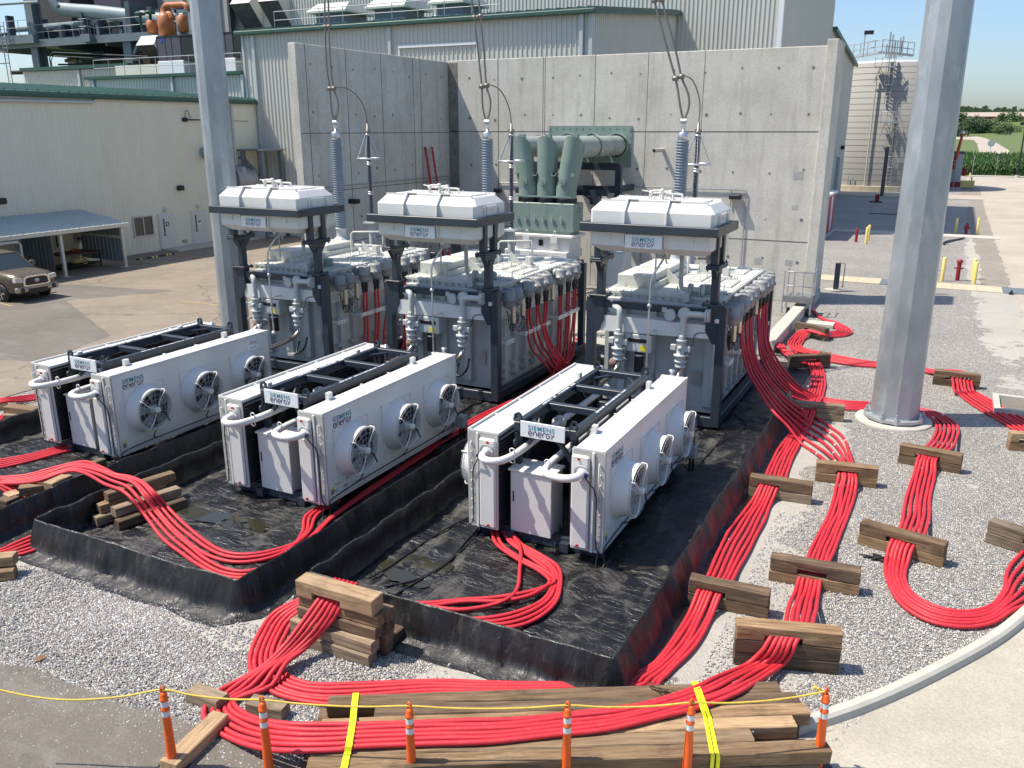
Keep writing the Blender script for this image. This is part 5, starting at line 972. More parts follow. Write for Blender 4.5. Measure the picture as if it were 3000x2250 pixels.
# ================================================================ COOLERS
rc = random.Random(11)
def make_cooler():
    rt = empty('radiator_cooler', (-5.735, 12.15, 0))
    for s_ in (-1, 1):
        X = lambda a: s_*a
        mb = MB(); mb.box(X(.72), X(1.285), 0, 4.83, .27, 2.055, b=.008)
        mb.box(X(.70), X(1.285), 0, .05, .25, 2.06, b=.006); mb.box(X(.70), X(1.285), 4.78, 4.83, .25, 2.06, b=.006)
        bank = mb.build('cooler_bank', WHITE, rt)
        mb = MB(); mb.box(X(.71), X(1.03), -.07, .0, .3, 1.98, b=.03); mb.box(X(1.06), X(1.11), -.03, 0, .25, 2.05, b=.01)
        for z in (.36, 1.92): mb.cyl((X(.85), -.1, z), (X(.85), -.06, z), .022, n=10, mi=1)
        for k in range(9): mb.box(X(1.2), X(1.22), -.025, 0, .4+k*.18, .415+k*.18)
        mb.tube([(X(1.2), -.02, 1.3), (X(1.2), -.06, 1.32), (X(1.2), -.06, 1.86), (X(1.2), -.02, 1.88)], .01, 5)
        mb.build('header_box', [WHITE, REDP], bank)
        mb = MB(); mb.box(X(.695), X(.715), .06, 4.77, .30, 2.0)
        for k in range(25): z = .33+k*.068; mb.prism([(X(.695), z), (X(.655), z-.012), (X(.655), z-.002), (X(.695), z+.012)], .06, 4.77, 'Y')
        mb.build('coil', FINS, bank)
        mb = MB(); mb.box(X(1.25), X(1.285), 0, 4.83, 2.06, 2.10, b=.004)
        for y in (.01, .95, 1.92, 2.88, 3.85, 4.81): mb.box(X(.72), X(1.25), y-.012, y+.012, 2.055, 2.088)
        for k in range(28): mb.cyl((X(1.262), .1+k*.17, 2.095), (X(1.262), .1+k*.17, 2.108), .009, n=5)
        for y in (.45, 1.4, 2.35, 3.3, 4.3): mb.cyl((X(.95), y, 2.05), (X(.95), y, 2.068), .012, n=6)
        mb.box(X(.72), X(.80), .80, .92, 2.06, 2.2); mb.box(X(.72), X(.80), 3.75, 3.87, 2.06, 2.2); mb.build('top_flange', WHITE, bank)
        mb = MB()
        for k in range(34): y = .07+k*.14; mb.cyl((X(1.284), y, .33), (X(1.292), y, .33), .008, n=5); mb.cyl((X(1.284), y, 2.0), (X(1.292), y, 2.0), .008, n=5)
        mb.build('rivets', GALVR, bank)
        for yc in (.80, 2.35, 3.93):
            zc = 1.17; C = Vector((X(1.285), yc, zc)); mb = MB(C); mb.box(X(1.285), X(1.293), yc-.55, yc+.55, zc-.54, zc+.54)
            for a in (-.53, .53):
                mb.box(X(1.285), X(1.305), yc+a-.006, yc+a+.006, zc-.54, zc+.54); mb.box(X(1.285), X(1.305), yc-.54, yc+.54, zc+a-.006, zc+a+.006)
                for c2 in (-.5, .5): mb.cyl((X(1.29), yc+a*.94, zc+c2), (X(1.31), yc+a*.94, zc+c2), .012, n=6)
            pr = [(.545, .0), (.54, .02), (.515, .06), (.485, .12), (.465, .20), (.458, .31), (.465, .32), (.45, .325), (.44, .30), (.44, .0)]
            mb.lathe([(r, X(1.29+x)) for r, x in pr], (0, yc, zc), 'X', 40)
            fan = mb.build('fan', WHITE, rt); fan.location = C
            mb = MB(C); mb.lathe([(.0, X(1.47)), (.44, X(1.47))], (0, yc, zc), 'X', 24); mb.build('fan_shade_disc', paint('fan_shadow', (.035, .038, .042), .7) if 'fan_shadow' not in MATS else MATS['fan_shadow'], fan)  # dark disc behind the blades, stands in for shade inside the cowl
            mb = MB(C)
            for k in range(5):
                t = k*1.2566+.4; vs = []
                for r in (.10, .2, .3, .42):
                    for dt, dx in ((-.34*(.5+.5*r/.42), .03), (.0, .09), (.34*(.5+.5*r/.42), .15)): vs.append((X(1.46+dx*.8), yc+r*math.cos(t+dt), zc+r*math.sin(t+dt)))
                mb.add(vs, [(i*3+j, i*3+j+1, i*3+j+4, i*3+j+3) for i in range(3) for j in range(2)], 0, True)
            mb.build('blade', paint('blade_grey', (.20, .215, .225), .5) if 'blade_grey' not in MATS else MATS['blade_grey'], fan)
            mb = MB(C); xg = X(1.64)
            for r in (.445, .34, .235, .13): mb.tube([(xg, yc+r*math.cos(i*.1963), zc+r*math.sin(i*.1963)) for i in range(32)], .0034, 4, closed=True)
            mb.tube([(X(1.585), yc+.465*math.cos(i*.1963), zc+.465*math.sin(i*.1963)) for i in range(32)], .0034, 4, closed=True)
            for i in range(16):
                t = i*2*math.pi/16; c, s2 = math.cos(t), math.sin(t); mb.tube([(X(1.56), yc+.468*c, zc+.468*s2), (X(1.60), yc+.468*c, zc+.468*s2), (xg, yc+.43*c, zc+.43*s2), (xg, yc+.09*c, zc+.09*s2)], .0034, 4)
            mb.build('guard', GREY, fan)
            mb = MB(C)
            for t in (1.0, 2.5, 4.1):
                c, s2 = math.cos(t), math.sin(t); c2, s3 = math.cos(t+.12), math.sin(t+.12); mb.tube(crom([(X(1.55), yc+.48*c, zc+.48*s2), (X(1.63), yc+.48*c, zc+.48*s2), (X(1.67), yc+.44*c, zc+.44*s2), (X(1.665), yc+.25*c2, zc+.25*s3), (X(1.66), yc+.08*c, zc+.08*s2)], .05), .0125, 6)
            mb.build('motor_bracket', WHITE, fan)
            mb = MB(C); mb.lathe([(.0, X(1.71)), (.062, X(1.705)), (.068, X(1.69)), (.068, X(1.60)), (.10, X(1.55)), (.10, X(1.36)), (0, X(1.35))], (0, yc, zc), 'X', 16); mb.build('motor', WHITE, fan)
            mb = MB(C); mb.tube(crom([(X(1.67), yc+.05, zc-.05), (X(1.68), yc+.14, zc-.1), (X(1.675), yc+.25, zc-.27), (X(1.66), yc+.30, zc-.34)], .05), .014, 6); mb.tube(crom([(X(1.56), yc-.03, zc-.475), (X(1.5), yc-.03, zc-.58), (X(1.38), yc+.05, zc-.68), (X(1.30), yc+.16, zc-.74)], .05), .012, 6); mb.build('fan_cable', BLACK, fan)
        mb = MB(); mb.tube(crom([(X(1.0), -.14, 1.63), (X(1.08), -.10, 1.5), (X(1.16), -.05, 1.3), (X(1.165), -.04, .5), (X(1.21), -.03, .3), (X(1.30), .03, .27), (X(1.30), .5, .40), (X(1.30), 4.6, .41)], .12), .011, 6); mb.cyl((X(1.0), -.16, 1.68), (X(1.0), -.1, 1.68), .035, n=10, mi=1); mb.build('sensor_cable', [BLACK, paint('blue_plastic', (.02, .02, .12), .4) if s_ < 0 else MATS['blue_plastic']], bank)
        if s_ > 0:
            mb = MB(); mark(mb, (1.292, .28, 1.73), (0, 1, 0), (0, 0, 1), .56); mb.build('lettering', MARKM, bank)
            mb = MB(); mb.box(1.287, 1.291, .10, .19, .44, .56); mb.box(1.287, 1.292, .11, .18, .54, .59, 1); mb.build('warning_label', [paint('label_grey', (.22, .21, .19), .6), YELT], bank)
    mb = MB()
    for x in (-.53, .53): mb.box(x-.06, x+.06, .42, 4.32, 2.02, 2.2, b=.012)
    for y in (.5, 1.72, 3.0, 4.25): mb.box(-.47, .47, y-.07, y+.07, 2.06, 2.19, b=.01)
    for sx in (-1, 1):
        mb.beam((sx*.47, .55, 2.12), (sx*.1, .56, 2.12), .05, .05); mb.beam((sx*.48, .95, 2.1), (sx*.2, .55, 2.1), .08, .03); mb.beam((sx*.48, 3.8, 2.1), (sx*.2, 4.2, 2.1), .08, .03); mb.beam((sx*.5, .5, 1.6), (sx*.15, .5, 2.04), .07, .07); mb.beam((sx*.53, .55, 1.2), (sx*.53, 1.5, 2.0), .06, .06); mb.beam((sx*.53, 3.3, 2.0), (sx*.53, 4.2, 1.2), .06, .06)
    for x in (-.53, .53):
        for y in (.5, 2.35, 4.25): mb.box(x-.055, x+.055, y-.055, y+.055, .2, 2.03)
        mb.box(x-.08, x+.08, .1, 4.7, .06, .22)
    for y in (.3, 2.4, 4.5): mb.box(-1.2, 1.2, y-.07, y+.07, .05, .26)
    fr = mb.build('frame', NAVY, rt)
    for x in (-.53, .53):
        for y in (.47, 4.27):
            mb = MB(); mb.box(x-.09, x+.09, y-.015, y+.015, 2.19, 2.25); mb.lathe([(.075, -.02), (.075, .02), (.035, .02), (.035, -.02), (.075, -.02)], (x, y, 2.28), 'Y', 16); mb.build('lifting_lug', NAVY, fr)
        mb = MB(); mb.box(x-.015, x+.015, .38, .42, 1.75, 2.0); mb.lathe([(.075, -.02), (.075, .02), (.035, .02), (.035, -.02), (.075, -.02)], (x, .38, 1.82), 'X', 16); mb.build('lifting_lug', NAVY, fr)
        mb = MB()
        for k in range(26):
            y = 1.5+k*.06; L_ = rc.uniform(.02, .045)
            if rc.random() > .1: mb.box(x-.02, x+.02, y, y+L_, 2.2, 2.203)
        mb.build('stencil_lettering', SIGNW, fr)
    mb = MB(); mb.box(-.44, .40, .375, .40, 1.96, 2.245, b=.004); sg = mb.build('sign_board', SIGNW, rt)
    mb = MB(); mark(mb, (-.29, .374, 2.005), (1, 0, 0), (0, 0, 1), .50); mb.build('lettering', MARKM, sg)
    mb = MB(); A = [(-.85, -.02, 1.77), (-.85, -.22, 1.76), (-.80, -.36, 1.75), (-.66, -.42, 1.74), (-.50, -.36, 1.74), (-.42, -.18, 1.74), (-.38, .2, 1.74), (-.38, 1, 1.74), (-.38, 2.2, 1.74), (-.38, 4.5, 1.74)]
    mb.tube(crom(A, .06), .066, 14); mb.lathe([(.13, -.07), (.13, -.035), (.066, -.03)], (-.85, 0, 1.77), 'Y', 18); mb.lathe([(.13, -.12), (.13, -.085), (.066, -.12)], (-.85, 0, 1.77), 'Y', 18)
    for y in (.05, 1.62): mb.lathe([(.075, -.02), (.075, .02)], (-.38, y+.7, 1.74), 'Y', 16)
    mb.lathe([(.13, -.03), (.13, .03), (.06, .03)], (-.38, 1.95, 1.74), 'Y', 18); mb.lathe([(.06, -.07), (.13, -.07), (.13, -.035)], (-.38, 1.95, 1.74), 'Y', 18)
    for k in range(6): t = k*1.047; mb.cyl((-.38+.1*math.cos(t), 1.86, 1.74+.1*math.sin(t)), (-.38+.1*math.cos(t), 2.0, 1.74+.1*math.sin(t)), .012, n=5)
    for z in (1.83, 1.65): mb.tube([(-.40+.05*math.sin(t), -.02, z+.045*math.cos(t)) for t in [i*.6283 for i in range(10)]], .011, 5, closed=True)
    mb.build('oil_pipe', WHITE, rt)
    mb = MB(); A = [(.92, -.02, 1.70), (.92, -.2, 1.69), (.86, -.32, 1.68), (.70, -.37, 1.66), (.45, -.33, 1.65), (.30, -.2, 1.64), (.24, .05, 1.64), (.22, .5, 1.64), (.22, 1.0, 1.64), (.22, 4.4, 1.64)]
    mb.tube(crom(A, .06), .066, 14); mb.lathe([(.13, -.07), (.13, -.035), (.066, -.03)], (.92, 0, 1.70), 'Y', 18); mb.lathe([(.13, -.12), (.13, -.085), (.066, -.12)], (.92, 0, 1.70), 'Y', 18); mb.lathe([(.075, -.03), (.075, .03)], (.22, .85, 1.64), 'Y', 16)
    mb.tube([(.26+.05*math.sin(t), -.02, 1.74+.045*math.cos(t)) for t in [i*.6283 for i in range(10)]], .011, 5, closed=True); mb.build('oil_pipe', WHITE, rt)
    mb = MB(); mb.box(-.55, .24, .22, .72, .2, 1.36, b=.012); mb.box(-.59, .27, .18, .76, 1.36, 1.40, b=.01); cb = mb.build('control_cabinet', WHITE, rt)
    mb = MB(); mb.box(-.545, .235, .205, .222, .21, 1.35, b=.004); mb.build('cabinet_door', WHITE, cb); mb = MB(); mb.box(-.50, -.475, .19, .206, .78, .98, b=.006); mb.build('handle', BLACK, cb)
    for z in (.35, 1.2): mb = MB(); mb.cyl((.24, .21, z-.04), (.24, .21, z+.04), .012, n=6); mb.build('hinge', GALVR, cb)
    mb = MB(); mb.tube(crom([(.3, .5, .35), (.34, .2, .1), (.42, .1, .08), (.5, .2, .2)], .05), .012, 6); mb.build('loose_cable', BLACK, rt); mb = MB(); mb.tube(crom([(1.2, .0, .3), (1.22, -.12, .05), (1.3, -.15, .03), (1.33, -.02, .1), (1.28, .05, .3)], .05), .012, 6); mb.build('loose_cable', BLACK, rt)
    mb = MB(); mb.box(1.42, 1.62, 4.5, 4.75, .42, .70, b=.01); mb.tube([(1.5, 4.6, .42), (1.5, 4.6, .1)], .03, 6, 1); mb.tube([(1.55, 4.65, .42), (1.55, 4.68, .12)], .03, 6, 1); mb.box(1.28, 1.45, 4.55, 4.7, .45, .5); mb.build('junction_box', [GREYD, BLACK], rt)
    mb = MB(); mb.lathe([(.06, 0), (.09, .01), (.09, .05), (.05, .06), (.05, .14), (.07, .15), (.07, .19), (0, .2)], (.92, 4.9, 2.0)); mb.tube(crom([(.92, 4.9, 2.0), (.92, 4.9, 1.7), (.9, 4.85, 1.5)], .1), .05, 8); mb.build('vent_valve', ALUM, rt); mb = MB(); mb.lathe([(.06, 0), (.09, .01), (.09, .05), (.05, .06), (.05, .12), (0, .14)], (-.62, 4.75, 2.0)); mb.build('vent_valve', ALUM, rt)
    return rt
CO = [make_cooler()]
CO += [copy_tree(CO[0]), copy_tree(CO[0])]
for o, loc, lb in zip(CO, ((-5.735, 12.15, 0), (-11.05, 11.6, 0), (-16.66, 11.55, 0)), ('white three-fan radiator cooler with red cables looping from under its front', 'white three-fan radiator cooler with handwriting low on its side', 'white three-fan radiator cooler with a printed notice sheet on its side')):
    o.location = loc; tag(o, lb, 'cooler', 'radiator coolers in front of the transformers')
# things that only one cooler carries
bk = [c for c in CO[1].children if c.name.startswith('cooler_bank')][1]
mb = MB()
def scrawl(o, ux, uy, n, w_, h, seed):
    r = random.Random(seed); pts = [(0, 0)]
    for i in range(n): pts.append((w_*(i+1)/n, h*r.uniform(-.5, .9)))
    mb.tube([Vector(o)+Vector(ux)*a+Vector(uy)*b for a, b in pts], .0035, 4)
for a in (((1.289, .22, .60), 12, .22), ((1.289, .55, .62), 7, .1), ((1.289, .20, .47), 6, .09), ((1.289, .45, .47), 9, .16)): scrawl(a[0], (0, 1, 0), (0, 0, 1), a[1], a[2], .06, a[1])
mb.build('handwriting', INKD, bk)
bk = [c for c in CO[2].children if c.name.startswith('cooler_bank')][1]
mb = MB(); mb.box(1.287, 1.291, 4.05, 4.42, 1.72, 1.98); mb.box(1.291, 1.292, 4.10, 4.28, 1.86, 1.95, 1); mb.box(1.291, 1.292, 4.10, 4.36, 1.76, 1.80, 1); mb.tube([(1.294, 4.27, 1.93), (1.294, 4.40, 1.83)], .006, 4, 2); mb.tube([(1.294, 4.27, 1.84), (1.294, 4.40, 1.95)], .006, 4, 2)
mb.build('notice_sheet', [SIGNW, paint('print_grey', (.50, .49, .52), .6, var=.25, scale=25), INKD], bk)
# ================================================================ TRANSFORMERS
def flange(mb, c, ax, r=.13, t=.035, gap=.02, bolts=8):
    c = Vector(c); d = {'X': Vector((1, 0, 0)), 'Y': Vector((0, 1, 0)), 'Z': Vector((0, 0, 1))}[ax]
    for s_ in (-1, 1): mb.cyl(c+d*(s_*gap/2), c+d*(s_*(gap/2+t)), r, n=18)
    u = d.orthogonal().normalized(); v = d.cross(u)
    for k in range(bolts): t_ = k*6.283/bolts; p = c+(u*math.cos(t_)+v*math.sin(t_))*r*.8; mb.cyl(p-d*(t+gap), p+d*(t+gap), .014, n=5)
def make_transformer():
    rt = empty('power_transformer', (-6.1, 19.7, 0))
    mb = MB(); mb.box(-1.40, 1.40, .55, 5.75, .42, 2.98, b=.01); mb.box(-1.44, 1.44, .5, 5.8, .28, .44)
    for x in (-.92, -.15, .62): mb.box(x-.09, x+.09, .40, .56, .45, 2.9, b=.008)
    mb.box(-1.40, -1.28, .44, .56, .45, 2.9); mb.box(1.2, 1.40, .44, .56, .45, 2.9)
    for k in range(8): y = .95+k*.63; mb.box(1.39, 1.53, y-.07, y+.07, .45, 2.15, b=.008); mb.box(-1.53, -1.39, y-.07, y+.07, .45, 2.15, b=.008)
    for k in range(8): y = .78+k*.63; mb.box(1.40, 1.62, y-.03, y+.03, .55, .62); mb.box(1.40, 1.55, y-.05, y+.05, .8, .9)
    tk = mb.build('tank', GREY, rt)
    mb = MB(); mb.box(1.40, 1.43, .6, 5.7, 2.22, 2.5); mb.box(1.40, 1.46, .6, 5.7, 2.15, 2.22); mb.build('side_panel', WHITE, tk)
    mb = MB(); mb.prism([(-1.36, 2.62), (1.30, 2.62), (1.62, 2.30), (-1.36, 2.22)], .015, .46, 'Y'); mb.build('front_shroud', WHITE, rt)
    # cover
    mb = MB(); mb.box(-1.56, 1.50, .72, 5.95, 3.06, 3.13, b=.006); mb.box(-1.52, 1.46, .76, 5.9, 2.98, 3.06)
    for k in range(15): x = -1.5+k*.21; mb.box(x-.01, x+.01, .70, .76, 2.88, 3.06)
    for k in range(26): y = .8+k*.2; mb.cyl((1.46, y, 3.12), (1.46, y, 3.16), .018, n=6); mb.cyl((-1.52, y, 3.12), (-1.52, y, 3.16), .018, n=6)
    for k in range(15): x = -1.48+k*.21; mb.cyl((x, .77, 3.12), (x, .77, 3.16), .018, n=6)
    cv = mb.build('tank_cover', COVERP, rt)
    for (x0, x1, y0, y1, z1) in ((-1.42, -.52, 1.3, 2.75, 3.47), (-1.40, -.48, 2.95, 4.35, 3.47)):
        mb = MB(); mb.box(x0, x1, y0, y1, 3.13, z1, b=.02); mb.box(x0-.05, x1+.05, y0-.05, y1+.05, 3.13, 3.155)
        for k in range(8): x = x0+(x1-x0)*k/7; mb.cyl((x, y0-.03, 3.15), (x, y0-.03, 3.18), .013, n=5)
        for k in range(12): y = y0+(y1-y0)*k/11; mb.cyl((x1+.03, y, 3.15), (x1+.03, y, 3.18), .013, n=5)
        mb.tube([(x0+.2, y0-.02, 3.28+.0), (x0+.17, y0-.04, 3.22), (x0+.2, y0-.05, 3.18), (x0+.23, y0-.04, 3.22)], .012, 5, closed=True); mb.tube([(x1-.2, y0-.02, 3.28), (x1-.23, y0-.04, 3.22), (x1-.2, y0-.05, 3.18), (x1-.17, y0-.04, 3.22)], .012, 5, closed=True)
        dm = mb.build('cover_box', COVERP, cv); mb = MB(); mb.box(x0+.3, x0+.46, y1-.3, y1-.2, z1, z1+.004); mb.build('sticker', YELT, cv)
    for (x0, x1, y0, y1) in ((.95, 1.3, 2.4, 3.5), (.0, .38, 2.9, 4.1), (.55, .85, 2.6, 3.6), (.75, 1.15, 4.6, 5.7), (.05, .5, 4.6, 5.6), (.6, 1.35, .95, 1.75)):
        mb = MB(); mb.box(x0, x1, y0, y1, 3.13, 3.165, b=.006)
        for k in range(6): t = k/5; mb.cyl((x0+(x1-x0)*t, y0+.03, 3.16), (x0+(x1-x0)*t, y0+.03, 3.19), .013, n=5); mb.cyl((x0+(x1-x0)*t, y1-.03, 3.16), (x0+(x1-x0)*t, y1-.03, 3.19), .013, n=5)
        for k in range(1, 8): t = k/8; mb.cyl((x0+.03, y0+(y1-y0)*t, 3.16), (x0+.03, y0+(y1-y0)*t, 3.19), .013, n=5); mb.cyl((x1-.03, y0+(y1-y0)*t, 3.16), (x1-.03, y0+(y1-y0)*t, 3.19), .013, n=5)
        xm = (x0+x1)/2; mb.tube([(xm-.1, y0+.25, 3.16), (xm-.1, y0+.25, 3.24), (xm+.1, y0+.25, 3.24), (xm+.1, y0+.25, 3.16)], .01, 5); mb.tube([(xm-.1, y1-.25, 3.16), (xm-.1, y1-.25, 3.24), (xm+.1, y1-.25, 3.24), (xm+.1, y1-.25, 3.16)], .01, 5); mb.build('hatch', COVERP, cv)
    mb = MB(); mb.box(.75, .93, 3.7, 3.9, 3.13, 3.45, b=.01); mb.box(.70, .98, 3.6, 3.95, 3.13, 3.2); mb.beam((-.42, 1.2, 3.2), (-.42, 4.5, 3.2), .06, .16); mb.prism([(-.4, 3.13), (.1, 3.13), (-.4, 3.5)], 2.3, 2.36, 'Y'); mb.prism([(-.1, 3.13), (.35, 3.13), (-.0, 3.5)], 4.2, 4.26, 'Y')
    for k in range(10): x = .3+rc.uniform(-.2, 1.0); y = rc.uniform(1.0, 5.5); mb.cyl((x, y, 3.13), (x, y, 3.13+rc.uniform(.05, .16)), .02, n=6)
    for k in range(14): mb.cyl((.55+rc.uniform(0, .9), 1.0+rc.uniform(0, .5), 3.15), (.55+rc.uniform(0, .9), 1.0+rc.uniform(0, .5), 3.19), .02, n=5)
    mb.tube([(-.3, 4.0, 3.13), (-.3, 4.0, 3.75), (-.28, 4.1, 3.8), (.5, 4.6, 3.8), (.55, 4.6, 3.75), (.55, 4.6, 3.13)], .03, 6); mb.build('cover_fitting', COVERP, cv)
    # relay line from conservator
    mb = MB(); mb.tube(crom([(.42, .75, 4.35), (.42, .75, 3.75), (.42, .8, 3.36), (.5, .8, 3.30), (.62, .8, 3.30)], .08), .055, 10); flange(mb, (.42, .75, 4.2), 'Z', .12); flange(mb, (.66, .8, 3.3), 'X', .15, .03); mb.cyl((.6, .8, 3.3), (.95, .8, 3.3), .07, n=12); flange(mb, (.95, .8, 3.3), 'X', .15, .03); mb.box(.5, .64, .72, .86, 3.10, 3.2); mb.box(.55, .7, .55, .7, 3.02, 3.24, b=.01)
    rl = mb.build('oil_pipe', GREY, rt); mb = MB(); mb.lathe([(.15, 3.13), (.17, 3.16), (.17, 3.34), (.12, 3.38), (0, 3.38)], (.95, 1.15, 0)); mb.build('relay', SAGE, rl)
    # frame
    mb = MB()
    for x in (-1.65, 1.65):
        mb.box(x-.11, x+.11, .0, .22, .1, 3.08, b=.012); mb.box(x-.1, x+.1, 5.95, 6.15, .1, 3.0, b=.012); mb.box(x-.1, x+.1, .2, 5.97, .12, .36, b=.012)
    mb.box(-1.56, 1.56, .0, .16, .08, .34, b=.01); mb.box(-1.54, 1.54, .03, .16, 2.82, 3.0, b=.01); mb.box(-1.55, 1.55, 5.97, 6.1, .1, .34)
    for s_ in (-1, 1):
        x = s_*1.43
        mb.prism([(s_*1.30, 3.08), (s_*1.56, 3.08), (s_*1.56, 2.18), (s_*1.46, 2.18), (s_*1.28, 2.5)], -.013, .243, 'Y')
        mb.box(x-.26, x+.22, -.08, .34, 3.09, 3.14, b=.008); mb.box(x-.09, x+.09, .04, .24, 3.14, 3.86, b=.012); mb.prism([(-.18, 3.98), (.5, 3.98), (.30, 3.72), (.0, 3.72)], x-.06, x+.06, 'X')
        mb.box(x-.16, x+.16, -.30, .58, 3.98, 4.03, b=.008); mb.box(x-.16, x+.16, -.30, .58, 4.035, 4.08, b=.008)
        for y in (-.12, .42): mb.box(x-.085, x+.085, y-.085, y+.085, 4.08, 4.80, b=.01)
        for y in (-.25, .53):
            for dx in (-.12, .12): mb.cyl((x+dx, y, 3.94), (x+dx, y, 4.12), .02, n=6)
        for y in (-.04, .30):
            for dx in (-.22, .18): mb.cyl((x+dx, y, 3.06), (x+dx, y, 3.18), .02, n=6)
    mb.box(-1.68, 1.62, -.78, -.62, 4.78, 4.98, b=.012); mb.box(-1.68, 1.62, 1.10, 1.26, 4.78, 4.98, b=.012); mb.box(-1.68, -1.53, -.62, 1.10, 4.78, 4.98); mb.box(1.47, 1.62, -.62, 1.10, 4.78, 4.98)
    mb.build('frame', NAVY, rt)
    # conservator
    mb = MB(); x0, x1, y0, y1 = -1.50, 1.46, -.57, 1.05
    def ringz(ix, z): a = ix; return [(x0+a, y0+a, z), (x1-a, y0+a, z), (x1-a, y1-a, z), (x0+a, y1-a, z)]
    def loop(a, z):   # octagonal plan: corners cut
        c = .07; X0, X1, Y0, Y1 = x0+a, x1-a, y0+a, y1-a
        return [(X0+c, Y0, z), (X1-c, Y0, z), (X1, Y0+c, z), (X1, Y1-c, z), (X1-c, Y1, z), (X0+c, Y1, z), (X0, Y1-c, z), (X0, Y0+c, z)]
    L_ = [loop(.20, 4.29), loop(.01, 4.44), loop(0, 4.46), loop(0, 5.25), loop(.01, 5.27), loop(.17, 5.45), loop(.19, 5.46)]; vs = [p for l in L_ for p in l]; fs = [(i*8+j, i*8+(j+1) % 8, i*8+8+(j+1) % 8, i*8+8+j) for i in range(len(L_)-1) for j in range(8)]
    mb.add(vs, fs+[list(range(8))[::-1], list(range(len(vs)-8, len(vs)))])
    mb.box(x0+.35, x1-.35, -.2, .7, 5.45, 5.5, b=.01)
    cons = mb.build('conservator', WHITE, rt)
    for x in (-.62, .38):
        mb = MB(); mb.prism([(y0+.01, 4.42), (y0-.06, 4.45), (y0-.09, 5.0), (y0-.07, 5.27), (y0+.13, 5.53), (y0+.3, 5.53), (y0+.28, 5.44), (y0+.02, 5.2)], x-.012, x+.012, 'X'); mb.box(x-.012, x+.25, y0+.19, y0+.22, 5.44, 5.53); mb.prism([(y1-.01, 4.42), (y1+.06, 4.45), (y1+.09, 5.0), (y1+.07, 5.2), (y1-.2, 5.50), (y1-.3, 5.42), (y1-.02, 5.2)], x-.012, x+.012, 'X'); mb.build('rib', WHITE, cons); mb = MB(); mb.prism([(y0+.01, 4.45), (y0-.05, 4.48), (y0+.18, 4.22), (y0+.26, 4.27)], x-.014, x+.014, 'X'); mb.build('rib', WHITE, cons)
    for y in (y0+.20, y1-.20): mb = MB(); mb.box(x0+.2, x1-.2, y-.01, y+.02, 5.42, 5.51); mb.build('rib', WHITE, cons)
    for y in (-.15, .62): mb = MB(); mb.prism([(x1-.0, 4.5), (x1+.05, 5.0), (x1+.04, 5.2), (x1-.25, 5.50), (x1-.35, 5.45), (x1-.02, 5.2)], y-.012, y+.012, 'Y'); mb.build('rib', WHITE, cons); mb = MB(); mb.prism([(x0+.0, 4.5), (x0-.05, 5.0), (x0-.04, 5.2), (x0+.25, 5.50), (x0+.35, 5.45), (x0+.02, 5.2)], y-.012, y+.012, 'Y'); mb.build('rib', WHITE, cons)
    mb = MB(); mb.box(x1-.01, x1+.02, -.02, .52, 4.98, 5.24, b=.005)
    for k in range(9):
        for z in (5.0, 5.22): mb.cyl((x1+.015, .0+k*.06, z), (x1+.035, .0+k*.06, z), .012, n=5)
    for k in range(3):
        for y in (0, .5): mb.cyl((x1+.015, y, 5.05+k*.06), (x1+.035, y, 5.05+k*.06), .012, n=5)
    mb.tube([(x1+.03, .15, 5.1), (x1+.05, .17, 5.12), (x1+.05, .33, 5.12), (x1+.03, .35, 5.1)], .01, 5); mb.build('inspection_hatch', WHITE, cons)
    mb = MB()
    for (xa, xb, h, y) in ((-.25, .28, .16, .1), (-.2, .05, .22, .0), (.0, .22, .19, .2), (-.08, .45, .13, .32)): mb.tube(crom([(xa, y, 5.48), (xa, y, 5.48+h*.8), (xa+.05, y, 5.48+h), (xb-.05, y+.05, 5.48+h), (xb, y+.05, 5.48+h*.8), (xb, y+.05, 5.48)], .04), .026, 8)
    for (x, y, z) in ((-.2, .0, 5.66), (.05, .05, 5.7), (.2, .2, 5.66), (-.05, .3, 5.62)): mb.lathe([(0, -.05), (.055, -.03), (.06, .03), (0, .05)], (x, y, z), 'X', 10)
    mb.cyl((-.45, .1, 5.7), (-.15, .1, 5.66), .015, n=5)
    for k in range(16): x = -.5+rc.random()*1.2; y = rc.uniform(-.1, .6); mb.cyl((x, y, 5.49), (x, y, 5.49+rc.uniform(.03, .09)), .018, n=6)
    mb.build('pipe_manifold', WHITE, cons)
    mb = MB(); mb.box(-.58, .32, -.655, -.635, 4.43, 4.74, b=.003); sg = mb.build('sign_board', SIGNW, rt); mb = MB(); mark(mb, (-.41, -.6565, 4.475), (1, 0, 0), (0, 0, 1), .55); mb.build('lettering', MARKM, sg)
    mb = MB()
    for x in (-1.0, 1.0): mb = MB(); mb.box(x-.03, x+.03, -.62, -.57, 4.6, 4.78); mb.build('bracket', WHITE, cons)
    mb = MB()
    mb.lathe([(.16, 4.15), (.16, 4.28), (.2, 4.28)], (.4, .7, 0)); mb.lathe([(.1, 4.12), (.12, 4.28)], (.2, .1, 0)); mb.tube([(.2, .1, 4.12), (.24, .1, 4.0)], .02, 6); mb.build('drain_fitting', GREY, cons); mb = MB(); mb.tube([(-.1, .3, 4.3), (-.1, .3, 3.45)], .02, 6); mb.build('drain_pipe', GREY, cons); mb = MB(); mb.lathe([(.05, 4.0), (.06, 4.28)], (1.1, .6, 0)); mb.cyl((.85, .6, 4.1), (1.2, .6, 4.12), .03, n=6); mb.build('drain_fitting', GREY, cons)
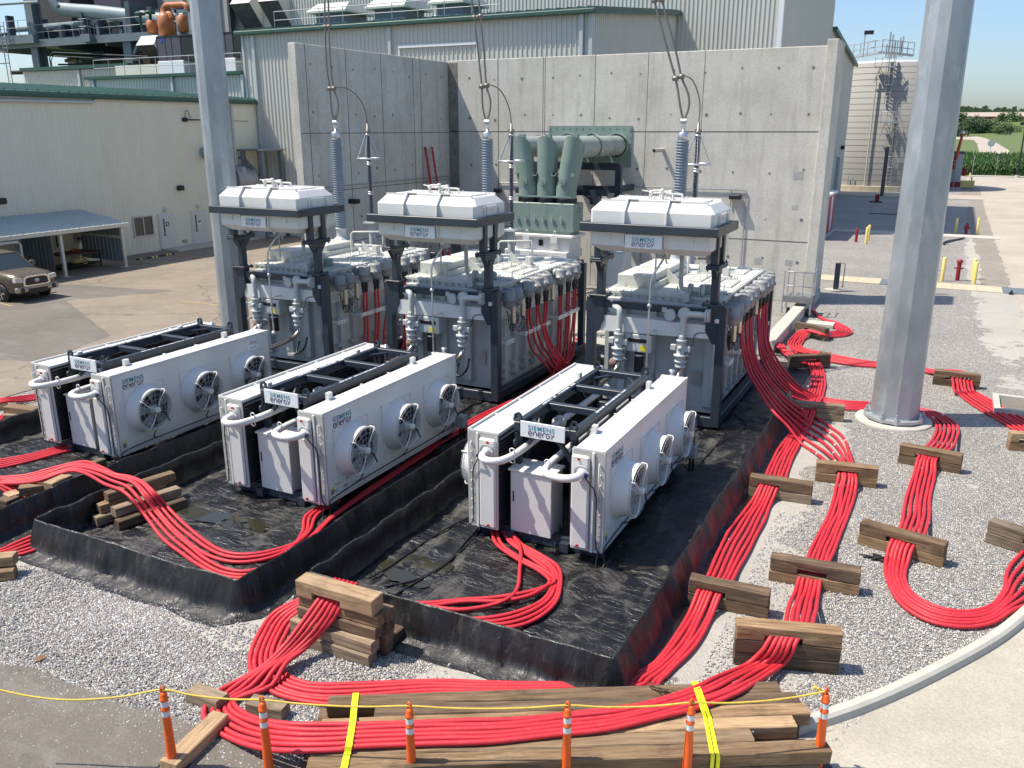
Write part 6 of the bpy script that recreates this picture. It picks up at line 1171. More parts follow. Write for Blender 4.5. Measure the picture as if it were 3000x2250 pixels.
    # breather pipe and box
    mb = MB(); mb.tube(crom([(.25, .05, 4.28), (.15, -.2, 4.0), (.0, -.3, 3.7), (-.02, -.32, 3.4), (-.02, -.32, 2.9), (-.02, -.32, 1.3)], .12), .026, 8); mb.lathe([(.03, 2.98), (.055, 3.0), (.055, 3.06), (.03, 3.08)], (-.02, -.32, 0)); mb.beam((-.02, -.3, 2.36), (.1, .1, 2.38), .03, .03); mb.lathe([(.03, 1.22), (.07, 1.24), (.07, 1.34), (.03, 1.36)], (-.02, -.32, 0)); mb.build('breather_pipe', ALUM, rt)
    mb = MB(); mb.box(-.72, -.02, -.02, .36, 1.78, 2.22, b=.012); bb = mb.build('breather_box', GREY, rt); mb = MB(); mb.box(-.64, -.12, -.028, -.02, 2.02, 2.12, b=.04); mb.build('display_slot', BLACK, bb); mb = MB(); mb.box(-.30, -.12, -.026, -.02, 1.82, 1.95); mb.build('sticker', YELT, bb); mb = MB(); mb.cyl((-.36, .12, 1.25), (-.36, .12, 1.78), .12, n=16); mb.lathe([(.125, 1.66), (.13, 1.67), (.13, 1.69), (.125, 1.7)], (-.36, .12, 0), mi=1); mb.build('breather_cylinder', [BLACK, ALUM], bb)
    # two oil valve stacks
    def stack(pts, xv, zv):
        mb = MB(); mb.tube(crom(pts, .07), .075, 12); flange(mb, pts[0], 'Y' if abs(pts[0][1]-pts[1][1]) > .05 else 'X', .16); mb.lathe([(.075, zv), (.13, zv-.01), (.13, zv-.05), (.115, zv-.06), (.115, zv-.34), (.13, zv-.36), (.18, zv-.37), (.18, zv-.42), (.13, zv-.44), (.12, zv-.52), (.15, zv-.53), (.15, zv-.57), (.09, zv-.58), (.09, zv-.64), (.13, zv-.65), (.13, zv-.70), (.07, zv-.71)], (xv, -.1, 0), n=18)
        mb.box(xv-.25, xv-.12, -.18, -.02, zv-.28, zv-.14, b=.01); mb.box(xv+.1, xv+.22, -.15, 0, zv-.3, zv-.16, b=.01); mb.lathe([(0, 0), (.06, 0), (.06, .05), (0, .05)], (xv, -.26, zv-.2), 'Y', 10); mb.box(xv-.05, xv+.05, -.2, -.12, zv+.0, zv+.1, b=.01)
        p = mb.build('oil_valve', GREY, rt); mb = MB(); mb.tube(crom([(xv, -.1, zv-.7), (xv, -.1, zv-.82), (xv-.02, -.22, zv-.95), (xv-.06, -.5, zv-1.05), (xv-.12, -1.2, zv-1.12), (xv-.15, -2.3, zv-1.15)], .07), .062, 12); mb.lathe([(.066, zv-.8), (.07, zv-.79)], (xv, -.1, 0)); mb.build('bent_pipe', STEEL, p)
        mb = MB(); mb.tube(crom([(xv+.15, -.1, zv-.2), (xv+.28, -.1, zv-.1), (xv+.3, .0, zv+.0)] if xv < 0 else [(xv+.15, -.1, zv-.2), (xv+.28, -.1, zv-.1), (xv+.32, .0, zv+.15), (xv+.9, .0, zv+.2)], .06), .011, 5); mb.tube(crom([(xv+.1, -.15, zv-.3), (xv+.17, -.2, zv-.45), (xv+.12, -.15, zv-.5)], .05), .01, 5); mb.build('sensor_cable', BLACK, p)
    stack([(-1.05, .1, 2.86), (-.95, -.02, 2.86), (-.86, -.08, 2.83), (-.83, -.1, 2.72), (-.83, -.1, 2.25)], -.83, 2.25)
    stack([(1.35, -.1, 2.88), (1.1, -.1, 2.88), (.9, -.1, 2.87), (.80, -.1, 2.82), (.77, -.1, 2.7), (.76, -.1, 2.25)], .76, 2.25)
    mb = MB(); flange(mb, (.78, -.06, 2.87), 'Y', .15); mb.cyl((.42, -.05, 2.80), (.42, .4, 2.80), .11, n=14); flange(mb, (.42, -.02, 2.80), 'Y', .14); mb.box(.2, .32, .0, .1, 2.84, 2.96); mb.build('pipe_fitting', GREY, rt); mb = MB(); mb.box(1.5, 1.6, -.03, .05, 2.7, 2.8, b=.01); mb.build('sensor_box', WHITE, rt); mb = MB(); mb.tube([(-.8, .2, 1.45), (-.8, -.08, 1.45)], .1, 12); mb.build('pipe_fitting', GREY, rt)
    mb = MB(); mb.lathe([(0, 0), (.14, 0), (.14, .02), (0, .02)], (-.98, .0, 1.42), 'Y', 14); mb.build('blank_flange', paint('rust_primer', (.25, .16, .13), .7) if 'rust_primer' not in MATS else MATS['rust_primer'], rt)
    for z in (2.0, 1.5): mb = MB(); mb.beam((-1.45, .3, z), (-1.25, -.05, z+.06), .05, .04); mb.build('step_bracket', WHITE, rt)
    mb = MB(); mb.tube(crom([(.4, .3, .95), (.42, .1, .7), (.55, .05, .66), (.75, .1, .85), (.78, .2, 1.15)], .06), .03, 8); mb.tube([(.1, .3, 1.2), (.1, .3, .5)], .06, 8, 1); mb.box(0, .25, .15, .4, .5, .58, 1); mb.build('ground_hose', [BLACK, GREY], rt)
    mb = MB(); mb.box(.95, 1.15, .435, .44, 1.0, 1.35); mb.build('rating_plate', ALUM, tk)
    # cable housings on the right side
    def housing(y, m, z=2.93, cab=True):
        mb = MB(); mb.cyl((1.40, y, z+.02), (1.58, y, z+.02), .13, n=16); mb.cyl((1.56, y, z+.02), (1.62, y, z+.02), .16, n=16)
        for k in range(8): t = k*.785; mb.cyl((1.53, y+.14*math.cos(t), z+.02+.14*math.sin(t)), (1.64, y+.14*math.cos(t), z+.02+.14*math.sin(t)), .014, n=5)
        mb.lathe([(0, .19), (.12, .185), (.155, .165), (.168, .12), (.168, -.05), (.185, -.055), (.185, -.085), (.166, -.09), (.16, -.20), (.125, -.28), (.05, -.31), (0, -.31)], (1.76, y, z), n=18); mb.tube([(1.58, y, z+.1), (1.7, y, z+.22), (1.76, y, z+.25), (1.86, y, z+.2)], .022, 6); mb.tube([(1.62, y+.12, z+.2), (1.8, y+.12, z+.2), (1.92, y+.1, z+.08)], .012, 5)
        for t in (-1.2, .2, 1.2): mb.box(1.76+.18*math.cos(t)-.02, 1.76+.18*math.cos(t)+.02, y+.18*math.sin(t)-.02, y+.18*math.sin(t)+.02, z-.12, z-.03)
        h = mb.build('cable_housing', m, rt)
        if cab:
            mb = MB()
            for d in (-.075, .075): mb.lathe([(.055, z-.30), (.055, z-.36), (.06, z-.37), (.06, z-.44), (.045, z-.46), (.045, z-.62)], (1.76, y+d, 0), n=10)
            mb.build('cable_gland', BLACK, h)
    for y in HY_: housing(y, GREYD)
    for y in (.66, 1.1): housing(y, MATS['housing_dark'] if 'housing_dark' in MATS else paint('housing_dark', (.25, .265, .275), .45, var=.06), 2.83, False)
    for (y, z, m) in ((.85, 2.1, STEEL), (1.42, 2.2, STEEL), (3.4, 2.3, STEEL)): mb = MB(); mb.cyl((1.78, y, z), (1.78, y, z+.46), .065, n=14); mb.cyl((1.78, y, z-.04), (1.78, y, z), .05, n=10, mi=1); mb.tube([(1.78, y, z+.46), (1.74, y, z+.7)], .02, 5); mb.build('surge_canister', [m, BLACK], rt)
    mb = MB()
    for k in range(7):
        y = .75+k*.1; mb.tube(crom([(1.62, y, 2.45), (1.72+rc.uniform(-.05, .1), y+rc.uniform(-.1, .1), 2.2), (1.66, y+rc.uniform(-.1, .15), 1.9+rc.uniform(-.1, .15)), (1.58, y+.2, 2.25)], .06), .009, 5)
    mb.tube(crom([(1.78, 1.0, 2.02), (1.8, 1.15, 1.8), (1.8, 1.5, 1.85), (1.78, 1.7, 2.1)], .07), .009, 5); mb.build('sensor_cable', BLACK, rt)
    for (y0, y1, z) in ((.4, .85, 1.6), (1.5, 2.2, 1.62), (2.25, 3.2, 1.62), (3.8, 4.5, 1.62), (4.55, 5.4, 1.62)):
        mb = MB(); mb.box(1.46, 1.82, y0, y0+.05, z, z+.09); mb.box(1.78, 1.83, y0, y1, z-.02, z+.09); mb.box(1.46, 1.82, y1-.05, y1, z, z+.09)
        for k in range(3): y = y0+.08+(y1-y0-.16)*k/2; mb.box(1.832, 1.836, y-.015, y+.015, z+.02, z+.05, 1)
        mb.build('cable_bracket', [WHITE, BLACK], rt)
    # high voltage bushing
    return rt
HY_ = [1.85, 2.45, 3.0, 4.05, 4.65, 5.15]
TR_ = [make_transformer()]
TR_ += [copy_tree(TR_[0]), copy_tree(TR_[0])]
TLOC = [(-6.1, 19.7, 0), (-11.85, 19.12, 0), (-17.4, 19.1, 0)]
for o, loc, lb in zip(TR_, TLOC, ('grey transformer under a white conservator beside the grey step frame', 'grey transformer under a white conservator before the green bus duct', 'grey transformer under a white conservator beside the slim steel pole')):
    o.location = loc; tag(o, lb, 'transformer', 'transformers in front of the concrete wall')
def bushing(o, loc, top):
    b = Vector(loc); l = b-Vector(o.location); mb = MB(); z0 = l.z
    mb.lathe([(.42, 3.10), (.42, 3.2), (.36, 3.22), (.36, 3.32), (.3, 3.34), (.27, 3.34), (.27, 3.42), (.20, 3.44), (.175, 3.5), (.175, 3.72), (.2, 3.74), (.2, 3.78), (.15, 3.8)], (l.x, l.y, 0), n=22)
    for k in range(8): t = k*.785; mb.cyl((l.x+.37*math.cos(t), l.y+.37*math.sin(t), 3.2), (l.x+.37*math.cos(t), l.y+.37*math.sin(t), 3.26), .02, n=5)
    bs = mb.build('bushing', GREY, o); pr = []; n = 38; zb, zt = 3.82, top-.32
    for k in range(n):
        z = zb+(zt-zb)*k/n; d = (zt-zb)/n; r = .187-.012*k/n; pr += [(r-.018, z), (r-.018, z+d*.35), (r+.012, z+d*.62), (r+.012, z+d*.72), (r-.018, z+d*.98)]
    mb = MB(); mb.lathe(pr, (l.x, l.y, 0), n=22); mb.build('insulator', SILI, bs)
    mb = MB(); mb.lathe([(.13, top-.32), (.14, top-.31), (.14, top-.12), (.12, top-.1), (.05, top-.1), (.045, top+.05), (0, top+.05)], (l.x, l.y, 0), n=18); mb.box(l.x-.05, l.x+.05, l.y-.05, l.y+.05, top, top+.12); mb.cyl((l.x-.08, l.y, top+.2), (l.x+.08, l.y, top+.2), .07, n=8); mb.build('terminal_cap', ALUM, bs)
HVP = [(-6.95, 24.4), (-13.2, 24.4), (-18.95, 24.2)]
for o, p in zip(TR_, HVP): bushing(o, (p[0], p[1], 3.1), 7.1)
# surge arresters on pedestals
ARP = [(-7.1, 26.55), (-13.45, 26.55), (-19.3, 26.5)]
for p, lb in zip(ARP, ('thin dark surge arrester in front of the sunlit concrete wall', 'thin dark surge arrester beside the green bus duct', 'thin dark surge arrester in front of the shaded concrete wall')):
    rt = empty('surge_arrester', (p[0], p[1], 0), 0, lb, 'arrester', 'surge arresters'); mb = MB(); mb.cyl((0, 0, 0), (0, 0, 3.7), .13, n=14); mb.box(-.24, .24, -.24, .24, 3.7, 3.76); mb.build('pedestal', GREY, rt); z = 3.76
    for k in range(3):
        top = z+1.04; pr = []; n = 17
        for i in range(n): zz = z+.06+(top-z-.12)*i/n; d = (top-z-.12)/n; pr += [(.055, zz), (.055, zz+d*.4), (.098 if i % 2 else .085, zz+d*.65), (.055, zz+d)]
        mb = MB(); mb.lathe(pr, n=16); sg = mb.build('insulator', SILD, rt); mb = MB(); mb.lathe([(.0, z), (.1, z), (.1, z+.05), (.06, z+.06)], n=14); mb.build('fitting', ALUM, sg); mb = MB(); mb.lathe([(.06, top-.06), (.1, top-.05), (.1, top), (0, top)], n=14); mb.build('fitting', ALUM, sg); z = top+.02
    mb = MB(); mb.tube([(.42*math.cos(t), .42*math.sin(t), 6.05) for t in [i*.2618 for i in range(24)]], .036, 6, closed=True)
    for k in range(4): t = k*1.5708+.3; mb.tube([(.42*math.cos(t), .42*math.sin(t), 6.05), (.07*math.cos(t), .07*math.sin(t), 6.9)], .012 if k != 2 else .03, 5)
    mb.build('grading_ring', ALUM, rt); mb = MB(); mb.lathe([(0, 6.9), (.08, 6.9), (.08, 7.02), (.05, 7.04), (.03, 7.3), (0, 7.3)]); mb.box(-.1, .1, -.04, .04, 6.98, 7.08); mb.build('terminal_cap', COPPER, rt)
# overhead conductors: a pair of strands down to each bushing, clamps, and a lead to the arrester
CON = [([(1905, -60), zE(1430, 5), zE(1535, 400), zE(1600, 635), zE(1622, 745), zE(1640, 870), zE(1655, 935)], [(1925, -60), zE(1490, 0), zE(1600, 400), zE(1648, 620), zE(1690, 722), zE(1712, 800), zE(1707, 880), zE(1684, 940)], [zE(1670, 615), zE(1730, 640), zE(1780, 740), zE(1800, 860)], 'transformer by the step frame', None),
 ([(1376, -60), zD(1885, 0), zD(1905, 140), zD(1940, 450), zD(1967, 700), zD(1971, 820), zD(1980, 900), zD(1995, 960)], [(1396, -60), zD(1942, 0), zD(1955, 130), zD(1985, 430), zD(2005, 692), zD(2035, 800), zD(2037, 870), zD(2026, 930), zD(2012, 968)], [zD(2020, 685), zD(2100, 715), zD(2160, 800), zD(2195, 900)], 'middle transformer', 2),
 ([(951, -60), zD(695, 0), zD(697, 215), zD(710, 530), zD(735, 718), zD(745, 840), zD(755, 920), zD(770, 972)], [(962, -60), zD(725, 0), zD(728, 215), zD(744, 540), zD(767, 716), zD(797, 800), zD(806, 860), zD(796, 925), zD(784, 972)], [zD(782, 705), zD(870, 715), zD(950, 770), zD(1000, 840), zD(1030, 930)], 'transformer beside the slim pole', 2)]
for (l0, l1, ld, nm, sp), hv, ar in zip(CON, HVP, ARP):
    rt = empty('overhead_conductor', (hv[0], hv[1], 7.2), 0, 'twin grey conductor dropping to the bushing of the '+nm, 'conductor', 'overhead conductors'); O = rt.location; T = Vector((hv[0], hv[1], 7.3)); Ws = []
    for k, pl in enumerate((l0, l1)):
        W_ = [aty(q[0], q[1], hv[1]) for q in pl]; W_ = [W_[0]+(W_[0]-W_[1]).normalized()*5]+W_+[T+Vector((.02*(2*k-1), 0, .05))]; Ws.append(W_); mb = MB(O); mb.tube(crom(W_, .12), .031, 8); mb.build('strand', COPPER, rt)
    ci = 3 if sp is None else 4
    def cl(i0, i1, r, nm_):
        mb = MB(O); A_, B_ = Ws[0][i0+1], Ws[1][i1+1]
        for p in (A_, B_): mb.lathe([(0, -r*1.3), (r*.9, -r), (r, r), (0, r*1.3)], p, 'X', 10)
        mb.cyl(A_, B_, .035, n=6); mb.build(nm_, COPPER, rt)
    cl(ci, ci, .075, 'clamp'); cl(2 if sp else 1, 2 if sp else 1, .065, 'spacer')
    mb = MB(O); E_ = Vector((ar[0], ar[1], 7.28)); n_ = len(ld); W_ = [Ws[1][ci+1]]+[aty(q[0], q[1], hv[1]+(ar[1]-hv[1])*(i+1)/(n_+1)) for i, q in enumerate(ld)]+[E_]; mb.tube(crom(W_, .12), .019, 6); mb.build('arrester_lead', COPPER, rt)
# ================================================================ CONTAINMENT BASINS
def basin(x0, x1, y0, y1, label, h=.55, seed=0, skirt=True, yr=None):
    rt = empty('containment_basin', ((x0+x1)/2, y0, 0), 0, label, 'basin', 'black spill basins'); O = rt.location
    def nn(x, y, s, k=0): return noise.noise((x*s+seed*7.3, y*s, k))
    nx, ny = int((x1-x0)/.09), int(min(y1-y0, 12)/.09)+40; ys = [y0+(min(y1, y0+12)-y0)*j/(ny-40) for j in range(ny-40)]+[min(y1, y0+12)+(y1-min(y1, y0+12))*j/40 for j in range(41)] if y1-y0 > 12 else [y0+(y1-y0)*j/ny for j in range(ny+1)]
    vs = []
    for y in ys:
        for i in range(nx+1):
            x = x0+(x1-x0)*i/nx; e = min(x-x0, x1-x, y-y0)
            z = .012+.030*(1-abs(nn(x, y, .9, 1))*2.2)*.6+.034*max(0, 1-abs(nn(x*.5, y*1.7, 1.3, 5))*6)+.022*max(0, 1-abs(nn(x*1.5, y*.6, 1.9, 9))*7)+.014*max(0, 1-abs(nn(x*.9+y*.5, y*1.2, 3.1, 15))*7)+.006*nn(x, y, 5, 3)
            vs.append((x, y, max(.004, z)))
    mb = MB(O); n1 = nx+1; mb.add(vs, [(j*n1+i, j*n1+i+1, (j+1)*n1+i+1, (j+1)*n1+i) for j in range(len(ys)-1) for i in range(nx)], 0, True); mb.build('liner_floor', LINER, rt)
    # walls: outside sloping in, lip, inside face; folds and a sagging rim
    per = []; st = .05
    def side(a, b, out):
        a, b = Vector((*a, 0)), Vector((*b, 0)); n = int((b-a).length/st)
        return [(a.lerp(b, i/n), Vector((*out, 0))) for i in range(n)]
    S_ = side((x0, y1), (x0, y0), (-1, 0))+side((x0, y0), (x1, y0), (0, -1))+side((x1, y0), (x1, yr or y1), (1, 0)); S_.append((Vector((x1, yr or y1, 0)), Vector((1, 0, 0))))
    rows = []; acc = 0
    for i, (p, o) in enumerate(S_):
        fr = abs(o.y) > .5; t = i*st; f = noise.noise((t*1.5, seed, 0)); f2 = noise.noise((t*4.5, seed, 4)); g = noise.noise((t*.55, seed, 8)); rim = h*(1+.09*g+.06*f+.03*f2)*min(1, .35+.12*(len(S_)-i)); near = min(abs(p.x-x0)+abs(p.y-y0), abs(p.x-x1)+abs(p.y-y0))
        fold = abs(((t*.95+.3*f) % 1)-.5)*2      # support posts behind the sheet every metre or so
        bil = .075*(fold-.4)+.04*f2+.035*abs(noise.noise((t*11, seed, 2)))
        sk = (.13+.07*f+(.10 if fr else 0)) if skirt else .02
        pw = math.sin(t*15.5+5*f+3*g); pl_ = (max(0, pw)**2)*(.55+.45*f2)*(.055 if fr else .04); sag = .05*(1-fold)**2
        rim -= sag*h
        rows.append([p+o*(.18+sk+.10)+Vector((0, 0, .010+.015*abs(f2))), p+o*(.17+.05*f2+.8*pl_)+Vector((0, 0, .025+.012*f+.3*pl_)), p+o*(.135+bil+pl_)+Vector((0, 0, rim*.33)), p+o*(.07+bil*.9+pl_*.8)+Vector((0, 0, rim*.68)), p+o*(.02+.4*bil+pl_*.35)+Vector((0, 0, rim*.96)), p+o*(.01+.3*bil+pl_*.2)+Vector((0, 0, rim+.012)), p-o*(.02-.3*bil)+Vector((0, 0, rim*.97)), p-o*(.03-.8*bil-.5*pl_)+Vector((0, 0, rim*.6)), p-o*(.02-.6*bil-.5*pl_)+Vector((0, 0, rim*.25)), p-o*(.10+.04*f2)+Vector((0, 0, .03))])
    k = len(rows[0]); mb = MB(O); mb.add([v for r_ in rows for v in r_], [(i*k+j, i*k+j+1, (i+1)*k+j+1, (i+1)*k+j) for i in range(len(rows)-1) for j in range(k-1)], 0, True); 
    for i in range(4, len(rows), 24): q = rows[i][0]; p, o = S_[i]; mb.lathe([(.012, .01), (.02, .014), (.02, .0)], q-o*.05+Vector((0, 0, .012)), 'Z', 8, 1)
    mb.build('liner_wall', [LINERW, ALUM], rt)
basin(-8.1, -3.13, 9.1, 27.0, 'black liner spill basin with red cables looping at its front', seed=1, yr=22.4)
basin(-13.62, -8.9, 8.38, 26.5, 'black liner spill basin with a timber pile in its front corner', seed=2)
basin(-19.25, -14.62, 7.9, 26.5, 'black liner spill basin beside the asphalt yard, cut off by the photo', seed=3)
def puddle(c, rx, ry, seed, z):
    mb = MB(); pts = []
    for i in range(40): t = i*6.283/40; k = 1+.45*noise.noise((math.cos(t)*1.6, math.sin(t)*1.6, seed))+.2*noise.noise((math.cos(t)*4, math.sin(t)*4, seed)); pts.append((c.x+rx*k*math.cos(t), c.y+ry*k*math.sin(t), z))
    mb.quad(*pts); tag(mb.build('water', WATER), kind='structure')
puddle(at(*zS1(930, 400)), .62, .45, 1, .046); puddle(at(*zS0(1330, 20)), .7, .3, 2, .046); puddle(at(*zS0(1600, 100)), .5, .28, 3, .045); puddle(at(*zS2(640, 400)), .5, .2, 4, .046)
# ================================================================ CABLES
cabn = 0
def bundle(Lp, Rp, N_, labels, group, heads=None, tails=None, r=.034, jit=.014, m=REDC, bands=None):
    """N_ cables between a left and a right edge; points are (view, x, y, z) or Vector"""
    global cabn
    def W(q): return Vector(q) if isinstance(q, Vector) else at(*q[0](q[1], q[2]), q[3])
    Lw, Rw = [W(q) for q in Lp], [W(q) for q in Rp]
    assert len(Lw) == len(Rw), (group, len(Lw), len(Rw))
    for k in range(N_):
        f = k/(N_-1) if N_ > 1 else .5; pts = [a.lerp(b, f) for a, b in zip(Lw, Rw)]
        if heads: pts = heads[k]+pts
        if tails: pts = pts+tails[k]
        C_ = crom(pts, .10); sd_ = cabn*3.7; cabn += 1; out = []
        for i, p in enumerate(C_):
            e = min(1, i/8, (len(C_)-1-i)/8); s_ = i*.1; out.append(p+Vector((noise.noise((s_*1.1, sd_, 0)), noise.noise((s_*1.1, sd_, 5)), .25*abs(noise.noise((s_*.8, sd_, 9)))))*jit*2*e)
        mb = MB(out[0]); mb.tube(out, r, 9); o = mb.build('power_cable', m); o.location = out[0]
        if bands:
            bi = bands[0]+(k*7) % 4*bands[1]; q0, q1 = C_[bi]-out[0], C_[bi+1]-out[0]; d_ = (q1-q0).normalized()*.022; e_ = out[bi]-out[0]; mb = MB(); mb.tube([e_-d_, e_+d_], r+.003, 9); mb.build('tape_band', SIGNW, o)
        tag(o, labels[k] if isinstance(labels, (list, tuple)) else labels, 'cable', group)
def names(base, where): 
    return lambda n: [('%s, %s' % (base, w_)) for w_ in (where[:n])]
def six(base, a, b, n=6):
    mid = {6: ['second from the ', 'third from the ', 'fourth from the ', 'fifth from the '], 5: ['second from the ', 'middle from the ', 'fourth from the '], 4: ['second from the ', 'third from the '], 3: ['middle from the '], 2: []}[n]
    return ['%s, %s' % (base, x) for x in [a+'most']+[q+a for q in mid]+[b+'most']]
V_ = Vector
def gl(o, y, z): return Vector((o.location.x+1.76, o.location.y+y, z))
def heads(o, ys, pts):
    """from each gland straight down through the clamp"""
    out = []; k = 0
    for y in ys:
        for d in (-.075, .075): out.append([gl(o, y+d, 2.40), gl(o, y+d, 2.05)]); k += 1
    return out
A_, P_, Q_, S0, S1, S2, S3, B_, C_, M_, I_, V2 = zA, zP, zQ, zS0, zS1, zS2, zS3, zB, zC, zM, zI, zV
ID = lambda x, y: (x, y)
T3, T2, T1 = TR_
# front bushings of the right hand transformer -> blocks -> timber platform -> timber stack
Lp = [(P_, 490, 255, 1.55), (P_, 560, 440, 1.1), (P_, 720, 690, .68), (P_, 850, 830, .36), (P_, 960, 965, .06), (P_, 1080, 1045, .06), (P_, 1180, 1120, .2), (Q_, 712, 640, .25), (Q_, 690, 770, .06), (Q_, 645, 950, .04), (Q_, 560, 1130, .04), (Q_, 492, 1260, .06), (Q_, 458, 1370, .22), (S2, 1650, 385, .2), (S2, 1612, 510, .06), (S2, 1568, 640, .35), (S2, 1545, 735, .51), (S2, 1455, 812, .49), (S2, 1412, 885, .35), (S2, 1300, 985, .12), (S2, 1180, 1040, .22), (S2, 1080, 1085, .38), (S2, 960, 1145, .40), (S2, 700, 1225, .40), (S1, 2212, 1275, .40), (S1, 1900, 1312, .40), (S1, 1500, 1350, .40), (S1, 1000, 1362, .40), (S1, 560, 1376, .40), (S0, 2212, 1378, .39), (S0, 1920, 1380, .37), (S0, 1720, 1350, .22), (S0, 1580, 1300, .08), (S0, 1515, 1245, .05), (S0, 1545, 1205, .06), (S0, 1640, 1172, .07), (S0, 1760, 1125, .09), (S1, 80, 985, .2), (S1, 190, 905, .2), (S1, 300, 800, .32), (S1, 400, 680, .55), (S1, 462, 572, .78), Vector((-6.95, 8.75, .80))]
Rp = [(P_, 575, 200, 1.55), (P_, 650, 370, 1.12), (P_, 790, 555, .72), (P_, 910, 655, .42), (P_, 1020, 725, .1), (P_, 1190, 825, .05), (P_, 1310, 940, .06), (Q_, 845, 655, .25), (Q_, 843, 790, .06), (Q_, 800, 950, .04), (Q_, 740, 1110, .04), (Q_, 680, 1260, .06), (Q_, 625, 1385, .22), (S2, 1785, 402, .2), (S2, 1760, 560, .06), (S2, 1735, 660, .35), (S2, 1712, 745, .51), (S2, 1628, 827, .49), (S2, 1600, 900, .36), (S2, 1540, 990, .12), (S2, 1420, 1075, .22), (S2, 1310, 1135, .38), (S2, 1170, 1200, .40), (S2, 900, 1290, .40), (S1, 2212, 1400, .40), (S1, 1850, 1445, .40), (S1, 1450, 1485, .40), (S1, 1000, 1500, .40), (S1, 560, 1518, .40), (S0, 2212, 1540, .39), (S0, 1960, 1546, .37), (S0, 1720, 1530, .22), (S0, 1520, 1475, .08), (S0, 1380, 1395, .045), (S0, 1325, 1310, .045), (S0, 1350, 1230, .05), (S0, 1430, 1150, .06), (S0, 1560, 1085, .09), (S0, 1720, 990, .16), (S0, 1850, 860, .3), (S0, 1980, 690, .55), (S1, 318, 540, .78), Vector((-7.3, 8.72, .80))]
bundle(Lp, Rp, 6, six('red cable over the strapped timber platform', 'inner', 'outer'), 'red cables over the timber platform', heads(T3, HY_[:3], 0), bands=(44, 3))
# rear bushings of the right hand transformer -> behind the pole -> right edge
Lp = [(P_, 618, 180, 1.45), (P_, 650, 300, 1.15), (P_, 720, 430, .8), (P_, 820, 540, .45), (P_, 940, 610, .22), (P_, 1120, 640, .05), (P_, 1320, 685, .05), (P_, 1540, 690, .05), (P_, 1750, 680, .05), (Q_, 1345, 165, .05), (Q_, 1435, 195, .05), (Q_, 1498, 262, .05), (Q_, 1490, 340, .06), (Q_, 1430, 430, .22), (Q_, 1358, 525, .25), (Q_, 1322, 640, .06), (Q_, 1262, 850, .04), (Q_, 1240, 980, .05), (Q_, 1205, 1105, .22), (Q_, 1135, 1215, .25), (Q_, 1103, 1320, .06), (S3, 1322, 420, .05), (S3, 1385, 560, .05), (S3, 1500, 660, .05), (S3, 1650, 722, .05), (S3, 1850, 745, .05), (S3, 2010, 715, .05), (S3, 2140, 640, .05), (S3, 2260, 590, .05), (S3, 2400, 500, .05)]
Rp = [(P_, 690, 110, 1.45), (P_, 725, 220, 1.15), (P_, 800, 350, .8), (P_, 900, 465, .45), (P_, 1010, 548, .22), (P_, 1150, 598, .05), (P_, 1320, 625, .05), (P_, 1540, 635, .05), (P_, 1750, 645, .05), (Q_, 1360, 128, .05), (Q_, 1510, 165, .05), (Q_, 1640, 235, .05), (Q_, 1682, 310, .06), (Q_, 1625, 450, .22), (Q_, 1500, 538, .25), (Q_, 1490, 660, .06), (Q_, 1455, 850, .04), (Q_, 1440, 1000, .05), (Q_, 1395, 1150, .22), (Q_, 1308, 1248, .25), (Q_, 1270, 1380, .06), (S3, 1440, 440, .05), (S3, 1500, 540, .05), (S3, 1640, 615, .05), (S3, 1780, 645, .05), (S3, 1900, 640, .05), (S3, 2010, 600, .05), (S3, 2080, 500, .05), (S3, 2110, 380, .05), (S3, 2240, 210, .05)]
bundle(Lp, Rp, 6, six('red cable round the thick pole to the kerb bend', 'outer', 'inner'), 'red cables bending round the thick pole', heads(T3, HY_[3:], 0), bands=(52, 4))
# the bundle nearest the right basin
Lp = [Vector((-3.4, 26.5, .2)), (P_, 690, 135, .22), (P_, 780, 195, .12), (P_, 868, 265, .2), (P_, 1005, 300, .2), (P_, 1040, 390, .06), (P_, 1042, 480, .05), (P_, 1000, 590, .06), (P_, 965, 660, .24), (P_, 955, 695, .25), (P_, 930, 770, .05), (P_, 860, 900, .04), (P_, 750, 1060, .04), (P_, 675, 1215, .05), (P_, 640, 1290, .24), (P_, 622, 1315, .25), (P_, 560, 1440, .05), (P_, 405, 1640, .04), (S2, 1115, 260, .05), (S2, 1060, 400, .08), (S2, 1010, 480, .24), (S2, 985, 520, .25), (S2, 930, 650, .06), (S2, 865, 765, .04), (S2, 785, 880, .04), (S2, 690, 985, .04), (S2, 560, 1055, .04), (S2, 400, 1105, .04), (S1, 1450, 1108, .04), (S1, 1000, 1098, .04), (S1, 600, 1108, .04), (S1, 300, 1118, .04), (S0, 1960, 1105, .04), (S0, 1860, 1065, .04), (S0, 1805, 990, .05), (S0, 1800, 900, .06), (S0, 1850, 790, .1), (S0, 1915, 690, .18), Vector((-7.55, 8.75, .45))]
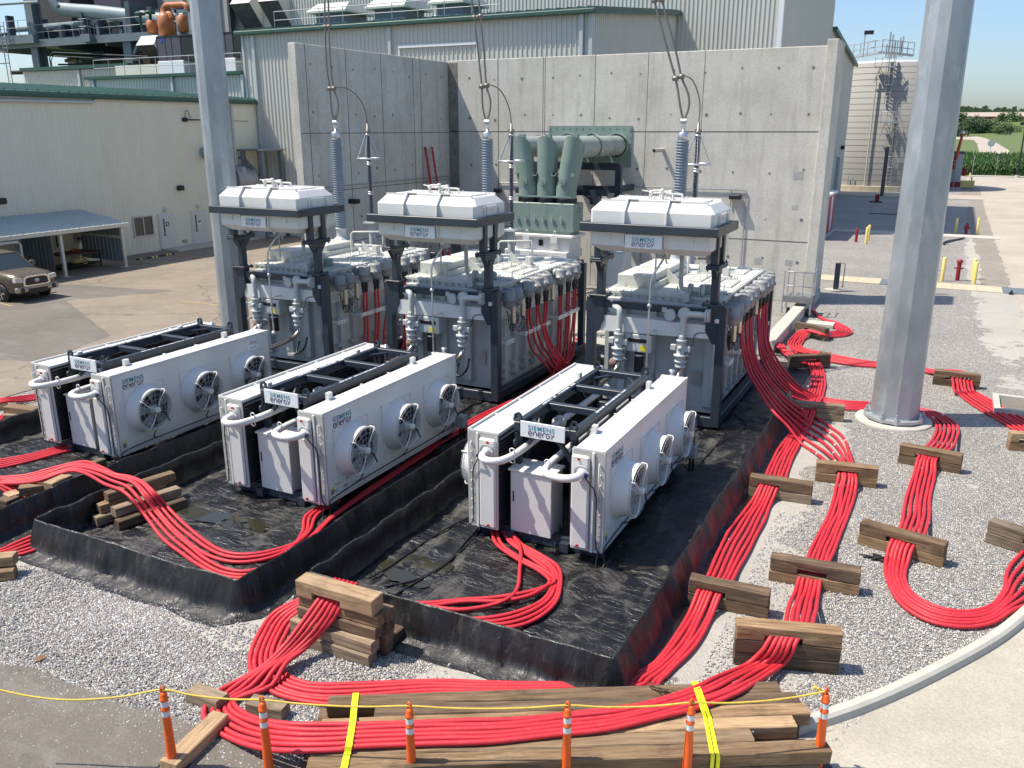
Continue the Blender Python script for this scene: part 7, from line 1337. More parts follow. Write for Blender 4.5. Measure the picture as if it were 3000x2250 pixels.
Rp = [Vector((-3.3, 26.5, .2)), (P_, 705, 102, .22), (P_, 805, 160, .12), (P_, 885, 240, .2), (P_, 1090, 298, .2), (P_, 1140, 390, .06), (P_, 1152, 480, .05), (P_, 1135, 580, .06), (P_, 1090, 660, .24), (P_, 1070, 700, .25), (P_, 1030, 810, .05), (P_, 960, 940, .04), (P_, 890, 1080, .04), (P_, 830, 1245, .05), (P_, 790, 1310, .24), (P_, 765, 1325, .25), (P_, 715, 1450, .05), (P_, 632, 1650, .04), (S2, 1270, 320, .05), (S2, 1215, 430, .08), (S2, 1165, 510, .24), (S2, 1130, 535, .25), (S2, 1075, 670, .06), (S2, 1010, 795, .04), (S2, 930, 905, .04), (S2, 840, 1000, .04), (S2, 750, 1090, .04), (S2, 600, 1165, .04), (S1, 1500, 1190, .04), (S1, 1000, 1200, .04), (S1, 600, 1238, .04), (S1, 370, 1248, .04), (S0, 1900, 1215, .04), (S0, 1740, 1150, .04), (S0, 1640, 1060, .05), (S0, 1618, 960, .06), (S0, 1670, 800, .1), (S0, 1780, 650, .18), Vector((-7.75, 8.7, .45))]
bundle(Lp, Rp, 6, six('red cable along the loop basin wall and behind the timber platform', 'inner', 'outer'), 'red cables beside the right basin wall')
# far bundle from behind the wall end to the right edge
Lp = [(V2, 455, 1050, .1), (V2, 520, 1160, .05), (V2, 600, 1220, .05), (V2, 660, 1260, .05), (V2, 700, 1288, .05), (V2, 680, 1303, .05), (V2, 640, 1308, .06), (V2, 600, 1302, .24), (V2, 492, 1300, .25), (V2, 440, 1360, .06), (V2, 407, 1412, .05), (V2, 445, 1447, .05), (V2, 540, 1467, .05), (V2, 660, 1492, .05), (V2, 850, 1530, .05), (V2, 1040, 1557, .05), (V2, 1200, 1575, .05), (V2, 1365, 1595, .05), (V2, 1480, 1615, .08), (ID, 2800, 1086, .22), (ID, 2838, 1099, .25), (Q_, 1800, -20, .15), (Q_, 1840, 8, .06), (Q_, 1950, 65, .04), (Q_, 2080, 145, .04), (Q_, 2170, 195, .04), (Q_, 2300, 270, .04)]
Rp = [(V2, 475, 1070, .1), (V2, 560, 1185, .05), (V2, 690, 1228, .05), (V2, 790, 1278, .05), (V2, 818, 1310, .05), (V2, 765, 1337, .05), (V2, 660, 1347, .06), (V2, 590, 1330, .24), (V2, 418, 1293, .25), (V2, 340, 1345, .06), (V2, 303, 1400, .05), (V2, 330, 1450, .05), (V2, 425, 1502, .05), (V2, 560, 1532, .05), (V2, 720, 1558, .05), (V2, 880, 1580, .05), (V2, 1040, 1592, .05), (V2, 1365, 1625, .05), (V2, 1470, 1640, .08), (ID, 2762, 1097, .22), (ID, 2788, 1104, .25), (Q_, 1650, -12, .15), (Q_, 1690, 14, .06), (Q_, 1760, 75, .04), (Q_, 1880, 150, .04), (Q_, 2010, 225, .04), (Q_, 2200, 345, .04)]
bundle(Lp, Rp, 6, six('red cable from the concrete wall end past the pole', 'upper', 'lower'), 'red cables from behind the concrete wall')
# coil at the front of the right basin
bundle([(S1, 1482, 105, .12), (S1, 1535, 200, .09), (S1, 1660, 285, .09), (S1, 1770, 365, .09), (S1, 1812, 450, .09), (S1, 1780, 540, .09), (S1, 1680, 612, .09), (S1, 1480, 672, .09), (S1, 1240, 690, .09), (S1, 900, 640, .1)], [(S1, 1560, 105, .12), (S1, 1600, 200, .09), (S1, 1730, 275, .09), (S1, 1840, 355, .09), (S1, 1866, 450, .09), (S1, 1845, 570, .09), (S1, 1750, 665, .09), (S1, 1600, 735, .09), (S1, 1420, 752, .09), (S1, 1100, 720, .1)], 4, six('red cable looping out under the cooler in the loop basin', 'inner', 'outer', 4), 'red cables looping in the right basin')
bundle([(S1, 1418, 110, .12), (S1, 1450, 205, .1), (S1, 1580, 305, .12), (S1, 1720, 380, .13), (S1, 1800, 450, .13), (S1, 1750, 500, .13), (S1, 1640, 548, .12), (S1, 1450, 578, .1), (S1, 1250, 582, .09), (S1, 1000, 608, .09), (S1, 800, 600, .1)], [(S1, 1445, 105, .12), (S1, 1480, 205, .1), (S1, 1610, 300, .12), (S1, 1745, 375, .13), (S1, 1830, 440, .13), (S1, 1780, 478, .13), (S1, 1660, 520, .12), (S1, 1450, 552, .1), (S1, 1250, 565, .09), (S1, 1000, 590, .09), (S1, 800, 580, .1)], 2, ['red cable crossing back through the loop in the loop basin, front one', 'red cable crossing back through the loop in the loop basin, rear one'], 'red cables looping in the right basin')
bundle([(S1, 1510, 105, .13), (S1, 1580, 190, .14), (S1, 1605, 270, .16), (S1, 1600, 380, .1), (S1, 1585, 490, .1), (S1, 1530, 555, .14), (S1, 1400, 605, .1), (S1, 1200, 635, .1), (S1, 1000, 612, .1), (S1, 800, 590, .1)], [(S1, 1512, 105, .13), (S1, 1582, 190, .14), (S1, 1607, 270, .16), (S1, 1602, 380, .1), (S1, 1587, 490, .1), (S1, 1532, 555, .14), (S1, 1402, 605, .1), (S1, 1202, 635, .1), (S1, 1002, 612, .1), (S1, 802, 590, .1)], 1, ['single red cable dropping straight beside the loop in the loop basin'], 'red cables looping in the right basin')
# middle transformer front group -> along the middle basin -> big arch to the left
Lp = [(M_, 1375, 1330, 1.6), (M_, 1410, 1450, 1.15), (M_, 1530, 1590, .7), (A_, 850, 440, .3), (A_, 560, 650, .12), (A_, 250, 815, .09), (A_, 0, 950, .08), (C_, 1700, 1110, .08), (C_, 1420, 1300, .08), (C_, 1130, 1500, .08), (C_, 950, 1650, .08), (S0, 1900, 330, .08), (S0, 1640, 424, .08), (S0, 1450, 420, .07), (S0, 1300, 352, .07), (S0, 1180, 272, .07), (S0, 1050, 165, .1), (S0, 940, 20, .24), (B_, 1080, 1425, .5), (B_, 985, 1345, .6), (B_, 850, 1292, .62), (B_, 720, 1222, .64), (B_, 600, 1187, .62), (B_, 480, 1212, .55), (B_, 330, 1265, .45), (B_, 150, 1290, .35), (B_, -60, 1290, .3)]
Rp = [(M_, 1450, 1290, 1.6), (M_, 1490, 1420, 1.15), (M_, 1610, 1580, .7), (A_, 930, 390, .3), (A_, 600, 600, .12), (A_, 300, 755, .09), (A_, 0, 890, .08), (C_, 1720, 1070, .08), (C_, 1460, 1245, .08), (C_, 1180, 1440, .08), (C_, 1010, 1575, .08), (S0, 1880, 280, .08), (S0, 1650, 376, .08), (S0, 1480, 374, .07), (S0, 1340, 308, .07), (S0, 1230, 220, .07), (S0, 1110, 118, .1), (S0, 1005, -10, .24), (B_, 1185, 1400, .5), (B_, 1080, 1288, .6), (B_, 940, 1243, .62), (B_, 800, 1190, .64), (B_, 650, 1160, .62), (B_, 520, 1182, .55), (B_, 360, 1232, .45), (B_, 180, 1268, .35), (B_, -60, 1272, .3)]
hd = heads(T2, HY_[:3], 0)
bundle(Lp, Rp, 3, six('red cable along the pile basin wall and over its timbers', 'outer', 'inner', 3), 'red cables arching out of the middle basin', hd[:3])
Lp = [(C_, 1010, 1440, .12), (S0, 1985, 20, .1), (S0, 1962, 130, .08), (S0, 1880, 238, .08), (S0, 1740, 300, .07), (S0, 1550, 325, .07), (S0, 1400, 300, .07), (S0, 1260, 225, .07), (S0, 1130, 115, .1), (S0, 1020, -15, .24), (B_, 1200, 1390, .5), (B_, 1095, 1283, .6), (B_, 955, 1240, .62), (B_, 815, 1180, .64), (B_, 670, 1145, .62), (B_, 540, 1160, .55), (B_, 380, 1212, .45), (B_, 190, 1255, .35), (B_, -60, 1262, .3)]
Rp = [(C_, 1090, 1430, .12), (S0, 2050, 20, .1), (S0, 2010, 120, .08), (S0, 1920, 200, .08), (S0, 1740, 256, .07), (S0, 1560, 275, .07), (S0, 1430, 250, .07), (S0, 1305, 172, .07), (S0, 1185, 70, .1), (S0, 1075, -40, .24), (B_, 1262, 1375, .5), (B_, 1165, 1280, .6), (B_, 1050, 1232, .62), (B_, 930, 1212, .64), (B_, 790, 1145, .62), (B_, 670, 1116, .55), (B_, 420, 1168, .45), (B_, 200, 1225, .35), (B_, -60, 1245, .3)]
bundle(Lp, Rp, 3, six('red cable from under the handwritten-on cooler over the timber pile', 'outer', 'inner', 3), 'red cables arching out of the middle basin')
Lp = [(M_, 1490, 1280, 1.6), (M_, 1540, 1430, 1.2), (M_, 1620, 1560, .75), (A_, 920, 380, .35), (A_, 600, 610, .16), (A_, 260, 790, .14), (A_, 60, 890, .14)]
Rp = [(M_, 1515, 1265, 1.6), (M_, 1570, 1410, 1.2), (M_, 1670, 1550, .75), (A_, 985, 335, .35), (A_, 640, 570, .16), (A_, 300, 735, .14), (A_, 90, 850, .14)]
bundle(Lp, Rp, 3, six('red cable sweeping from the bus duct transformer behind the loop cooler', 'left', 'right', 3), 'red cables from the middle transformer', hd[3:])
for T_, ys, nm, grp in ((T2, HY_[3:], 'red cable hanging at the rear of the bus duct transformer', 'rear cables of the middle transformer'), (T1, HY_[:3], 'red cable hanging at the front of the slim pole transformer', 'front cables of the left transformer'), (T1, HY_[3:], 'red cable hanging at the rear of the slim pole transformer', 'rear cables of the left transformer')):
    k = 0; lab = six(nm, 'front', 'rear'); ord_ = ['frontmost', 'second from the front', 'third from the front', 'fourth from the front', 'fifth from the front', 'rearmost']
    for y in ys:
        for d in (-.075, .075):
            p = gl(T_, y+d, 2.42); sx = .03*(k % 2); Q = [p, p+Vector((0, 0, -.4)), Vector((p.x, p.y, 1.55)), Vector((p.x+.02+sx, p.y-.1-.02*k, .9)), Vector((p.x+.06+sx*2, p.y-.25-.03*k, .35)), Vector((p.x+.12, p.y-.6-.05*k, .08)), Vector((p.x+.2, p.y-1.6, .07))]
            bundle(Q, Q, 1, ['%s, %s' % (nm, ord_[k])], grp); k += 1
# left side bundles
bundle([(B_, 760, 950, .08), (B_, 650, 1000, .07), (B_, 480, 1045, .07), (B_, 220, 1115, .07), (B_, 0, 1165, .07), (B_, -120, 1190, .07)], [(B_, 740, 915, .08), (B_, 620, 955, .07), (B_, 470, 1000, .07), (B_, 220, 1062, .07), (B_, 0, 1100, .07), (B_, -120, 1120, .07)], 5, six('red cable on the basin floor under the notice-sheet cooler', 'lower', 'upper', 5), 'red cables on the left basin floor')
bundle([(B_, -60, 1235, .4), (B_, 60, 1275, .3), (B_, 180, 1320, .2), (B_, 275, 1372, .08)], [(B_, -60, 1300, .35), (B_, 20, 1340, .25), (B_, 90, 1385, .15), (B_, 160, 1430, .06)], 4, six('red cable diving into the gap between basins', 'right', 'left', 4), 'red cables diving between the basins')
bundle([(S0, -40, 310, .04), (S0, 70, 288, .04), (S0, 200, 258, .04), (S0, 310, 205, .05), (S0, 430, 140, .06)], [(S0, -40, 258, .04), (S0, 20, 240, .04), (S0, 150, 182, .04), (S0, 305, 122, .05), (S0, 400, 60, .06)], 5, six('red cable on gravel outside the pile basin corner', 'lower', 'upper', 5), 'red cables outside the middle basin corner')
bundle([(B_, -40, 640, .2), (B_, 60, 627, .2), (B_, 200, 620, .08), (B_, 330, 603, .06)], [(B_, -40, 612, .2), (B_, 55, 600, .2), (B_, 190, 585, .08), (B_, 330, 563, .06)], 4, six('red cable over pale timbers beyond the asphalt-side basin', 'lower', 'upper', 4), 'red cables beyond the left basin')
bundle([(B_, -40, 800, .06), (B_, 40, 757, .06), (B_, 120, 720, .08), (B_, 190, 690, .1)], [(B_, -40, 770, .06), (B_, 20, 742, .06), (B_, 100, 705, .08), (B_, 160, 690, .1)], 3, six('short red cable between pale timber and asphalt-side basin wall', 'lower', 'upper', 3), 'red cables beyond the left basin')
bundle([(M_, 1750, 1355, .06), (M_, 1790, 1380, .06), (M_, 1840, 1450, .06), (M_, 1880, 1560, .06)], [(M_, 1752, 1355, .06), (M_, 1793, 1380, .06), (M_, 1843, 1450, .06), (M_, 1883, 1560, .06)], 1, ['lone red cable on the gravel between two transformers'], 'red cables from the middle transformer')
q = lambda x, y, z: V_(at(*zG(x, y), z))
bundle([q(320, 740, 1.2), q(330, 790, .9), q(350, 850, .5), q(400, 920, .1)], [q(360, 760, 1.2), q(370, 800, .9), q(400, 850, .5), q(450, 900, .1)], 3, six('red cable dropping by the pump set behind the transformers', 'left', 'right', 3), 'red cables near the pump set')
# black signal cables
def blackcable(pts, label, r=.014):
    C2 = crom([at(*a(b, c), d) for a, b, c, d in pts], .1); mb = MB(C2[0]); mb.tube(C2, r, 6); o = mb.build('signal_cable', BLACK); o.location = C2[0]; tag(o, label, 'cable', 'black signal cables')
blackcable([(S1, 1290, 25, .06), (S1, 1100, 120, .06), (S1, 900, 250, .06), (S1, 760, 350, .06), (S1, 620, 430, .07)], 'black signal cable along the shaded wall of the loop basin', .018)
blackcable([(S1, 1330, 100, .06), (S1, 1250, 190, .06), (S1, 1130, 320, .06), (S1, 950, 430, .06), (S1, 720, 485, .07)], 'black signal cable across the puddle of the loop basin', .018)
blackcable([(S1, 1345, 110, .06), (S1, 1270, 200, .06), (S1, 1100, 350, .06), (S1, 900, 470, .06), (S1, 780, 542, .07)], 'black signal cable ending at the front wall of the loop basin', .018)
blackcable([(P_, 640, 610, .1), (P_, 430, 720, .06), (P_, 330, 900, .06), (P_, 180, 1080, .06), (P_, 80, 1180, .06), (P_, 0, 1130, .06)], 'black signal cable on the loop basin floor below the transformer frame', .012)
blackcable([(P_, 420, 690, .1), (P_, 440, 740, .06), (P_, 520, 825, .06), (P_, 300, 960, .06), (P_, 120, 1120, .06), (P_, 20, 1060, .06)], 'tangled black signal cable beside the cooler rear fan', .012)
# ================================================================ TIMBERS
tn = 0
def timber(c, ux, L_, w_=.2, h=.178, m=WOOD, label='', z=0, notch=None, group='oak timbers', name='timber', warp=.006):
    """c: plan centre, ux: direction of the long axis, notch: (x0,x1,depth) cut from the underside"""
    global tn; tn += 1; r = random.Random(tn); rz = math.atan2(ux[1], ux[0]); mb = MB(); b = .014
    prof = [(-L_/2, 0), (L_/2, 0), (L_/2, h), (-L_/2, h)] if not notch else [(-L_/2, 0), (notch[0], 0), (notch[0], notch[2]), (notch[1], notch[2]), (notch[1], 0), (L_/2, 0), (L_/2, h), (-L_/2, h)]
    if not notch:
        n = max(2, int(L_/.35)); vs = []
        for i in range(n+1):
            x = -L_/2+L_*i/n; e = b if i in (0, n) else 0
            for (y, z_) in ((-w_/2+b, 0), (w_/2-b, 0), (w_/2, b), (w_/2, h-b), (w_/2-b, h), (-w_/2+b, h), (-w_/2, h-b), (-w_/2, b)):
                vs.append((x+(r.uniform(-1, 1)*.006 if i in (0, n) else 0), y*(1-e*.6)+warp*r.uniform(-1, 1), z_+warp*r.uniform(-1, 1)*(.4 if z_ < .02 else 1)-(.012*r.random() if z_ > h-.02 and r.random() < .2 else 0)))
        mb.add(vs, [(i*8+j, i*8+(j+1) % 8, i*8+8+(j+1) % 8, i*8+8+j) for i in range(n) for j in range(8)]+[list(range(8))[::-1], list(range(n*8, n*8+8))])
    else:
        mb.prism(prof, -w_/2, w_/2, 'Y')
    o = mb.build(name, m)
    if notch:
        bm = bmesh.new(); bm.from_mesh(o.data); bmesh.ops.remove_doubles(bm, verts=bm.verts, dist=1e-5); bmesh.ops.triangulate(bm, faces=[f for f in bm.faces if len(f.verts) > 4]); bmesh.ops.subdivide_edges(bm, edges=[e for e in bm.edges if e.calc_length() > .3], cuts=3)
        ed = [e for e in bm.edges if len(e.link_faces) == 2 and e.calc_face_angle(0) > .8]; bmesh.ops.bevel(bm, geom=ed, offset=.011, segments=1, affect='EDGES')
        for v in bm.verts: q_ = v.co*4.5+Vector((tn, 0, 0)); v.co += Vector((noise.noise(q_), noise.noise(q_+Vector((9, 0, 0))), noise.noise(q_+Vector((0, 9, 0)))))*.009
        bm.to_mesh(o.data); bm.free()
    o.location = (c[0], c[1], z); o.rotation_euler = (0, 0, rz); return tag(o, label, 'timber', group)
def block(bl, br, sl, sr, low, up, mats=(WOOD, WOODP), lw=(0, 0), n=2, extra=None, dep=.23, grp='cable crossing blocks', h=.207):
    """two timbers, the upper one notched over the cables; bl,br ground line of the front face"""
    a, b = at(*bl), at(*br); d = (b-a); L_ = d.length; u = d/L_; nrm = Vector((-u.y, u.x, 0)); c = (a+b)/2+nrm*dep/2
    s0, s1 = (at(*sl, h*(n-1)+.04)-c-nrm*(-dep/2)).dot(u), (at(*sr, h*(n-1)+.04)-c-nrm*(-dep/2)).dot(u)
    z = 0
    for k in range(n-1):
        timber((c.x+u.x*lw[0], c.y+u.y*lw[0]), u, L_+lw[1], dep, h, mats[0], low[k] if isinstance(low, list) else low, z, group=grp); z += h+.002
    timber(c, u, L_, dep, h*1.05, mats[1], up, z, (s0-.03, s1+.03, .085), group=grp)
block(zS2(915, 592), zS2(1432, 700), zS2(985, 520), zS2(1150, 540), 'lower creosoted timber of the split-topped block beside the loop basin front corner', 'upper split and flaking timber over cables beside the loop basin front corner', (WOODD, WOODD))
block(zP(532, 1390), zP(1036, 1468), zP(620, 1315), zP(768, 1328), 'lower timber of the block against the loop basin wall, midway', 'upper bark-streaked timber over cables against the loop basin wall, midway', (WOODG, WOODD))
block(zP(898, 760), zP(1300, 797), zP(950, 695), zP(1075, 705), 'lower timber of the block between the pole base and the basin', 'upper timber over cables between the pole base and the basin', (WOODG, WOODG))
block(zP(866, 366), zP(1192, 358), zP(1000, 300), zP(1098, 298), 'lower dark timber of the rope-topped block behind the transformer corner', 'upper dark timber with a wisp of rope, behind the transformer corner', (WOODD, WOODD))
block(zP(1070, 1272), zP(1568, 1330), zP(1250, 1195), zP(1410, 1212), 'lower timber of the block where fanned cables gather before the pole', 'upper timber of the block where fanned cables gather before the pole', (WOOD, WOOD))
block(zQ(140, 1525), zQ(868, 1655), zQ(395, 1445), zQ(600, 1470), 'lower timber of the block midway down the cable run to the platform', 'upper brown timber of the block midway down the cable run to the platform', (WOOD, WOODD))
block(zS2(1215, 992), zS2(1893, 1062), zS2(1430, 800), zS2(1640, 822), ['bottom timber of the three high block by the platform end', 'middle timber of the three high block by the platform end'], 'top notched timber of the three high block by the platform end', (WOODD, WOOD), n=3)
block(zQ(1187, 570), zQ(1692, 665), zQ(1345, 510), zQ(1520, 535), 'lower timber of the block before the pole on the kerb side', 'upper timber over cables before the pole on the kerb side', (WOODD, WOOD))
block(zQ(862, 1228), zQ(1548, 1425), zQ(1110, 1190), zQ(1318, 1245), 'lower timber of the skewed block above the kerb-side cable bend', 'upper timber of the skewed block above the kerb-side cable bend', (WOOD, WOOD))
block(zS3(1958, 195), zS3(2420, 350), zS3(2190, 215), zS3(2330, 255), 'lower grey timber cut off beside the kerb-side cable bend', 'upper grey timber with a red stained end, cut off', (WOODG, WOODG))
block(zV(347, 1318), zV(592, 1380), zV(412, 1290), zV(492, 1300), 'lower timber of the far block beside the grey step frame', 'upper timber of the far block beside the grey step frame', (WOODG, WOODD))
block(zP(2022, 487), (2868, 1142), (2775, 1100), (2840, 1104), 'lower timber of the dark block between the pole and the drain pit', 'upper timber of the dark block between the pole and the drain pit', (WOODD, WOODD))
block(zQ(2087, 470), zQ(2420, 495), zQ(2200, 410), zQ(2300, 420), 'lower timber of the pale cut-off block below the drain pit', 'upper timber of the pale cut-off block below the drain pit', (WOOD, WOODP))
mb = MB(); p = at(*zP(1150, 245), .38); r_ = random.Random(4)
for k in range(9): mb.tube(crom([p+Vector((r_.uniform(-.2, .2), r_.uniform(-.1, .1), r_.uniform(0, .1))) for i in range(5)], .05), .008, 4)
solo('rope_scrap', mb, WOODP, 'frayed wisp of rope on the dark timber block', 'rope')
def tpx(a, b, z, w_, m, label, h=.178, back=.1, name='timber', **kw):
    """timber whose near top edge runs from a to b on level z+h"""
    p, q = at(*a, z+h), at(*b, z+h); d = q-p; L_ = d.length; u = d/L_; n = Vector((-u.y, u.x, 0)); c = (p+q)/2+n*(w_/2); return timber((c.x, c.y), u, L_, w_, h, m, label, z, name=name, **kw)
# six high stack with the cable slot at the front of the right basin
G_ = 'timber stack by the loop basin'
a, b = at(*zS1(120, 850)), at(*zS1(620, 1010)); u = (b-a).normalized(); n = Vector((-u.y, u.x, 0)); L_ = (b-a).length; c = (a+b)/2
for k, (m, dx, dy, lb) in enumerate(((WOODG, 0, 0, 'bottom front timber of the tall stack by the loop basin, pale end'), (WOODG, .0, .03, 'second timber up in the tall stack by the loop basin'), (WOODD, .04, .13, 'dark cracked third timber up in the tall stack by the loop basin'))):
    timber((c.x+u.x*dx+n.x*(.1+dy), c.y+u.y*dx+n.y*(.1+dy)), u, L_+(.06 if k == 1 else 0), .2, .178, m, lb, k*.18, group=G_)
timber((c.x+u.x*.06+n.x*.26, c.y+u.y*.06+n.y*.26), u, L_+.02, .2, .178, WOOD, 'fourth timber up in the tall stack, directly under the cables', .54, group=G_)
s0, s1 = (at(*zS1(315, 540), .74)-c).dot(u)-.05, (at(*zS1(472, 575), .74)-c).dot(u)-.05
timber((c.x+u.x*.03+n.x*.26, c.y+u.y*.03+n.y*.26), u, L_-.02, .27, .25, WOODP, 'thick pale top timber of the tall stack, notched over cables', .72, (s0-.04, s1+.04, .1), group=G_)
for k in range(4): timber((c.x+u.x*(.09+.02*k)+n.x*(.36+.06), c.y+u.y*(.09+.02*k)+n.y*.42), u, L_-.06, .2, .178, WOODD, 'rear timber in the tall stack by the loop basin, '+('lowest', 'second lowest', 'third up', 'topmost')[k]+' of the back row', k*.18-(.0 if k < 3 else .0), group=G_)
timber(at(*zS1(745, 870)).to_2d()+Vector((.0, .12)), (n.x, n.y), .5, .16, .17, WOODD, 'short dark timber stub between the tall stack and the basin', 0)
# pile in the pile basin
p, q = at(*zB(950, 1659)), at(*zB(1500, 1460)); u = (at(*zB(1440, 1330), .36)-at(*zB(930, 1500), .36)).normalized(); n = Vector((-u.y, u.x, 0)); G2 = 'timber pile in the pile basin'
for (cx_, L2, z, m, lb) in (((at(*zB(1230, 1535), .1)), 1.35, .03, WOODD, 'front bottom log of the pile in the pile basin'), ((at(*zB(1100, 1560), .05)+n*.25), 1.3, .03, WOODG, 'rear bottom log of the pile in the pile basin'), ((at(*zB(1190, 1430), .3)), 1.3, .21, WOODG, 'greyed middle log of the pile in the pile basin'), ((at(*zB(1100, 1420), .3)+n*.14), 1.3, .212, WOOD, 'rear middle log of the pile in the pile basin'), ((at(*zB(1140, 1320), .45)), 1.35, .39, WOODD, 'flaking top log of the pile in the pile basin, under the cables')):
    timber((cx_.x, cx_.y), u, L2, .19, .178, m, lb, z, group=G2)
for a, b, z, w_, m, lb in ((zB(735, 1140), zB(858, 1085), .03, .2, WOODG, 'pale plank end by the notice-sheet cooler corner'), (zB(420, 1290), zB(585, 1215), .38, .22, WOODP, 'pale timber propping the cables between two basins'), (zB(150, 1330), zB(420, 1290), .2, .2, WOOD, 'brown timber under the arching cables'), (zB(20, 1370), zB(75, 1395), .05, .25, WOODP, 'pale timber end in shade at the photo edge'), (zB(-40, 1420), zB(45, 1440), .03, .3, WOODD, 'dark timber by the basin corner at the photo edge'), (zS0(-60, 300), zS0(78, 290), .19, .22, WOODP, 'upper of two pale timbers cut off on the gravel'), (zS0(-60, 395), zS0(82, 380), .0, .22, WOOD, 'lower of two pale timbers cut off on the gravel'), (zB(20, 668), zB(262, 695), .15, .3, WOOD, 'brown timber lying beyond the asphalt-side basin'), (zB(20, 735), zB(262, 730), .0, .24, WOODG, 'grey timber under the brown one beyond the asphalt-side basin'), (zB(-40, 650), zB(48, 640), .0, .3, WOODP, 'pale timber end at the photo edge beyond the basin')):
    tpx(a, b, z, w_, m, lb)
tpx(zS0(1200, 1160), zS0(1400, 1235), 0, .22, WOODG, 'short greyed timber outside the cable turn behind the yellow rope'); tpx(zS0(1590, 1235), zS0(1820, 1290), 0, .2, WOODG, 'short timber inside the cable turn in front')
tpx(zS0(1140, 1640), zS0(1480, 1310), 0, .24, WOODP, 'long pale timber slanting under the cable turn in front'); 
# strapped timber platform
o0 = at(*zS1(365, 1183), .36); e0 = at(*zS2(1490, 1093), .36); ud = (e0-o0).normalized(); nd = Vector((ud.y, -ud.x, 0)); G3 = 'timbers of the strapped platform'
def sv(q): return (at(*q, .36)-o0).dot(ud)
rows_ = [(zS1(365, 1180), zS2(1490, 1095), WOOD), (zS1(668, 1240), zS2(1615, 1165), WOODD), (zS1(322, 1325), zS2(1680, 1245), WOOD), (zS1(300, 1400), zS2(1590, 1310), WOODP), (zS1(275, 1460), zS2(1308, 1385), WOODP), (zS1(248, 1530), zS2(1808, 1470), WOOD)]
dn = (at(*zS2(1805, 1552), .36)-o0).dot(nd); ww = dn/len(rows_)
ordn = ['back row', 'second row from the back', 'third row from the back', 'fourth row from the back', 'fifth row from the back', 'front row']
for k, (a, b, m) in enumerate(rows_):
    s0, s1 = sv(a), sv(b); c = o0+ud*((s0+s1)/2)+nd*(ww*(k+.5)); timber((c.x, c.y), ud, s1-s0, ww-.006, .178, m, 'long timber in the '+ordn[k]+' on top of the strapped platform', .182, group=G3, warp=.004)
    c = o0+ud*2.75+nd*(ww*(k+.5)); timber((c.x, c.y), ud, 5.75+.1*((k*7) % 3), ww-.01, .178, WOODD, 'long timber in the '+ordn[k]+' underneath the strapped platform', .0, group=G3, warp=.003)
mb = MB(); p = at(*zS2(745, 1160), .38)
for k in range(6): mb.tube(crom([p+Vector((rc.uniform(-.2, .2), rc.uniform(-.06, .06), rc.uniform(0, .05))) for i in range(4)], .05), .006, 4)
solo('bark_strip', mb, WOODD, 'dry bark strips on the platform beside the cables', 'bark')
mb = MB(); p = at(*zS2(1340, 1410), .3); mb.cyl(p+Vector((-.05, 0, -.1)), p+Vector((.02, -.1, .05)), .01, n=6); solo('bolt', mb, GALVR, 'thin steel bolt in the hole at the platform end', 'bolt')
def strap(pts, label, w_=.062, split=0):
    W = [at(*a(b, c), d) for a, b, c, d in pts]; f = W[-1]; s_ = (f-o0).dot(ud); e = o0+ud*s_; e = Vector((e.x, e.y, 0))+nd*(dn+.004); W = W+[e+Vector((0, 0, .372)), e+nd*.012+Vector((0, 0, .345)), e+nd*.014]; mb = MB(W[0])
    for off in (-w_*.26, w_*.26):
        vs = []
        for i, p in enumerate(W):
            t = (W[min(i+1, len(W)-1)]-W[max(i-1, 0)]); sdv = Vector((ud.x, ud.y, 0)); q_ = p+sdv*off*(1+split*i/len(W)); vs += [q_-sdv*w_*.25, q_+sdv*w_*.25]
        n1 = len(W); vs2 = [v+Vector((nd.x*.004, nd.y*.004, .004)) for v in vs]
        mb.add(vs+vs2, [(2*i, 2*i+1, 2*i+3, 2*i+2) for i in range(n1-1)]+[(2*n1+2*i, 2*n1+2*i+2, 2*n1+2*i+3, 2*n1+2*i+1) for i in range(n1-1)]+[(2*i, 2*i+2, 2*n1+2*i+2, 2*n1+2*i) for i in range(n1-1)]+[(2*i+1, 2*n1+2*i+1, 2*n1+2*i+3, 2*i+3) for i in range(n1-1)])
    solo('strap', mb, YELS, label, 'strap', 'yellow straps')
strap([(zS1, 537, 1172, .37), (zS1, 522, 1300, .375), (zS1, 518, 1350, .44), (zS1, 490, 1520, .445), (zS1, 482, 1560, .375), (zS1, 471, 1605, .37)], 'narrow yellow strap at the platform end by the cable turn', .075)
strap([(zS2, 962, 1097, .37), (zS2, 985, 1160, .445), (zS2, 1030, 1290, .445), (zS2, 1045, 1330, .375), (zS2, 1088, 1553, .37)], 'yellow strap split in two at the platform end by the kerb', .085, .6)
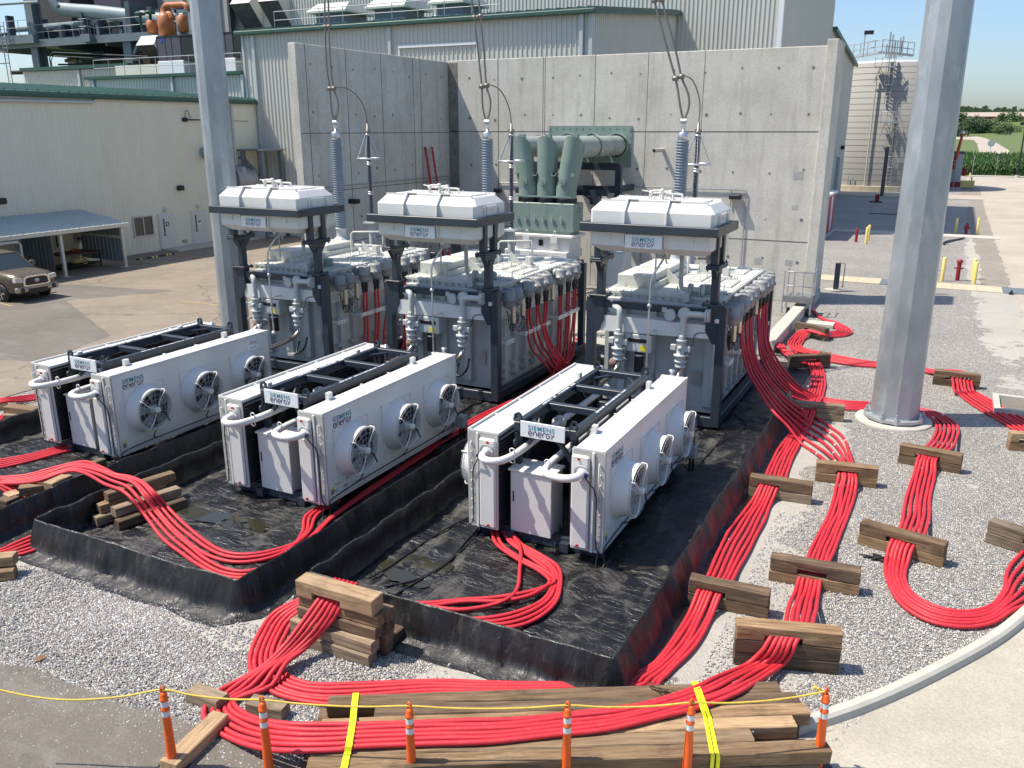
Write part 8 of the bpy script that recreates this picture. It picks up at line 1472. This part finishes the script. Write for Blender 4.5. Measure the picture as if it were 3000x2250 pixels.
# ================================================================ DELINEATORS AND ROPE
dl = None; DP = []
DL = ['orange delineator post on dark asphalt outside the cable turn', 'orange delineator post in front of the cable turn', 'orange delineator post beside the narrow yellow strap', 'orange delineator post in front of the platform middle', 'orange delineator post beside the split yellow strap', 'orange delineator post at the kerb, rope tied to it']
for k, q in enumerate(((475, 2010), (766, 2040), (1198, 2058), (1663, 2056), (2027, 2048), (2423, 2015))):
    p = at(*q, 1.12)
    if dl is None:
        dl = empty('delineator_post'); mb = MB(); mb.lathe([(.056, .06), (.05, .5), (.043, .80), (.050, .81), (.050, .825), (.043, .84), (.041, .935), (.049, .945), (.049, .96), (.041, .97), (.040, 1.015), (.032, 1.035), (.018, 1.045), (0, 1.045)], n=20); mb.build('post', ORNG, dl)
        for z0, z1, r in ((.735, .805, .0465), (.86, .93, .0435)): mb = MB(); mb.lathe([(r, z0), (r, z1)], n=20); mb.build('reflective_band', REFL, dl)
        mb = MB(); mb.tube([(-.018, 0, 1.03), (-.022, 0, 1.09), (0, 0, 1.125), (.022, 0, 1.09), (.018, 0, 1.03)], [.011, .011, .012, .011, .011], 6); mb.build('loop_handle', ORNG, dl)
        mb = MB(); mb.lathe([(0, 0), (.2, 0), (.2, .03), (.1, .06), (.055, .08)], n=8, smooth=False); mb.build('base', RUBBER, dl); o = dl
    else: o = copy_tree(dl)
    o.location = (p.x, p.y, 0); o.rotation_euler = (0, 0, rc.uniform(-.5, 1.2)); tag(o, DL[k], 'delineator post', 'orange delineator posts'); DP.append(Vector((p.x, p.y, 1.075)))
pts = [at(*zS0(-60, 1140), 1.05), at(*zS0(200, 1195), .95), at(*zS0(470, 1218), .93), at(*zS0(800, 1195), .98)]
R_ = list(pts)
for i, p in enumerate(DP):
    R_.append(p)
    if i < len(DP)-1:
        for f in (.25, .5, .75): R_.append(p.lerp(DP[i+1], f)-Vector((0, 0, .05*4*f*(1-f)*(1.2 if i == 4 else .8))))
mb = MB(); W = crom(R_, .08); mb.tube(W, .011, 6); e = DP[-1]
for k in range(5): mb.tube([e+Vector((rc.uniform(-.16, -.02), rc.uniform(-.03, .03), rc.uniform(-.05, .03))) for j in range(3)], .008, 5)
solo('rope', mb, YELR, 'thin yellow rope strung along the orange delineator posts', 'rope')
# ================================================================ SMALL THINGS ON THE GROUND
p = at(*zV(350, 1190)); rt = empty('step_frame', (p.x, p.y+.3, 0), .0, 'grey metal work step with guard rails between the transformer and the concrete wall end', 'work step')
q0, q1 = at(*zV(215, 1150), .75), at(*zV(470, 1150), .75); hw = abs(q1.x-q0.x)/2*1.05; dy = .9
mb = MB(); mb.box(-hw, hw, -.1, dy, .70, .78); mb.box(-hw, hw, -.12, -.08, .55, .78); mb.build('deck', GRATE, rt)
mb = MB()
for x in (-hw, hw):
    for y in (-.08, dy): mb.box(x-.03, x+.03, y-.03, y+.03, .1, .72)
    mb.beam((x, -.08, .2), (x, dy, .68), .04, .04)
mb.build('leg', GALV, rt); mb = MB()
for z in (1.2, 1.75): mb.tube([(-hw, dy, z), (-hw, -.08, z), (hw, -.08, z), (hw, dy, z)], .025, 6)
for x in (-hw, -hw*.3, hw*.35, hw): mb.cyl((x, -.08, .75), (x, -.08, 1.78), .025, n=6)
for x in (-hw, hw): mb.cyl((x, dy, .75), (x, dy, 2.0), .025, n=6)
mb.build('guard_rail', GALVR, rt); mb = MB(); mb.lathe([(0, -.05), (.14, -.05), (.16, 0), (.14, .05), (0, .05)], (-hw*.6, .1, .16), 'X', 16); mb.build('wheel', RUBBER, rt); mb = MB(); mb.lathe([(0, -.05), (.14, -.05), (.16, 0), (.14, .05), (0, .05)], (hw*.8, .1, .16), 'X', 16); mb.build('wheel', RUBBER, rt)
a, b = at(*zV(170, 1420)), at(*zV(330, 1250)); mb = MB((-3.75, a.y, 0)); x = (a.x+b.x)/2; mb.box(x-.22, x+.22, min(a.y, b.y)-1, max(a.y, b.y)+6, 0, .42, b=.02); solo('low_wall', mb, CONCP, 'low pale concrete curb wall between the transformer and the gravel cables', 'wall')
p = at(*zV(570, 1260)); mb = MB(p); mb.box(p.x-.5, p.x+.45, p.y-.3, p.y+.3, 0, .14, b=.01); solo('concrete_slab', mb, CONCP, 'flat pale concrete slab beside the far timber block', 'slab')
p = at(*zQ(2130, 130)); mb = MB(p)
for a in ((-.5, .9, -.75, -.6), (-.5, .9, .6, .75), (-.5, -.35, -.6, .6), (.75, .9, -.6, .6)): mb.box(p.x+a[0], p.x+a[1], p.y+a[2], p.y+a[3], 0, .16)
mb.box(p.x-.35, p.x+.75, p.y-.6, p.y+.6, .0, .04, 1); solo('catch_basin', mb, [CONCP, paint('pit_brown', (.17, .15, .12), .9)], 'square concrete drain pit beside the cables', 'drain')
p = at(*zQ(1010, 1350)); mb = MB(p); r_ = random.Random(8)
for k in range(7): t = r_.uniform(2.2, 3.6)+r_.uniform(-.6, .6); L2 = r_.uniform(.15, .42); mb.ribbon(crom([(p.x+.12, p.y+r_.uniform(-.1, .1), .03), (p.x+.12+L2*.5*math.cos(t), p.y+L2*.5*math.sin(t), r_.uniform(.03, .08)), (p.x+.12+L2*math.cos(t), p.y+L2*math.sin(t), .02)], .05), (0, 0, 1), r_.uniform(.03, .07), .004)
solo('plastic_scrap', mb, RUBBER, 'torn black plastic scrap on the gravel beside the skewed block', 'scrap')
p = at(*zS0(258, 960)); mb = MB(p); mb.quad((p.x-.05, p.y-.06, .02), (p.x+.06, p.y-.05, .04), (p.x+.05, p.y+.09, .02), (p.x-.03, p.y+.06, .05)); solo('dry_leaf', mb, paint('leaf_brown', (.22, .11, .04), .7), 'brown dry leaf alone on the gravel', 'leaf')
# loose stones spilt on the asphalt and along the edges
mb = MB(); r_ = random.Random(21)
def stone(x, y, s, z=0):
    vs = [];
    for (a, b, c) in ((1, 0, 0), (-1, 0, 0), (0, 1, 0), (0, -1, 0), (0, 0, 1), (0, 0, -.6)): vs.append(Vector((a*s*r_.uniform(.6, 1.3), b*s*r_.uniform(.5, 1.1), c*s*r_.uniform(.4, .8))))
    t = r_.uniform(0, 6.28); c, s_ = math.cos(t), math.sin(t); mb.add([(x+v.x*c-v.y*s_, y+v.x*s_+v.y*c, z+s*.35+v.z) for v in vs], [(0, 2, 4), (2, 1, 4), (1, 3, 4), (3, 0, 4), (2, 0, 5), (1, 2, 5), (3, 1, 5), (0, 3, 5)], r_.randrange(3))
for k in range(5200):
    y = 6.25-abs(r_.gauss(0, .75))+r_.uniform(0, .5); stone(r_.uniform(-12.5, -4.2), y, r_.uniform(.005, .020)*(1 if y > 5.8 else .7), .018)
for k in range(9000): stone(r_.uniform(-13, -5.5), r_.uniform(6.1, 8.2), r_.uniform(.014, .028))
for k in range(9000):
    y = 8.8+7*r_.random()**1.2; x0 = -.9+(y-9)*.45; stone(r_.uniform(-2.2, max(-1.5, min(x0+.3, 2.2))), y, r_.uniform(.014, .027))
for k in range(500): stone(r_.uniform(-7, -3), r_.uniform(7.4, 8.8), r_.uniform(.012, .025))
def inside(v): return True
stn = mb.build('gravel_stones', [paint('stone_grey', (.34, .33, .325), .85, var=.3, scale=9), paint('stone_pale', (.46, .44, .41), .85, var=.25, scale=9), paint('stone_dark', (.23, .22, .225), .85, var=.3, scale=9)]); tag(stn, kind='stuff', label='loose crushed gravel stones', cat='gravel')
